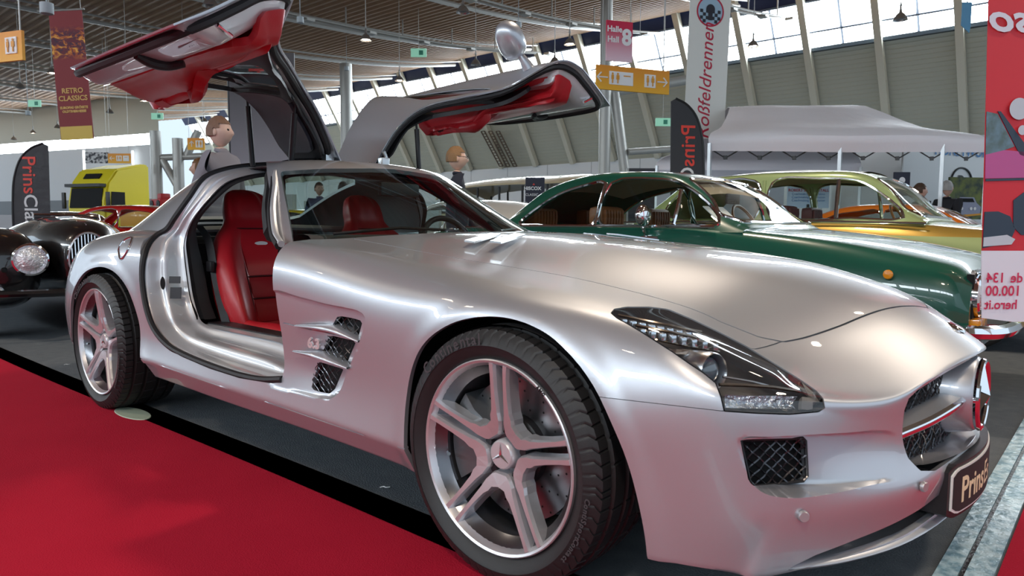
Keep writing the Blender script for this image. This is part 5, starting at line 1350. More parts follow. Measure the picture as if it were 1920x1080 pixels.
# orange signs
g = gradient('orange_sign', (.90, .46, .02), (.80, .28, .02), -.2, .22)
D = 12; k = sc(D); t = board('direction_sign', facing(D, 1187, 150, radians(21)), 156*k, 44*k, .04, g, 'long orange sign with arrows and toilet pictograms in front of the steel column', 'sign')
for x, kd in ((-66, 'left'), (-40, 'wc'), (-15, 'box'), (35, 'wc'), (62, 'right')): picto(t, x*k, 0, 24*k, .025, kd)
D = 7; k = sc(D); t = board('toilet_sign', facing(D, 17, 88, radians(-20)), 76*k, 54*k, .03, g, 'orange toilet sign hanging at the far left edge', 'sign'); picto(t, 11*k, 1*k, 30*k, .02, 'wc')
D = 28; k = sc(D); t = board('direction_sign', facing(D, 224, 297), 42*k, 18*k, .05, g, 'small orange sign with left arrow above the yellow truck', 'sign')
for x, kd in ((-13, 'left'), (0, 'wc'), (13, 'box')): picto(t, x*k, 0, 10*k, .03, kd)
D = 28; k = sc(D); t = board('direction_sign', facing(D, 368, 270), 32*k, 22*k, .05, g, 'small orange sign with up arrow left of the raised door', 'sign')
for x, kd in ((-8, 'up'), (6, 'wc')): picto(t, x*k, 0, 13*k, .03, kd)
D = 30; k = sc(D); board('picture_banner', facing(D, 182, 296), 44*k, 20*k, .05, mat('bw_print', (.6, .6, .6), .6, noise=(9, .06, (.05, .05, .06))), 'black and white picture banner above the yellow truck', 'banner')
# Retro Classics banner: red cloth with a fiery print
def fire_mat():
    m = mat('retro_print', (.20, .025, .03), .65); nt = m.node_tree; b = nt.nodes['Principled BSDF']; tc = nt.nodes.new('ShaderNodeTexCoord'); mp = nt.nodes.new('ShaderNodeMapping'); mp.inputs['Scale'].default_value = (2.2, 1, 3.2)
    n = nt.nodes.new('ShaderNodeTexNoise'); n.inputs['Scale'].default_value = 2.2; n.inputs['Detail'].default_value = 5; n.inputs['Distortion'].default_value = 1.6; r = nt.nodes.new('ShaderNodeValToRGB')
    el = r.color_ramp.elements; el[0].position = .40; el[0].color = (.16, .02, .03, 1); el[1].position = .70; el[1].color = (.95, .55, .08, 1); e = el.new(.55); e.color = (.50, .10, .02, 1); e = el.new(.48); e.color = (.04, .02, .05, 1)
    sp = nt.nodes.new('ShaderNodeSeparateXYZ'); nt.links.new(tc.outputs['Object'], mp.inputs[0]); nt.links.new(mp.outputs[0], n.inputs['Vector']); nt.links.new(n.outputs['Fac'], r.inputs[0]); nt.links.new(tc.outputs['Object'], sp.inputs[0])
    mr = nt.nodes.new('ShaderNodeMapRange'); mr.inputs[1].default_value = .34; mr.inputs[2].default_value = .50; mr2 = nt.nodes.new('ShaderNodeMapRange'); mr2.inputs[1].default_value = 1.10; mr2.inputs[2].default_value = .90
    nt.links.new(sp.outputs['Z'], mr.inputs[0]); nt.links.new(sp.outputs['Z'], mr2.inputs[0]); mu = nt.nodes.new('ShaderNodeMath'); mu.operation = 'MULTIPLY'; nt.links.new(mr.outputs[0], mu.inputs[0]); nt.links.new(mr2.outputs[0], mu.inputs[1])
    mx = nt.nodes.new('ShaderNodeMix'); mx.data_type = 'RGBA'; mx.inputs[6].default_value = (.25, .03, .035, 1); nt.links.new(mu.outputs[0], mx.inputs[0]); nt.links.new(r.outputs[0], mx.inputs[7]); nt.links.new(mx.outputs[2], b.inputs['Base Color']); return m
D = 16; k = sc(D); t = empty('hanging_banner'); t.matrix_world = facing(D, 134, 142, radians(0)) @ Matrix.Rotation(radians(-3), 4, 'Y'); tag(t, 'tall dark red banner with fiery print, golden lettering and a yellow foot strip', 'banner')
bm = bmesh.new(); add_box(bm, (0, 0, 0), (62*k, .02, 236*k)); obj('cloth', bm, fire_mat(), t, smooth=False)
bm = bmesh.new(); add_box(bm, (0, -.013, -106*k), (60*k, .006, 25*k)); obj('foot_strip', bm, mat('banner_yellow', (.72, .50, .10), .6), t, smooth=False)
M_gold = mat('banner_gold', (.70, .42, .12), .6)
for s_, z, sz in (('RETRO', -28, 13), ('CLASSICS', -42, 13), ('EUROPAS GRÖSSTE', -59, 6), ('OLDTIMERMESSE', -66, 6)): text_obj('banner_text', s_, sz*k*1.0, M_gold, t, mtx=Matrix.Translation((0, -.02, z*k)) @ UPR, bold=.004)
bm = bmesh.new(); add_tube(bm, [(-52*k, 0, 120*k), (36*k, 0, 120*k)], .02, 6); obj('banner_bar', bm, M_steel, t); hang(t, (-.35, .35), 120*k)
# Rossfeldrennen banner
D = 12.5; k = sc(D); t = empty('hanging_banner'); t.matrix_world = facing(D, 1327, 110, radians(14)) @ Matrix.Rotation(radians(1.5), 4, 'Y'); tag(t, 'tall white banner with red script lettering and a round emblem beside the tent', 'banner')
bm = bmesh.new(); add_box(bm, (0, 0, 0), (84*k, .012, 296*k)); obj('cloth', bm, mat('banner_white', (.74, .74, .69), .6), t, smooth=False)
M_br = mat('banner_red', (.50, .015, .05), .5)
text_obj('banner_text', 'Roßfeldrennen', 30*k*1.2, M_br, t, mtx=Matrix.Translation((-2*k, -.01, -42*k)) @ UPR @ Matrix.Rotation(pi/2, 4, 'Z'), bold=.001, italic=.25)
cz = 86*k
for r0, r1, m_, yo in ((0, 27, mat('roundel_blue', (.35, .50, .62), .5), .008), (25, 28, M_br, .010)):
    bm = bmesh.new()
    A = [bm.verts.new((r1*k*cos(a), -yo, cz+r1*k*sin(a))) for a in np.linspace(0, 2*pi, 49)[:-1]]
    if r0 == 0: bm.faces.new(A)
    else:
        B = [bm.verts.new((r0*k*cos(a), -yo, cz+r0*k*sin(a))) for a in np.linspace(0, 2*pi, 49)[:-1]]
        for i in range(48): bm.faces.new((A[i], A[(i+1) % 48], B[(i+1) % 48], B[i]))
    obj('emblem', bm, m_, t, smooth=False)
bm = bmesh.new()
for i in range(-3, 4):
    for j in range(-2, 2):
        if (i+j) % 2 == 0 and abs(i) > 0: add_box(bm, (i*6*k, -.013, cz-6*k+j*6*k), (6*k, .002, 6*k))
tag(obj('emblem_chequer', bm, mat('ink', (.02, .02, .03), .5), t, smooth=False), kind='stuff')
bm = bmesh.new(); add_lathe(bm, [(.0001, -.016), (9*k, -.016)], 'Y', 24, (0, 0, cz+4*k)); add_box(bm, (0, -.016, cz-9*k), (9*k, .002, 14*k)); obj('emblem_head', bm, mat('ink', (.02, .02, .03), .5), t, smooth=False)
# feather flags
M_flag = mat('flag_black', (.035, .035, .040), .6, bump=(6, .3, .05)); M_ft = mat('flag_red', (.72, .05, .03), .5); M_fw = mat('flag_white', (.7, .7, .7), .5)
def feather(D, px, pyt, w, h, label, flip, yaw=0.0, parts=(('Prins', M_ft), ('Classics', M_fw)), sz=.2, ty=0.0, mast=None):
    k = sc(D); W_, H_ = w*k, h*k; t = empty('feather_flag'); t.matrix_world = facing(D, px, pyt+h/2, yaw); tag(t, label, 'flag')
    sx = -1 if flip else 1
    out = [(-.5*W_*sx, -H_/2), (.5*W_*sx, -H_/2), (.56*W_*sx, -.1*H_), (.60*W_*sx, .48*H_), (.45*W_*sx, .5*H_), (.1*W_*sx, .46*H_), (-.2*W_*sx, .38*H_), (-.40*W_*sx, .24*H_), (-.48*W_*sx, .05*H_), (-.5*W_*sx, -.2*H_)]
    bm = bmesh.new(); add_prism(bm, [(x, 0, z) for x, z in out], (0, .012, 0)); obj('cloth', bm, M_flag, t, smooth=False)
    bpy.context.view_layer.update(); mast = -t.matrix_world.translation.z+.01
    pole = [(-.5*W_*sx, .006, mast), (-.5*W_*sx, .006, -.2*H_), (-.48*W_*sx, .006, .05*H_), (-.40*W_*sx, .006, .24*H_), (-.2*W_*sx, .006, .38*H_), (.1*W_*sx, .006, .46*H_), (.45*W_*sx, .006, .5*H_)]
    obj('flag_pole', tube(catmull(pole, 5), .018, 8), M_black0, t)
    z = ty
    for s_, m_ in parts:
        o = text_obj('flag_text', s_, sz, m_, t, mtx=Matrix.Identity(4), bold=.003, align='LEFT'); ws = max(v.co.x for v in o.data.vertices)
        R_ = Matrix.Translation((.02*W_, -.004, z)) @ UPR @ Matrix.Rotation(-pi/2, 4, 'Z')
        if flip: R_ = Matrix.Translation((-.02*W_, -.004, z)) @ Matrix.Diagonal((-1, 1, 1, 1)) @ UPR @ Matrix.Rotation(-pi/2, 4, 'Z')
        o.data.transform(R_); z -= ws+sz*.02
    return t
M_black0 = mat('black_plastic', (0.012, 0.012, 0.014), rough=0.45)
feather(10.2, 56, 270, 66, 240, 'black feather flag with red and white lettering at left behind the black car', False, 0, sz=.27, ty=.74)
feather(9.9, 1291, 188, 62, 260, 'black feather flag with mirrored red lettering behind the green coupe', True, radians(8), sz=.29, ty=.62)
# tall dark banner behind the raised near door
D = 8.0; k = sc(D); t = empty('display_banner'); t.matrix_world = facing(D, 492, 215, 0); tag(t, 'tall dark banner with mirrored red lettering behind the raised near door', 'banner')
bm = bmesh.new(); add_box(bm, (0, 0, 0), (124*k, .02, 226*k)); obj('cloth', bm, gradient('dark_banner', (.20, .19, .22), (.035, .03, .035), -.6, .3), t, smooth=False)
o = text_obj('banner_text', 'okh', .24, mat('neon_red', (.8, .03, .02), .5), t, mtx=Matrix.Translation((-.04, -.02, .46)) @ Matrix.Diagonal((-1, 1, 1, 1)) @ UPR @ Matrix.Rotation(-pi/2, 4, 'Z'), bold=.004)
bm = bmesh.new(); add_tube(bm, [(-62*k, .0, -2.17), (-62*k, 0, 113*k)], .015, 6); obj('banner_pole', bm, M_black0, t)
# big printed banner at the right edge, seen from behind
k = sc(3.2); MB_ = facing(3.2, 1893, 300, radians(6)); t = empty('printed_banner'); t.matrix_world = MB_; tag(t, 'large red printed car banner seen mirrored at the right edge', 'banner')
Wb, Hb = 150*k, 700*k; x0 = -Wb/2+Wb*.12
def bx_(u, v): return (-42*k+u*150*k-(v*22*k if True else 0), v)
def quad(name, pts, m, y=-.004, par=None):
    bm = bmesh.new(); add_prism(bm, [(x, y, z) for x, z in pts], (0, .003, 0)); return obj(name, bm, m, par or t, smooth=False)
def pz(px, py): return ((px-1893)*k, -(py-300)*k)
def P2(*q): return [pz(a, b) for a, b in q]
M_pr = mat('print_red', (.62, .025, .04), .5); quad('red_print', P2((1829, -60), (2010, -60), (2010, 470), (1848, 470), (1840, 240)), M_pr, 0)
quad('white_print', P2((1847, 470), (2010, 470), (2010, 606), (1920, 606), (1856, 598)), mat('print_white', (.78, .78, .86), .6, trans=0), 0)
M_pk = mat('print_dark', (.03, .05, .08), .4); M_pgl = mat('print_glass', (.16, .28, .36), .5, noise=(18, .2, (.08, .12, .10))); M_pch = mat('print_chrome', (.55, .60, .66), .5); M_pp = mat('print_purple', (.50, .10, .30), .5)
quad('print_window', P2((1840, 212), (1862, 216), (1900, 275), (1880, 282), (1843, 291)), M_pgl)
quad('print_pillar', P2((1862, 211), (1868, 211), (1930, 280), (1930, 296), (1912, 290)), M_pk)
quad('print_wing', P2((1843, 291), (1880, 282), (2010, 290), (2010, 330), (1845, 335)), M_pp)
quad('print_line', P2((1846, 336), (2010, 330), (2010, 334), (1846, 340)), M_pk)
quad('print_grille', P2((1905, 375), (1925, 360), (2010, 360), (2010, 440), (1925, 440), (1908, 425)), M_pk)
quad('print_wheel', P2((1848, 397), (1875, 396), (1900, 405), (1912, 430), (1902, 455), (1848, 465)), M_pk)
quad('print_bumper', P2((1848, 445), (1895, 440), (1912, 448), (1905, 458), (1848, 462)), M_pch, -.008)
for cx_, cy_, r_ in ((1903, 206, 20), (1912, 245, 9)):
    bm = bmesh.new(); c_ = pz(cx_, cy_); add_lathe(bm, [(.0001, -.010), (r_*k, -.010)], 'Y', 28, (c_[0], 0, c_[1])); obj('print_lamp', bm, M_pch, t, smooth=False)
M_pred = mat('print_text_red', (.62, .03, .10), .5)
for s_, a_, b_, sz in (('134', 1930, 522, 26), ('de', 1968, 522, 26), ('100.00', 1930, 547, 27), ('hero.it', 1928, 573, 25)):
    c_ = pz(a_-30, b_); o = text_obj('banner_text', s_, sz*k, M_pred, t, mtx=Matrix.Identity(4), bold=.0012, align='RIGHT')
    o.data.transform(Matrix.Translation((pz(1858 if s_ != 'de' else 1908, 0)[0], -.006, c_[1])) @ Matrix.Diagonal((-1, 1, 1, 1)) @ UPR)
o = text_obj('banner_script', 'so', 70*k, mat('print_silver', (.70, .70, .78), .4), t, mtx=Matrix.Identity(4), bold=.004, italic=.3, align='RIGHT'); o.data.transform(Matrix.Translation((pz(1838, 0)[0], -.008, pz(0, 45)[1])) @ Matrix.Diagonal((-1.3, 1, 1, 1)) @ UPR)
bm = bmesh.new(); add_tube(bm, [(-70*k, .01, 400*k), (120*k, .01, 400*k)], .012, 6); obj('banner_bar', bm, M_steel, t)
# small blue pennant
t = empty('blue_pennant'); t.matrix_world = facing(9, 1812, 35); tag(t, 'small blue pennant hanging beside the red printed banner', 'pennant'); hang(t, (0,), .2); k = sc(9)
bm = bmesh.new(); add_prism(bm, [(-9*k, 0, 30*k), (9*k, 0, 30*k), (9*k, 0, -12*k), (7*k, 0, -26*k), (-9*k, 0, -12*k)], (0, .01, 0)); obj('cloth', bm, mat('pennant_blue', (.10, .28, .45), .5), t, smooth=False)

# ================================================================= TENT
M_tent = mat('tent_fabric', (.90, .86, .88), .6, bump=(3, .35, .05))
tn = empty('exhibition_tent', (0, 0, 0)); tag(tn, 'white pitched exhibition tent behind the gold and green saloon', 'tent')
A = Vector(onD(1330, 305, 11.0)); B = Vector(onD(1850, 300, 11.0)); side = (B-A).normalized(); side.z = 0; side.normalize(); dep = Vector((-side.y, side.x, 0))*4.0
A.z = B.z = 2.12; W_t = (B-A).length
def tp(u, v, z): p = A+side*(W_t*u)+dep*v; return (p.x, p.y, z)
R1, R2 = tp(.25, .5, 3.02), tp(.70, .5, 3.05)
rows = [[tp(0, 0, 2.12), tp(.25, 0, 2.12), tp(.5, 0, 2.11), tp(.75, 0, 2.12), tp(1, 0, 2.12)], [tp(-.005, 0, 2.32), tp(.25, -.01, 2.36), tp(.5, -.02, 2.35), tp(.75, -.01, 2.37), tp(1.005, 0, 2.32)],
        [tp(.10, .22, 2.62), tp(.28, .22, 2.72), tp(.5, .22, 2.72), tp(.70, .22, 2.72), tp(.88, .22, 2.62)], [tp(.20, .5, 3.12), tp(.33, .5, 3.15), tp(.47, .5, 3.15), tp(.60, .5, 3.16), tp(.73, .5, 3.17)],
        [tp(.13, .78, 2.58), tp(.30, .78, 2.66), tp(.5, .78, 2.66), tp(.68, .78, 2.66), tp(.86, .78, 2.58)], [tp(0, 1, 2.32), tp(.25, 1, 2.34), tp(.5, 1, 2.33), tp(.75, 1, 2.34), tp(1, 1, 2.32)], [tp(0, 1, 2.12), tp(.25, 1, 2.12), tp(.5, 1, 2.12), tp(.75, 1, 2.12), tp(1, 1, 2.12)]]
bm, _ = grid_surface(rows, 5, 4); solid(bm, .006); obj('tent_roof', bm, M_tent, tn, ang=40)
for u, v in ((0, 0), (1, 0), (0, 1), (1, 1), (.47, 0), (.84, 0)):
    a = tp(u, v, 0); bm = bmesh.new(); add_box(bm, (a[0], a[1], 1.12), (.05, .05, 2.24)); obj('tent_pole', bm, mat('tent_alu', (.62, .65, .67), .35, .6), tn, smooth=False)
for u in np.arange(0, 1.0, .125):
    bm = bmesh.new(); add_tube(bm, [tp(u, 0.02, 2.18), tp(u+.0625, .02, 2.02), tp(u+.125, .02, 2.18)], .012, 5); add_box(bm, tp(u+.0625, .02, 2.03), (.05, .05, .06)); obj('scissor_truss', bm, mat('truss_dark', (.06, .06, .06), .5), tn, smooth=False)
for u0, u1, v0, v1 in ((0, 1, 1, 1),):
    bm = bmesh.new(); a, b = tp(0, .98, 0), tp(.62, .98, 0); bm.faces.new([bm.verts.new(p) for p in (a, b, (b[0], b[1], 2.15), (a[0], a[1], 2.15))]); solid(bm, .01); obj('tent_back', bm, mat('tent_back', (.62, .62, .68), .7), tn, smooth=False)
# ================================================================= OTHER CARS
def trim_loops(src, r, name, m, parent, clos=True):
    """bright strip along the border of a pane"""
    be = [e for e in src.edges if e.is_boundary]; nxt = {}
    for e in be:
        for v in e.verts: nxt.setdefault(v, []).append(e.other_vert(v))
    seen = set(); bm = bmesh.new(); cnt = 0
    for v in list(nxt):
        if v in seen or len(nxt[v]) != 2: continue
        loop = [v]; seen.add(v); cur = nxt[v][0]; prev = v
        while cur not in seen and len(nxt.get(cur, [])) == 2:
            seen.add(cur); loop.append(cur); a, b = nxt[cur]; n = a if a is not prev else b; prev, cur = cur, n
        if len(loop) > 8:
            pts = [l.co.copy() for l in loop]; k = max(1, len(pts)//90); pts = pts[::k]; add_tube(bm, pts, r, 6, closed=True); cnt += 1
    if cnt: return obj(name, bm, m, parent)
    bm.free()
def classic_car(root, body, green, paint, windows, wsx, rgx, wheels, lower=None, glassm=None, wr=.31, roofpaint=None, wsw=.04, level=3, splits=None, arch=.36, trimr=.008, interior=(.03, .03, .035), seats=None):
    """body: stations (x, zt_centre, z_shoulder, w_shoulder, w_max, z_max, z_low, w_low); green: stations (x, zc, w_roof, z_roof, w_mid, z_mid, w_belt, z_belt)"""
    rows = []
    for x, zt, zs, ws, wm, zm, zl, wl in body:
        h = [(x, 0, zt), (x, ws*.45, zt-(zt-zs)*.12), (x, ws*.85, zs+(zt-zs)*.45), (x, ws, zs), (x, (ws+wm)/2+.01, (zs+zm)/2+.03), (x, wm, zm), (x, wm*.995, (zm+zl)/2), (x, wl, zl), (x, wl*.7, zl-.02)]
        rows.append([(a, -b, c) for a, b, c in h[::-1]]+h[1:])
    bm, _ = grid_surface(rows, 4, 6)
    for ends in (rows[0], rows[-1]):
        vs = []
        for p in catmull(ends, 4): vs.append(bm.verts.new(p))
        try: bm.faces.new(vs)
        except Exception: pass
    bmesh.ops.remove_doubles(bm, verts=bm.verts, dist=1e-4); bmesh.ops.recalc_face_normals(bm, faces=bm.faces)
    for xw in wheels:
        cut_sdf(bm, lambda x, y, z, xw=xw: np.where(np.abs(y) > .45, np.hypot(x-xw, z-wr)-arch, .5), keep='pos')
    # aperture under the greenhouse
    x0, x1 = green[0][0], green[-1][0]
    parts = []
    if splits:
        for nm, f, m in splits: parts.append((nm, take(bm, f), m))
    b = obj('body_shell', bm, paint, root, ang=50)
    for nm, p, m in parts: obj(nm, p, m, root, ang=50)
    rows = []
    for x, zc, wr_, zr, wm, zm, wb, zb in green:
        h = [(x, 0, zc), (x, wr_*.55, zc-(zc-zr)*.18), (x, wr_, zr), (x, wr_+.035, zr-.06*min(1, (zr-zb)/.3)), (x, wm, zm), (x, wb, zb)]
        rows.append([(a, -b_, c) for a, b_, c in h[::-1]]+h[1:])
    bm, _ = grid_surface(rows, 5, 8); bmesh.ops.recalc_face_normals(bm, faces=bm.faces)
    gm = glassm or glass('car_glass', (.86, .91, .89), 1.0); gl = []
    for w_ in windows:
        Q = smooth_poly(w_, 3)
        g = take(bm, lambda x, y, z, Q=Q: np.where(np.abs(y) > .30, sdf_poly(Q, x, z), .5)); gl.append(('side_window', g))
    for sgn, q, nm in ((1, wsx, 'windscreen'), (-1, rgx, 'rear_window')):
        if q is None: continue
        xh, poly = q
        g = take(bm, lambda x, y, z: np.maximum(sdf_poly(poly, np.abs(y), z), (xh-x)*sgn)); gl.append((nm, g))
    g2 = []
    for nm, g in gl:
        if nm == 'side_window':
            h = g.copy()
            bmesh.ops.delete(g, geom=[f for f in g.faces if f.calc_center_median().y > 0], context='FACES'); bmesh.ops.delete(h, geom=[f for f in h.faces if f.calc_center_median().y < 0], context='FACES')
            g2 += [(nm, g), (nm, h)]
        else: g2.append((nm, g))
    for nm, g in g2:
        if not g.faces: continue
        trim_loops(g, trimr, 'bright_trim', M_chrome, root); obj(nm, g, gm, root, ang=60)
    lip(bm, .02); obj('roof_panel', bm, roofpaint or paint, root, ang=50)
    lin = [[(x, sg_*wr_*f_, zc-(zc-zr)*f_**2-.035) for f_, sg_ in ((.96, -1), (.5, -1), (0, 1), (.5, 1), (.96, 1))] for x, zc, wr_, zr, *_q in green[2:-2]]
    bm, _ = grid_surface(lin, 3, 3); obj('headlining', bm, mat('beige_lining', (.42, .34, .24), .8), root)
    im = mat('interior_%d' % (interior[0]*1000), interior, .7)
    zl = body[len(body)//2][6]; xa, xb = green[-1][0]+.15, green[0][0]-.1; wb = green[len(green)//2][6]-.06; zb = green[len(green)//2][7]
    bm = bmesh.new(); add_box(bm, ((xa+xb)/2, 0, zb-.30), (xb-xa, wb*2, .30)); add_box(bm, (xb-.12, 0, zb-.08), (.3, wb*1.9, .12), bev=.03); obj('cabin_floor', bm, im, root, smooth=False)
    bm = bmesh.new(); add_box(bm, ((wheels[0]+wheels[1])/2, 0, zl+.12), (abs(wheels[0]-wheels[1])-2*arch*.9, wb*2, .2)); add_box(bm, ((wheels[0]+wheels[1])/2, 0, zl+.25), (abs(wheels[0]-wheels[1])+.9, .9, .35)); obj('underbody', bm, M_dark, root, smooth=False)
    if seats:
        for sx, sm in seats:
            for y in (-.34, .34):
                rr = [[(sx-.02, y-.22, zb-.3), (sx, y, zb-.3), (sx-.02, y+.22, zb-.3)], [(sx-.12, y-.22, zb+.03), (sx-.10, y, zb+.03), (sx-.12, y+.22, zb+.03)], [(sx-.18, y-.19, zb+.05), (sx-.18, y, zb+.06), (sx-.18, y+.19, zb+.05)]]
                s_, _ = grid_surface(rr, 4, 4); solid(s_, .09); st = obj('seat', s_, sm, root)
                bm = bmesh.new(); add_box(bm, (sx-.17, y, zb+.10), (.12, .30, .15), bev=.04)
                for k in range(-3, 4): add_tube(bm, [(sx-.108, y+k*.036, zb+.05), (sx-.104, y+k*.036, zb+.10), (sx-.108, y+k*.036, zb+.15)], .012, 5)
                obj('head_restraint', bm, sm, st)
        bm = tube([(0, .18*cos(a), .18*sin(a)) for a in np.linspace(0, 2*pi, 25)[:-1]], .012, 6, closed=True); o = obj('steering_wheel', bm, mat('wood_rim', (.25, .10, .03), .4), root); o.location = (green[0][0]-.42, .35, zb+.03); o.rotation_euler = (0, radians(-28), 0)
    for xw in wheels:
        for s in (1, -1):
            wv = body[len(body)//2][4]-.10; w_ = empty('wheel', (xw, -wv*s, wr), pi if s < 0 else 0, parent=root)
            obj('tyre', lathe([(wr*.62, -.075), (wr*.78, -.09), (wr*.95, -.08), (wr, -.06), (wr, .06), (wr*.95, .08), (wr*.62, .08)], 'Y', 36), M_tyre, w_)
            obj('rim', lathe([(.0001, -.055), (wr*.22, -.065), (wr*.26, -.04), (wr*.45, -.035), (wr*.56, -.05), (wr*.63, -.078), (wr*.62, -.06)], 'Y', 32), M_chrome, w_)
    return b
def lamp_unit(parent, c, r, yaw=0.0, name='headlamp', glass_c=(.75, .78, .80)):
    t = bmesh.new(); add_lathe(t, [(r*.86, .012), (r*.95, .03), (r*1.06, .022), (r*1.10, -.01), (r*1.06, -.05)], 'X', 32)
    for bmx in (t,): bmesh.ops.rotate(bmx, cent=(0, 0, 0), matrix=Matrix.Rotation(yaw, 3, 'Z'), verts=bmx.verts); bmesh.ops.translate(bmx, vec=c, verts=bmx.verts)
    a = obj(name, t, M_chrome, parent)
    t = bmesh.new(); add_lathe(t, [(r*.9, .012), (r*.6, .035), (r*.3, .045), (.0001, .048)], 'X', 28); bmesh.ops.rotate(t, cent=(0, 0, 0), matrix=Matrix.Rotation(yaw, 3, 'Z'), verts=t.verts); bmesh.ops.translate(t, vec=c, verts=t.verts)
    obj('lamp_lens', t, mat('lamp_lens', glass_c, .12, .55, coat=1.0, bump=(45, .8, .02)), a); return a
def paintm(name, c, metal=0.0, rough=.3): return mat(name, c, rough, metal, coat=1.0, coat_rough=.02)
# ---- green coupe
GN = paintm('green_paint', (.004, .085, .055))
rt = empty('green_coupe', (-1.36, 2.38, 0), 0, 'dark green classic coupe with tan seats parked behind the silver sports car', 'car')
BODY_A = [(-2.02,.62,.60,.55,.60,.50,.34,.55),(-1.98,.80,.76,.64,.70,.58,.26,.68),(-1.80,.90,.85,.69,.755,.62,.22,.74),(-1.4,.945,.905,.71,.785,.66,.20,.76),(-.8,.955,.925,.725,.795,.66,.19,.77),(0,.95,.925,.73,.80,.66,.19,.77),(.6,.945,.915,.725,.80,.66,.19,.77),
          (1.0,.925,.885,.70,.795,.66,.20,.77),(1.4,.885,.835,.69,.79,.64,.22,.76),(1.75,.825,.77,.68,.775,.62,.26,.75),(1.93,.775,.73,.66,.755,.60,.30,.73),(2.0,.72,.69,.63,.73,.56,.34,.70)]
GREEN_A = [(.88,.93,.60,.925,.69,.915,.72,.90),(.72,1.04,.56,1.02,.66,.96,.725,.90),(.52,1.19,.54,1.155,.64,1.03,.725,.90),(.34,1.28,.53,1.245,.63,1.08,.725,.90),(.04,1.315,.53,1.28,.63,1.10,.725,.90),(-.36,1.305,.53,1.27,.63,1.09,.72,.90),(-.68,1.235,.52,1.20,.61,1.06,.71,.905),(-.92,1.11,.50,1.08,.58,1.01,.69,.91),(-1.14,.97,.48,.955,.56,.94,.66,.92)]
classic_car(rt, BODY_A, GREEN_A, GN, [[(.72,.945),(.50,.945),(-.10,.945),(-.11,1.22),(.22,1.24),(.37,1.215),(.54,1.12)], [(-.16,.945),(-.64,.945),(-.84,.955),(-.74,1.05),(-.54,1.16),(-.32,1.215),(-.16,1.228)]],
            (.32, [(-.3,.96),(.58,.96),(.60,1.0),(.53,1.12),(.47,1.235),(-.3,1.262)]), None, (1.22, -1.13),
            wr=.30, arch=.345, interior=(.16, .12, .08), seats=[(-.12, mat('tan_leather', (.26, .085, .022), .4)), (-.72, mat('tan_leather', (.26, .085, .022), .4))], splits=None, trimr=.011)
for s in (1, -1):
    bm = bmesh.new(); add_tube(bm, [(x, -(w_+.004)*s, z) for x, w_, z in ((-1.35, .715, .922), (-.8, .73, .937), (0, .735, .937), (.72, .73, .932))], .009, 6); obj('belt_trim', bm, M_chrome, rt)
    for x0, z0, x1, z1 in ((-.13, .945, -.135, 1.225), (.44, .945, .42, 1.16)):
        bm = bmesh.new(); add_tube(bm, [(x0, -.715*s, z0), (x0, -.66*s, (z0+z1)/2), (x1, -.585*s, z1)], .013, 6); obj('window_post', bm, M_chrome, rt)
    lamp_unit(rt, (2.00, -.58*s, .605), .098); lamp_unit(rt, (2.0, -.34*s, .605), .085)
    bm = lathe([(.0001, .012), (.02, .01), (.024, 0)], 'Y', 20); bmesh.ops.scale(bm, vec=(1, -1 if s > 0 else 1, 1), verts=bm.verts); bmesh.ops.translate(bm, vec=(1.66, -.795*s, .70), verts=bm.verts); bmesh.ops.recalc_face_normals(bm, faces=bm.faces)
    obj('side_repeater', bm, mat('amber', (.85, .30, .01), .25, coat=1), rt)
    bm = bmesh.new(); add_tube(bm, [(.38, -.79*s, .86), (.30, -.815*s, .865), (.24, -.79*s, .86)], .012, 8); obj('door_handle', bm, M_chrome, rt)
    bm = bmesh.new(); add_box(bm, (2.02, -.60*s, .475), (.05, .20, .05), bev=.012); obj('indicator', bm, mat('amber', (.85, .30, .01), .25, coat=1), rt)
bm = bmesh.new(); bmesh.ops.create_uvsphere(bm, u_segments=20, v_segments=12, radius=.068); bmesh.ops.scale(bm, vec=(.6, 1, 1), verts=bm.verts); bmesh.ops.translate(bm, vec=(.28, -.80, 1.0), verts=bm.verts); add_tube(bm, [(.28, -.80, .93), (.28, -.76, .88)], .012, 6); obj('door_mirror', bm, M_chrome, rt)
bm = bmesh.new(); add_tube(bm, catmull([(1.85, -.80, .44), (2.02, -.74, .44), (2.10, -.55, .43), (2.13, 0, .43), (2.10, .55, .43), (2.02, .74, .44), (1.85, .80, .44)], 5), .035, 8); obj('front_bumper', bm, M_chrome, rt)
bm = bmesh.new(); add_box(bm, (1.99, 0, .60), (.03, 1.36, .22)); gr = obj('grille', bm, M_dark, rt, smooth=False)
for z in (.56, .60, .64):
    bm = bmesh.new(); add_tube(bm, [(2.01, -.33, z), (2.01, .33, z)], .006, 5); obj('grille_bar', bm, M_chrome, gr)
bm = bmesh.new(); add_tube(bm, [(2.0, -.68, .72), (2.01, -.4, .725), (2.01, .4, .725), (2.0, .68, .72)], .012, 6); obj('bonnet_trim', bm, M_chrome, rt)
bm = bmesh.new(); add_box(bm, (.52, -.05, 1.12), (.02, .20, .07), bev=.01); obj('rear_view_mirror', bm, M_black, rt)
bm = bmesh.new(); add_prism(bm, [(.62, -.45, .955), (.62, -.16, .955), (.50, -.16, 1.06), (.50, -.45, 1.06)], (.004, 0, .004)); tag(obj('info_sheet', bm, mat('paper', (.8, .8, .8), .8), None, smooth=False), 'white information sheet standing behind the windscreen of the green coupe', 'paper').location = rt.location
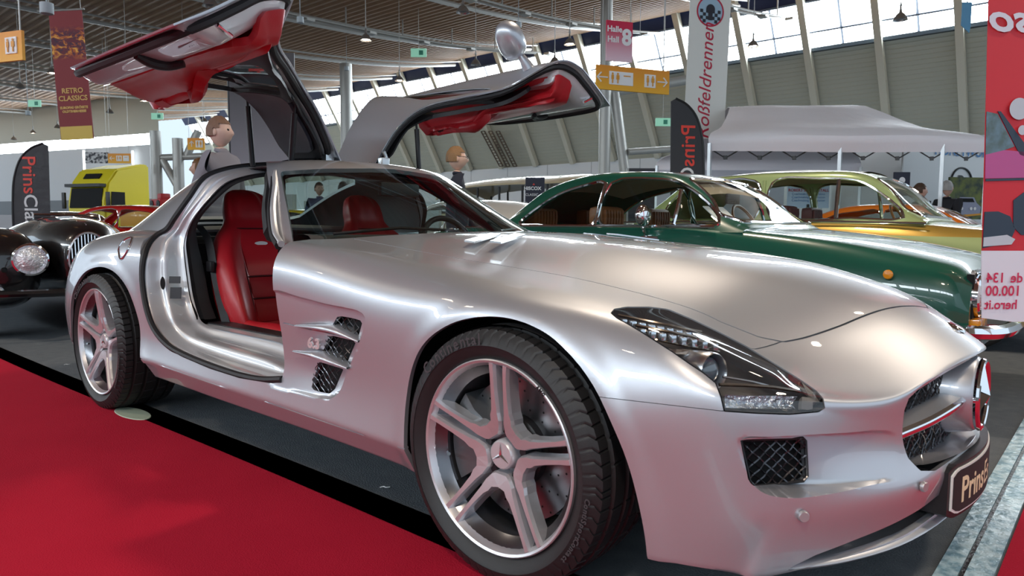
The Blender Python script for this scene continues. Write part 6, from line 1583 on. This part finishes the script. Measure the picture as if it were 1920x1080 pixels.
# ---- gold and green saloon
GG = paintm('sage_green', (.30, .38, .17), .2); GO = paintm('old_gold', (.42, .27, .055), .5)
rt = empty('two_tone_saloon', (-1.05, 5.0, 0), 0, 'two-tone gold and pale green classic saloon parked behind the green coupe', 'car')
BODY_G = [(-2.2,.70,.66,.5,.6,.55,.4,.5),(-2.1,.95,.88,.66,.76,.66,.30,.7),(-1.7,1.02,.96,.72,.83,.72,.26,.78),(-1,1.04,.99,.74,.85,.74,.24,.80),(0,1.03,.985,.75,.86,.74,.24,.80),(.8,1.01,.965,.74,.86,.74,.24,.80),(1.3,.965,.92,.70,.85,.72,.26,.80),(1.9,.90,.86,.68,.83,.70,.30,.78),(2.2,.82,.79,.64,.78,.66,.36,.72),(2.28,.72,.68,.55,.65,.6,.42,.6)]
GREEN_G = [(.98,1.005,.58,1.0,.70,.99,.76,.97),(.82,1.14,.58,1.12,.68,1.05,.76,.97),(.62,1.33,.57,1.30,.67,1.12,.76,.97),(.42,1.435,.58,1.395,.66,1.18,.76,.97),(-.1,1.475,.60,1.43,.68,1.2,.76,.97),(-.7,1.47,.60,1.425,.68,1.2,.76,.97),(-1.2,1.41,.58,1.37,.66,1.17,.75,.97),(-1.5,1.22,.56,1.19,.64,1.1,.73,.98),(-1.75,1.04,.55,1.03,.62,1.01,.70,.985)]
WG_ = [[(.82,1.02),(.40,1.02),(-.28,1.02),(-.30,1.365),(.1,1.375),(.42,1.345),(.60,1.24)], [(-.42,1.02),(-1.25,1.02),(-1.40,1.12),(-1.22,1.30),(-1.05,1.35),(-.44,1.365)]]
classic_car(rt, BODY_G, GREEN_G, GG, WG_, (.46, [(-.3,1.03),(.60,1.03),(.62,1.08),(.53,1.36),(-.3,1.405)]), None, (1.32, -1.40), wr=.32, arch=.36, interior=(.05, .02, .015), trimr=.012,
            splits=[('gold_flank', lambda x, y, z: np.where(np.abs(y) > .5, np.abs(z-(.925-.018*(x-.5)))-.045, .5), GO)], seats=[(-.1, mat('maroon_leather', (.10, .02, .02), .5))])
bm = bmesh.new()
for i, (x, zc, wr_, zr, *_r) in enumerate(GREEN_G[3:7]): pass
rows = [[(x, -wr_*.98, zr+.012), (x, -wr_*.5, zc+.006), (x, 0, zc+.012), (x, wr_*.5, zc+.006), (x, wr_*.98, zr+.012)] for x, zc, wr_, zr, *_r in GREEN_G[3:7]]
bm, _ = grid_surface(rows, 4, 5); obj('gold_roof', bm, GO, rt)
for s in (1, -1):
    for x0, z1 in ((-.36, 1.37), (.30, 1.355)):
        bm = bmesh.new(); add_tube(bm, [(x0, -.755*s, 1.02), (x0-.01, -.70*s, 1.2), (x0-.02, -.64*s, z1)], .018, 6); obj('window_post', bm, M_chrome if x0 > 0 else GG, rt)
    bm = bmesh.new(); add_tube(bm, [(-1.9, -.80*s, .985), (0, -.80*s, 1.0), (1.0, -.79*s, .975)], .010, 6); obj('belt_trim', bm, M_chrome, rt)
    lamp_unit(rt, (2.24, -.56*s, .66), .09)
# ---- black roadster at left
BK = paintm('black_paint', (.006, .006, .007))
rt = empty('black_roadster', (-7.15, .30, 0), radians(-13), 'black vintage roadster with round chrome headlamp behind the silver car', 'car')
def loft(rows, name, m, cl=True, **k):
    bm, _ = grid_surface(rows, 4, 5, close_v=cl); bmesh.ops.recalc_face_normals(bm, faces=bm.faces); return obj(name, bm, m, rt, ang=70, **k)
def oval(x, cy, cz, ry, rz, n=14, e=.85): return [(x, cy+math.copysign(abs(cos(2*pi*k/n))**e, cos(2*pi*k/n))*ry, cz+math.copysign(abs(sin(2*pi*k/n))**e, sin(2*pi*k/n))*rz) for k in range(n)]
loft([oval(x, 0, cz, ry, rz) for x, cz, ry, rz in ((2.06,.66,.05,.05),(2.03,.66,.16,.20),(1.9,.66,.22,.27),(1.5,.66,.32,.32),(.9,.64,.42,.36),(.2,.62,.55,.40),(-.6,.60,.66,.38),(-1.6,.58,.62,.34),(-2.1,.52,.40,.24),(-2.2,.5,.05,.05))], 'body_shell', BK)
for s in (1, -1):
    fw_ = loft([oval(x, s*cy, cz, ry, rz) for x, cy, cz, ry, rz in ((2.02,.56,.58,.02,.02),(1.99,.56,.58,.15,.16),(1.88,.56,.58,.23,.25),(1.6,.58,.57,.28,.32),(1.2,.60,.55,.28,.34),(.6,.62,.46,.25,.30),(0,.64,.40,.22,.25),(-.5,.66,.42,.2,.26),(-1.2,.64,.52,.24,.32),(-1.7,.58,.5,.2,.28),(-2.05,.5,.45,.04,.04))], 'wing', BK)
    lamp_unit(rt, (2.0, s*.39, .655), .118)
    lamp_unit(rt, (2.0, s*.60, .42), .035, name='indicator', glass_c=(.8, .28, .02))
    w_ = empty('wheel', (1.35, -s*.70, .33), pi if s < 0 else 0, parent=rt); obj('tyre', lathe([(.2, -.07), (.30, -.08), (.33, -.05), (.33, .06), (.2, .08)], 'Y', 32), M_tyre, w_); obj('rim', lathe([(.0001, -.05), (.1, -.07), (.2, -.06)], 'Y', 24), M_chrome, w_)
gr = obj('grille', lathe([(.0001, 0), (1, 0)], 'X', 32), M_dark, rt); gr.location = (2.07, 0, .66)
for v in gr.data.vertices: v.co.y *= .135; v.co.z *= .20
bm = bmesh.new(); add_tube(bm, [(2.075, .14*cos(a), .66+.205*sin(a)) for a in np.linspace(0, 2*pi, 33)[:-1]], .012, 6, closed=True); obj('grille_surround', bm, M_chrome, rt)
for k in range(-5, 6):
    y = k*.023; h = .195*sqrt(max(0, 1-(y/.135)**2)); bm = bmesh.new(); add_tube(bm, [(2.075, y, .66-h), (2.10, y, .66), (2.075, y, .66+h)], .0055, 5); obj('grille_bar', bm, M_chrome, rt)
bm = bmesh.new(); add_tube(bm, [(1.95, 0, .93), (1.4, 0, .982), (.9, 0, 1.0)], .006, 5); obj('bonnet_strip', bm, M_chrome, rt)
ws_ = empty('windscreen', (0.25, 0, .90), parent=rt)
bm = bmesh.new(); add_tube(bm, [(0, -.30, 0), (-.05, -.28, .13), (-.05, .28, .13), (0, .30, 0), (.05, 0, 0)], .012, 6, closed=True); obj('screen_frame', bm, M_chrome, ws_)
bm = bmesh.new(); add_box(bm, (-.10, 0, .06), (.05, .56, .10), bev=.02); obj('scuttle', bm, M_black, ws_)
bm = bmesh.new(); add_tube(bm, [(2.1, -.62, .40), (2.16, -.3, .40), (2.18, 0, .40), (2.16, .3, .40), (2.1, .62, .40)], .03, 8); obj('front_bumper', bm, BK, rt)
# ---- generic background cars
SEDB = [(-2.1,.55,.52,.4,.5,.45,.32,.4),(-2.05,.78,.72,.60,.70,.55,.25,.62),(-1.6,.90,.84,.66,.78,.62,.22,.70),(-.8,.93,.88,.68,.80,.64,.20,.74),(0,.92,.87,.69,.81,.64,.20,.74),(.8,.89,.84,.68,.80,.62,.20,.74),(1.5,.80,.76,.64,.78,.58,.22,.72),(2.0,.68,.64,.56,.70,.52,.28,.64),(2.12,.5,.48,.4,.5,.45,.34,.45)]
SEDG = [(.85,.88,.55,.875,.66,.87,.70,.86),(.55,1.08,.54,1.05,.62,.97,.70,.86),(.20,1.25,.53,1.21,.60,1.03,.70,.86),(-.3,1.29,.53,1.25,.60,1.05,.70,.86),(-.8,1.26,.52,1.22,.59,1.04,.70,.86),(-1.2,1.12,.50,1.09,.57,1.0,.68,.87),(-1.6,.91,.48,.90,.55,.895,.64,.88)]
SEDW = [[(.52,.90),(-.25,.90),(-.27,1.19),(.05,1.19),(.30,1.10)], [(-.34,.90),(-1.0,.90),(-1.15,.96),(-.9,1.13),(-.6,1.18),(-.35,1.19)]]
def background_car(name, loc, rz, col, label, metal=0.0, sc_=(1, 1, 1), roof=None, mt=None):
    r_ = empty(name, loc, rz, label, 'car'); r_.scale = sc_
    classic_car(r_, SEDB, SEDG, mt or paintm(name+'_paint', col, metal), SEDW, (.22, [(-.3,.91),(.55,.91),(.56,.98),(.48,1.17),(-.3,1.22)]), (-.95, [(-.3,.93),(.45,.93),(.47,1.12),(-.3,1.18)]) and None, (1.3, -1.25), wr=.31, arch=.35, roofpaint=roof, trimr=.006)
    for s in (1, -1): lamp_unit(r_, (2.02, -.5*s, .58), .08)
    return r_
def at(px, D): p = onD(px, 430, D); return (p[0], p[1], 0)
background_car('red_coupe', at(225, 12.6), radians(221), (.55, .01, .008), 'bright red coupe behind the black roadster')
background_car('cream_coupe', at(880, 9.8), radians(172), (.55, .56, .54), 'pale grey classic coupe seen through the windscreen of the silver car')
background_car('yellow_car', at(590, 14.8), radians(20), (.20, .21, .20), 'dark car with a yellow roof line seen through the cabin of the silver car', roof=paintm('yellow_roof', (.75, .50, .02)))
background_car('bronze_saloon', at(968, 14.2), radians(-28), (.09, .05, .035), 'dark bronze classic saloon between silver windscreen and green coupe', .4)
background_car('orange_coupe', (-.9, 8.2, 0), 0, (.80, .17, .01), 'orange coupe seen through the windows of the gold and green saloon', sc_=(1, 1, .98))
background_car('dark_coupe', at(110, 18.5), radians(200), (.05, .03, .02), 'dark car with orange flank behind the red coupe')
# ---- yellow lorry
YL = mat('lorry_yellow', (.80, .66, .02), .45); D = 34; k = D/FPX
t = empty('yellow_lorry', at(208, D), radians(290)); tag(t, 'yellow lorry cab with high roof far behind the red coupe', 'lorry')
prof = [(1.2, .6), (1.25, 2.0), (1.05, 2.9), (.55, 3.55), (-.9, 3.9), (-1.25, 3.85), (-1.25, .6)]
bm = bmesh.new(); add_prism(bm, [(x, -1.2, z) for x, z in prof], (0, 2.4, 0)); bmesh.ops.bevel(bm, geom=bm.edges[:], offset=.08, segments=2, affect='EDGES'); obj('cab', bm, YL, t)
for nm, pts, m in (('windscreen', [(1.262, -1.0, 1.75), (1.262, 1.0, 1.75), (1.13, .98, 2.65), (1.13, -.98, 2.65)], M_dark), ('roof_panel_dark', [(.95, -.5, 3.12), (.95, .5, 3.12), (.78, .5, 3.35), (.78, -.5, 3.35)], M_dark)):
    bm = bmesh.new(); bm.faces.new([bm.verts.new(p) for p in pts]); solid(bm, .04); obj(nm, bm, m, t, smooth=False)
bm = bmesh.new(); add_box(bm, (1.25, 0, 2.78), (.35, 2.2, .14)); obj('sun_visor', bm, M_black, t, smooth=False)
for s in (1, -1):
    bm = bmesh.new(); add_prism(bm, [(.95, s*1.205, 1.75), (.2, s*1.205, 1.75), (.2, s*1.205, 2.5), (.9, s*1.205, 2.5)], (0, .02*s, 0)); obj('side_window', bm, M_dark, t, smooth=False)
    bm = bmesh.new(); add_box(bm, (1.25, s*1.4, 2.1), (.1, .2, .75), bev=.03); obj('mirror', bm, M_black, t)
    w_ = lathe([(.2, -.15), (.5, -.15), (.5, .15), (.2, .15)], 'Y', 28, close=True); bmesh.ops.translate(w_, vec=(.2, s*1.05, .5), verts=w_.verts); obj('tyre', w_, M_tyre, t)
bm = bmesh.new(); add_box(bm, (1.24, 0, .9), (.12, 2.3, .5), bev=.04); obj('bumper', bm, YL, t)
# yellow tipper and red load behind
t = empty('tipper_body', at(285, 30), radians(190)); tag(t, 'orange yellow tipper body right of the yellow lorry', 'tipper')
bm = bmesh.new(); add_box(bm, (0, 0, 1.25), (2.6, 1.2, .9), bev=.05); obj('tray', bm, mat('tipper_orange', (.75, .33, .02), .5), t); bm = bmesh.new(); add_box(bm, (0, 0, .45), (2.4, .9, .7)); obj('chassis', bm, M_dark, t, smooth=False)
bm = bmesh.new(); random.seed(3)
t = empty('red_toy_tractor', onD(303, 388, 29)); tag(t, 'small red machine standing on the orange tipper body', 'machine'); t.location = (t.location.x, t.location.y, 1.70)
bm = bmesh.new(); add_box(bm, (0, 0, .18), (.9, .5, .30), bev=.05); add_box(bm, (.25, 0, .42), (.35, .4, .25), bev=.05); obj('hull', bm, mat('machine_red', (.45, .02, .02), .4), t)
for x in (-.3, .3):
    bm = lathe([(.03, -.28), (.14, -.28), (.14, .28), (.03, .28)], 'Y', 16, (x, 0, .14), close=True); obj('tyre', bm, M_tyre, t)
# ---- open bus with cream roof
t = empty('vintage_bus', at(985, 21.5), radians(175)); tag(t, 'cream and black vintage bus with open sides behind the cars', 'bus')
CR = paintm('bus_cream', (.72, .58, .36))
rows = [[(x, y, zc-.22*(abs(y)/1.1)**2.5) for y in (-1.15, -.9, -.5, 0, .5, .9, 1.15)] for x, zc in ((-3.2, 2.1), (-3.0, 2.33), (-1.5, 2.42), (0, 2.45), (1.5, 2.42), (2.6, 2.30), (2.9, 2.08))]
bm, _ = grid_surface(rows, 4, 5); solid(bm, .05); obj('roof', bm, CR, t)
bm = bmesh.new(); add_box(bm, (0, 0, .95), (6.0, 2.2, .9), bev=.12); obj('lower_body', bm, CR, t)
bm = bmesh.new(); add_box(bm, (0, 0, 1.42), (6.02, 2.22, .06)); obj('waist_rail', bm, M_black0, t, smooth=False)
for x in (-2.9, -1.9, -.95, 0, .95, 1.9, 2.7):
    for s in (1, -1):
        bm = bmesh.new(); add_tube(bm, [(x, s*1.08, 1.4), (x, s*1.08, 2.12)], .035, 6); obj('window_pillar', bm, M_black0, t)
for x in (-2.2, 2.0):
    for s in (1, -1): obj('tyre', lathe([(.2, s*.85), (.45, s*.85), (.45, s*1.1), (.2, s*1.1)], 'Y', 28, (x, 0, .45), close=True), M_tyre, t)
D = 11.4; k = sc(D); t = board('sponsor_board', facing(D, 1003, 356), 36*k, 46*k, .04, mat('board_navy', (.012, .012, .03), .4), 'dark board with white lettering and a red triangle beside the cream bus', 'board')
text_obj('board_text', 'HISCOX', .075, M_signw, t, mtx=Matrix.Translation((-.04, -.03, .02)) @ UPR, bold=.002); text_obj('board_text', 'CLASSIC', .055, M_signw, t, mtx=Matrix.Translation((-.05, -.03, -.08)) @ UPR)
bm = bmesh.new(); add_prism(bm, [(-.04, -.03, .075), (.0, -.03, .075), (-.02, -.03, .105)], (0, .004, 0)); obj('board_mark', bm, M_ft, t, smooth=False)
bm = bmesh.new(); add_box(bm, (0, 0, -.85), (.05, .05, 1.5)); obj('board_leg', bm, M_black0, t, smooth=False)
# ---- white camper bus at right, poster, backs of stands
D = 17; k = sc(D); t = empty('white_camper', facing(D, 1800, 340).translation, YAW-pi/2+radians(22)); t.location = (t.location.x, t.location.y, 0); tag(t, 'white camper bus with a ringed R emblem behind the tent', 'camper')
bm = bmesh.new(); add_box(bm, (0, 0, 1.62), (6.2, 2.0, 2.7), bev=.22); obj('coach_body', bm, mat('camper_white', (.66, .68, .68), .35, coat=.5), t)
bm = bmesh.new(); add_box(bm, (-.2, -1.01, 1.75), (.72, .03, 1.5), bev=.01); obj('door', bm, mat('camper_white', (.66, .68, .68), .35), t)
bm = bmesh.new(); add_box(bm, (-.2, -1.03, 2.05), (.48, .02, .62), bev=.008); obj('door_window', bm, M_dark, t)
bm = bmesh.new(); add_box(bm, (1.3, -1.01, 2.35), (1.5, .02, .35), bev=.008); obj('side_window', bm, M_dark, t)
bm = bmesh.new(); add_tube(bm, [(-1.35+.33*cos(a), -1.02, 1.95+.33*sin(a)) for a in np.linspace(0, 2*pi, 33)[:-1]], .02, 5, closed=True); obj('emblem_ring', bm, M_black0, t)
text_obj('emblem_letter', 'R', .42, M_black0, t, mtx=Matrix.Translation((-1.35, -1.02, 1.95)) @ UPR, bold=.01)
text_obj('camper_lettering', 'HONEYWORK', .28, mat('letter_blue', (.05, .20, .45), .5), t, mtx=Matrix.Translation((-1.3, -1.02, 2.62)) @ UPR, bold=.006)
for x in (-2, 2): obj('tyre', lathe([(.2, -1.0), (.4, -1.0), (.4, -.8), (.2, -.8)], 'Y', 24, (x, 0, .4), close=True), M_tyre, t)
D = 12.5; k = sc(D); t = board('poster_board', facing(D, 1812, 372, radians(10)), 78*k, 78*k, .04, mat('poster_green', (.03, .05, .03), .5, noise=(7, .12, (.16, .19, .03))), 'dark green poster with a rally car picture behind the gold saloon', 'poster')
for nm, m_, pts in (('poster_car', mat('poster_grey', (.30, .32, .42), .5), [(-28, -30), (28, -30), (30, -16), (20, -8), (14, 2), (-16, 2), (-22, -8), (-30, -14)]), ('poster_glass', M_dark, [(-14, -7), (15, -7), (11, 0), (-12, 0)]), ('poster_stripe', mat('tipper_orange', (.75, .33, .02), .5), [(-39, -38), (39, -30), (39, -27), (-39, -33)])):
    bm = bmesh.new(); add_prism(bm, [(x*k, -.025 - (.006 if nm != 'poster_car' else 0), z*k) for x, z in pts], (0, .004, 0)); obj(nm, bm, m_, t, smooth=False)
for x in (-20, -12, 8, 16): bm = bmesh.new(); add_lathe(bm, [(.0001, -.036), (3*k, -.036)], 'Y', 12, (x*k, 0, -19*k)); obj('poster_lamp', bm, M_signw, t, smooth=False)
bm = bmesh.new(); add_box(bm, (0, 0, -1.0), (.05, .05, 1.3)); obj('board_leg', bm, M_black0, t, smooth=False)
D = 11.5; k = sc(D); t = board('notice_board', facing(D, 1690, 345), 30*k, 44*k, .03, mat('board_navy', (.012, .012, .03), .4), 'navy board with a round crest hanging in the tent', 'board')
bm = bmesh.new(); add_lathe(bm, [(.0001, -.02), (.05, -.02)], 'Y', 20, (0, 0, .06)); obj('crest', bm, M_signw, t, smooth=False); bm = bmesh.new(); add_box(bm, (0, -.02, -.08), (.16, .004, .06)); obj('crest_text', bm, M_gold, t, smooth=False)
bm = bmesh.new(); add_box(bm, (0, 0, .45), (.02, .02, .6)); obj('board_hanger', bm, M_steel, t, smooth=False)
D = 13.5; k = sc(D); t = board('notice_board', facing(D, 1515, 368), 78*k, 44*k, .03, mat('pale_notice', (.50, .62, .75), .5), 'pale blue notice with red heading seen through the gold saloon', 'board')
text_obj('notice_text', 'ROBERT & RENNSTALL', .075, M_br, t, mtx=Matrix.Translation((0, -.02, .11)) @ UPR, bold=.001)
for z in (.04, -.02, -.08): text_obj('notice_text', 'Coachmaking Restoration', .06, mat('letter_blue', (.05, .20, .45), .5), t, mtx=Matrix.Translation((0, -.02, z)) @ UPR)
bm = bmesh.new(); add_box(bm, (0, 0, -.8), (.05, .05, 1.3)); obj('board_leg', bm, M_black0, t, smooth=False)
# display sign on the floor behind the nose
t = empty('floor_sign', (1.15, 2.9, 0), radians(60)); tag(t, 'low dark red sign on the floor below the mirrored printed banner', 'sign')
bm = bmesh.new(); add_box(bm, (0, 0, .22), (.6, .05, .16), bev=.01); obj('sign_face', bm, mat('maroon', (.20, .01, .02), .4), t); bm = bmesh.new(); add_box(bm, (0, .06, .07), (.5, .12, .14)); obj('sign_base', bm, M_dark, t, smooth=False)
text_obj('sign_text', 'Prins', .10, mat('plate_letters', (.80, .70, .45), .4), t, mtx=Matrix.Translation((-.1, -.03, .22)) @ UPR, bold=.001)
# white stand backs and tables along the hall
random.seed(5)
for i, (px, D, w_, h_, c, lb) in enumerate(((455, 15, 2.2, 1.6, (.55, .56, .58), 'grey exhibition partition seen behind the raised door'), (700, 16, 3.0, 1.5, (.60, .66, .66), 'pale exhibition partition behind the cabin of the silver car'), (1215, 20, 1.2, 2.6, (.06, .06, .07), 'dark exhibition cabinet behind the green coupe'), (30, 12, 1.6, 1.1, (.40, .42, .44), 'grey low partition behind the feather flag at left'))):
    p = at(px, D); t = empty('partition', p, YAW-pi/2); tag(t, lb, 'partition'); bm = bmesh.new(); add_box(bm, (0, 0, h_/2), (w_, .08, h_)); obj('panel', bm, mat('part_%d' % i, c, .6), t, smooth=False)
    for x in (-w_/2, w_/2): bm = bmesh.new(); add_box(bm, (x, 0, h_/2), (.05, .12, h_)); obj('upright', bm, M_steel, t, smooth=False)
# ================================================================= PEOPLE
def person(px, D, label, jacket, trousers, hair, skin=(.55, .33, .25), facing_=0.0, h=1.76, stride=.2, glasses=False, long_hair=False, arm=.15):
    t = empty('person', at(px, D), YAW-pi+facing_); tag(t, label, 'person'); s = h/1.76
    # local: x forward, y left
    J = {'pelvis': (0, 0, .95), 'waist': (0, 0, 1.10), 'chest': (.01, 0, 1.32), 'neckb': (.0, 0, 1.47), 'neck': (.01, 0, 1.53)}
    V = []; E = []; R = []
    def add(p, r, par=None):
        V.append(tuple(c*s for c in p)); R.append(r*s)
        if par is not None: E.append((par, len(V)-1))
        return len(V)-1
    pel = add(J['pelvis'], .15); wa = add(J['waist'], .14, pel); ch = add(J['chest'], .17, wa); nb = add(J['neckb'], .09, ch); nk = add(J['neck'], .055, nb)
    for sg in (1, -1):
        sh = add((0, sg*.17, 1.42), .075, ch); el = add((-.03+arm*sg*.4, sg*.23, 1.14), .052, sh); wr_ = add((.08+arm*sg, sg*.24, .90), .035, el); hp = add((.10+arm*sg, sg*.24, .83), .038, wr_)
        hi = add((0, sg*.09, .88), .115, pel); kn = add((.04+stride*sg*.4, sg*.10, .50), .075, hi); an = add((-.03+stride*sg, sg*.10, .09), .048, kn); to = add((.13+stride*sg, sg*.11, .04), .042, an)
    me = bpy.data.meshes.new('person'); me.from_pydata(V, E, []); me.update(); o = bpy.data.objects.new('body', me); COL.objects.link(o)
    md = o.modifiers.new('skin', 'SKIN'); sk = me.skin_vertices[0].data
    for i, r in enumerate(R): sk[i].radius = (r, r*(1.0 if i > 4 else (.78 if i < 4 else 1)))
    sk[0].use_root = True
    sb = o.modifiers.new('sub', 'SUBSURF'); sb.levels = 2; bpy.context.view_layer.update()
    m2 = bpy.data.meshes.new_from_object(o.evaluated_get(bpy.context.evaluated_depsgraph_get())); bpy.data.objects.remove(o)
    mj, mt_, ms = mat('cloth_%s' % str(jacket), jacket, .85), mat('cloth_%s' % str(trousers), trousers, .85), mat('skin_%s' % str(skin), skin, .5)
    ob = link('body', m2, [mj, mt_, ms], t, ang=None)
    for p in m2.polygons:
        z = p.center.z/s; y = abs(p.center.y)/s
        p.material_index = 1 if (z < .93 and y < .20) else (2 if z > 1.51 or (z < .91 and y > .19) else 0)
    for sg in (1, -1):   # fingers
        bm = bmesh.new()
        for k in range(4): a = Vector(((.085+.018*k+arm*sg), sg*.245, .82))*s; add_tube(bm, [a, a+Vector((.004, -sg*.004, -.035))*s, a+Vector((.006, -sg*.022, -.06+.004*abs(k-1)))*s], [.009*s, .008*s, .006*s], 6)
        a = Vector((.14+arm*sg, sg*.235, .85))*s; add_tube(bm, [a, a+Vector((.025, -.01*sg, -.02))*s, a+Vector((.03, -.02*sg, -.045))*s], [.010*s, .009*s, .007*s], 6)
        obj('fingers', bm, ms, ob)
        bm = bmesh.new(); add_box(bm, (.06+stride*sg, sg*.11, .04), (.27, .10, .08), bev=.03); bmesh.ops.scale(bm, vec=(s, s, s), verts=bm.verts); obj('shoe', bm, M_black0, ob)
    # head with face
    bm = bmesh.new(); bmesh.ops.create_uvsphere(bm, u_segments=28, v_segments=20, radius=1)
    for v in bm.verts:
        x, y, z = v.co; jaw = 1-.28*max(0, -z)**1.2
        X = x*.098*jaw+(.012 if x > 0 else 0)*(z < .3); Y = y*.076*jaw; Z = z*.118
        if x > .8: X += .022*math.exp(-((z+.12)/.16)**2-(y/.18)**2)   # nose
        if x > .5: X -= .010*math.exp(-((z-.12)/.12)**2-((abs(y)-.38)/.2)**2)   # eye sockets
        if x > .7: X += .006*math.exp(-((z+.42)/.07)**2-(y/.3)**2)   # lips
        v.co = (X*s, Y*s, (Z+1.645)*s)
    hd = obj('head', bm, ms, t, ang=None)
    for sg in (1, -1):
        bm = bmesh.new(); bmesh.ops.create_uvsphere(bm, u_segments=10, v_segments=8, radius=.011*s); bmesh.ops.translate(bm, vec=Vector((.088, sg*.030, 1.66))*s, verts=bm.verts); obj('eye', bm, M_dark, hd)
        bm = bmesh.new(); bmesh.ops.create_uvsphere(bm, u_segments=12, v_segments=8, radius=.03*s); bmesh.ops.scale(bm, vec=(.6, .35, 1), verts=bm.verts); bmesh.ops.translate(bm, vec=Vector((-.005, sg*.078, 1.64))*s, verts=bm.verts); obj('ear', bm, ms, hd)
    bm = bmesh.new(); bmesh.ops.create_uvsphere(bm, u_segments=28, v_segments=20, radius=1)
    for v in list(bm.verts):
        x, y, z = v.co; n_ = 1+.04*sin(17*y+9*x)
        v.co = ((x*.108*n_-.010)*s, y*.086*n_*s, (z*.128*n_+1.652)*s)
    lim = -.8 if long_hair else -.25
    bmesh.ops.delete(bm, geom=[f for f in bm.faces if (lambda c: (c.x/s > .030 and c.z/s < 1.715) or (c.z/s-1.652)/.128 < lim+ (.0 if c.x < 0 else .35))(f.calc_center_median())], context='FACES')
    bmesh.ops.recalc_face_normals(bm, faces=bm.faces); obj('hair', bm, mat('hair_%s' % str(hair), hair, .6, bump=(90, .6, .01)), hd)
    if glasses:
        bm = bmesh.new()
        for sg in (1, -1): add_tube(bm, [Vector((.108, sg*.033+.022*cos(a), 1.66+.017*sin(a)))*s for a in np.linspace(0, 2*pi, 15)[:-1]], .0022*s, 5, closed=True); add_tube(bm, [Vector((.106, sg*.055, 1.665))*s, Vector((-.005, sg*.082, 1.665))*s], .002*s, 5)
        add_tube(bm, [Vector((.11, -.012, 1.665))*s, Vector((.11, .012, 1.665))*s], .0022*s, 5); obj('spectacles', bm, M_black0, hd)
    return t
person(857, 7.6, 'blond person with glasses and dark jacket walking behind the raised far door', (.02, .022, .035), (.03, .03, .04), (.24, .13, .055), skin=(.62, .40, .31), facing_=radians(100), glasses=True)
person(378, 8.8, 'brown-haired person in dark top left of the raised near door', (.04, .045, .06), (.03, .04, .07), (.16, .07, .02), facing_=radians(-80), h=1.74, long_hair=True)
person(418, 6.3, 'short-haired person in pale top behind the raised near door', (.22, .21, .24), (.05, .05, .06), (.20, .11, .07), skin=(.60, .40, .33), facing_=radians(80), h=1.86)
person(645, 11.9, 'dark-haired person in red top seen through the cabin of the silver car', (.55, .02, .02), (.03, .03, .05), (.02, .015, .012), facing_=radians(170), h=1.66)
person(600, 13.0, 'person in dark blue top seen through the rear window of the silver car', (.05, .07, .14), (.03, .03, .05), (.05, .03, .02), facing_=radians(30), h=1.72)
person(1722, 10.6, 'dark-haired person standing by the white camper', (.03, .03, .035), (.04, .04, .05), (.06, .03, .015), facing_=radians(90), h=1.60)
person(1772, 11.5, 'grey-haired person in dark coat beside the tent pole', (.018, .018, .022), (.02, .02, .025), (.35, .33, .31), facing_=radians(120), h=1.70)
person(6, 15.5, 'person in black clothes at the left edge behind the feather flag', (.02, .02, .022), (.03, .03, .04), (.08, .04, .02), facing_=radians(60), h=1.12)
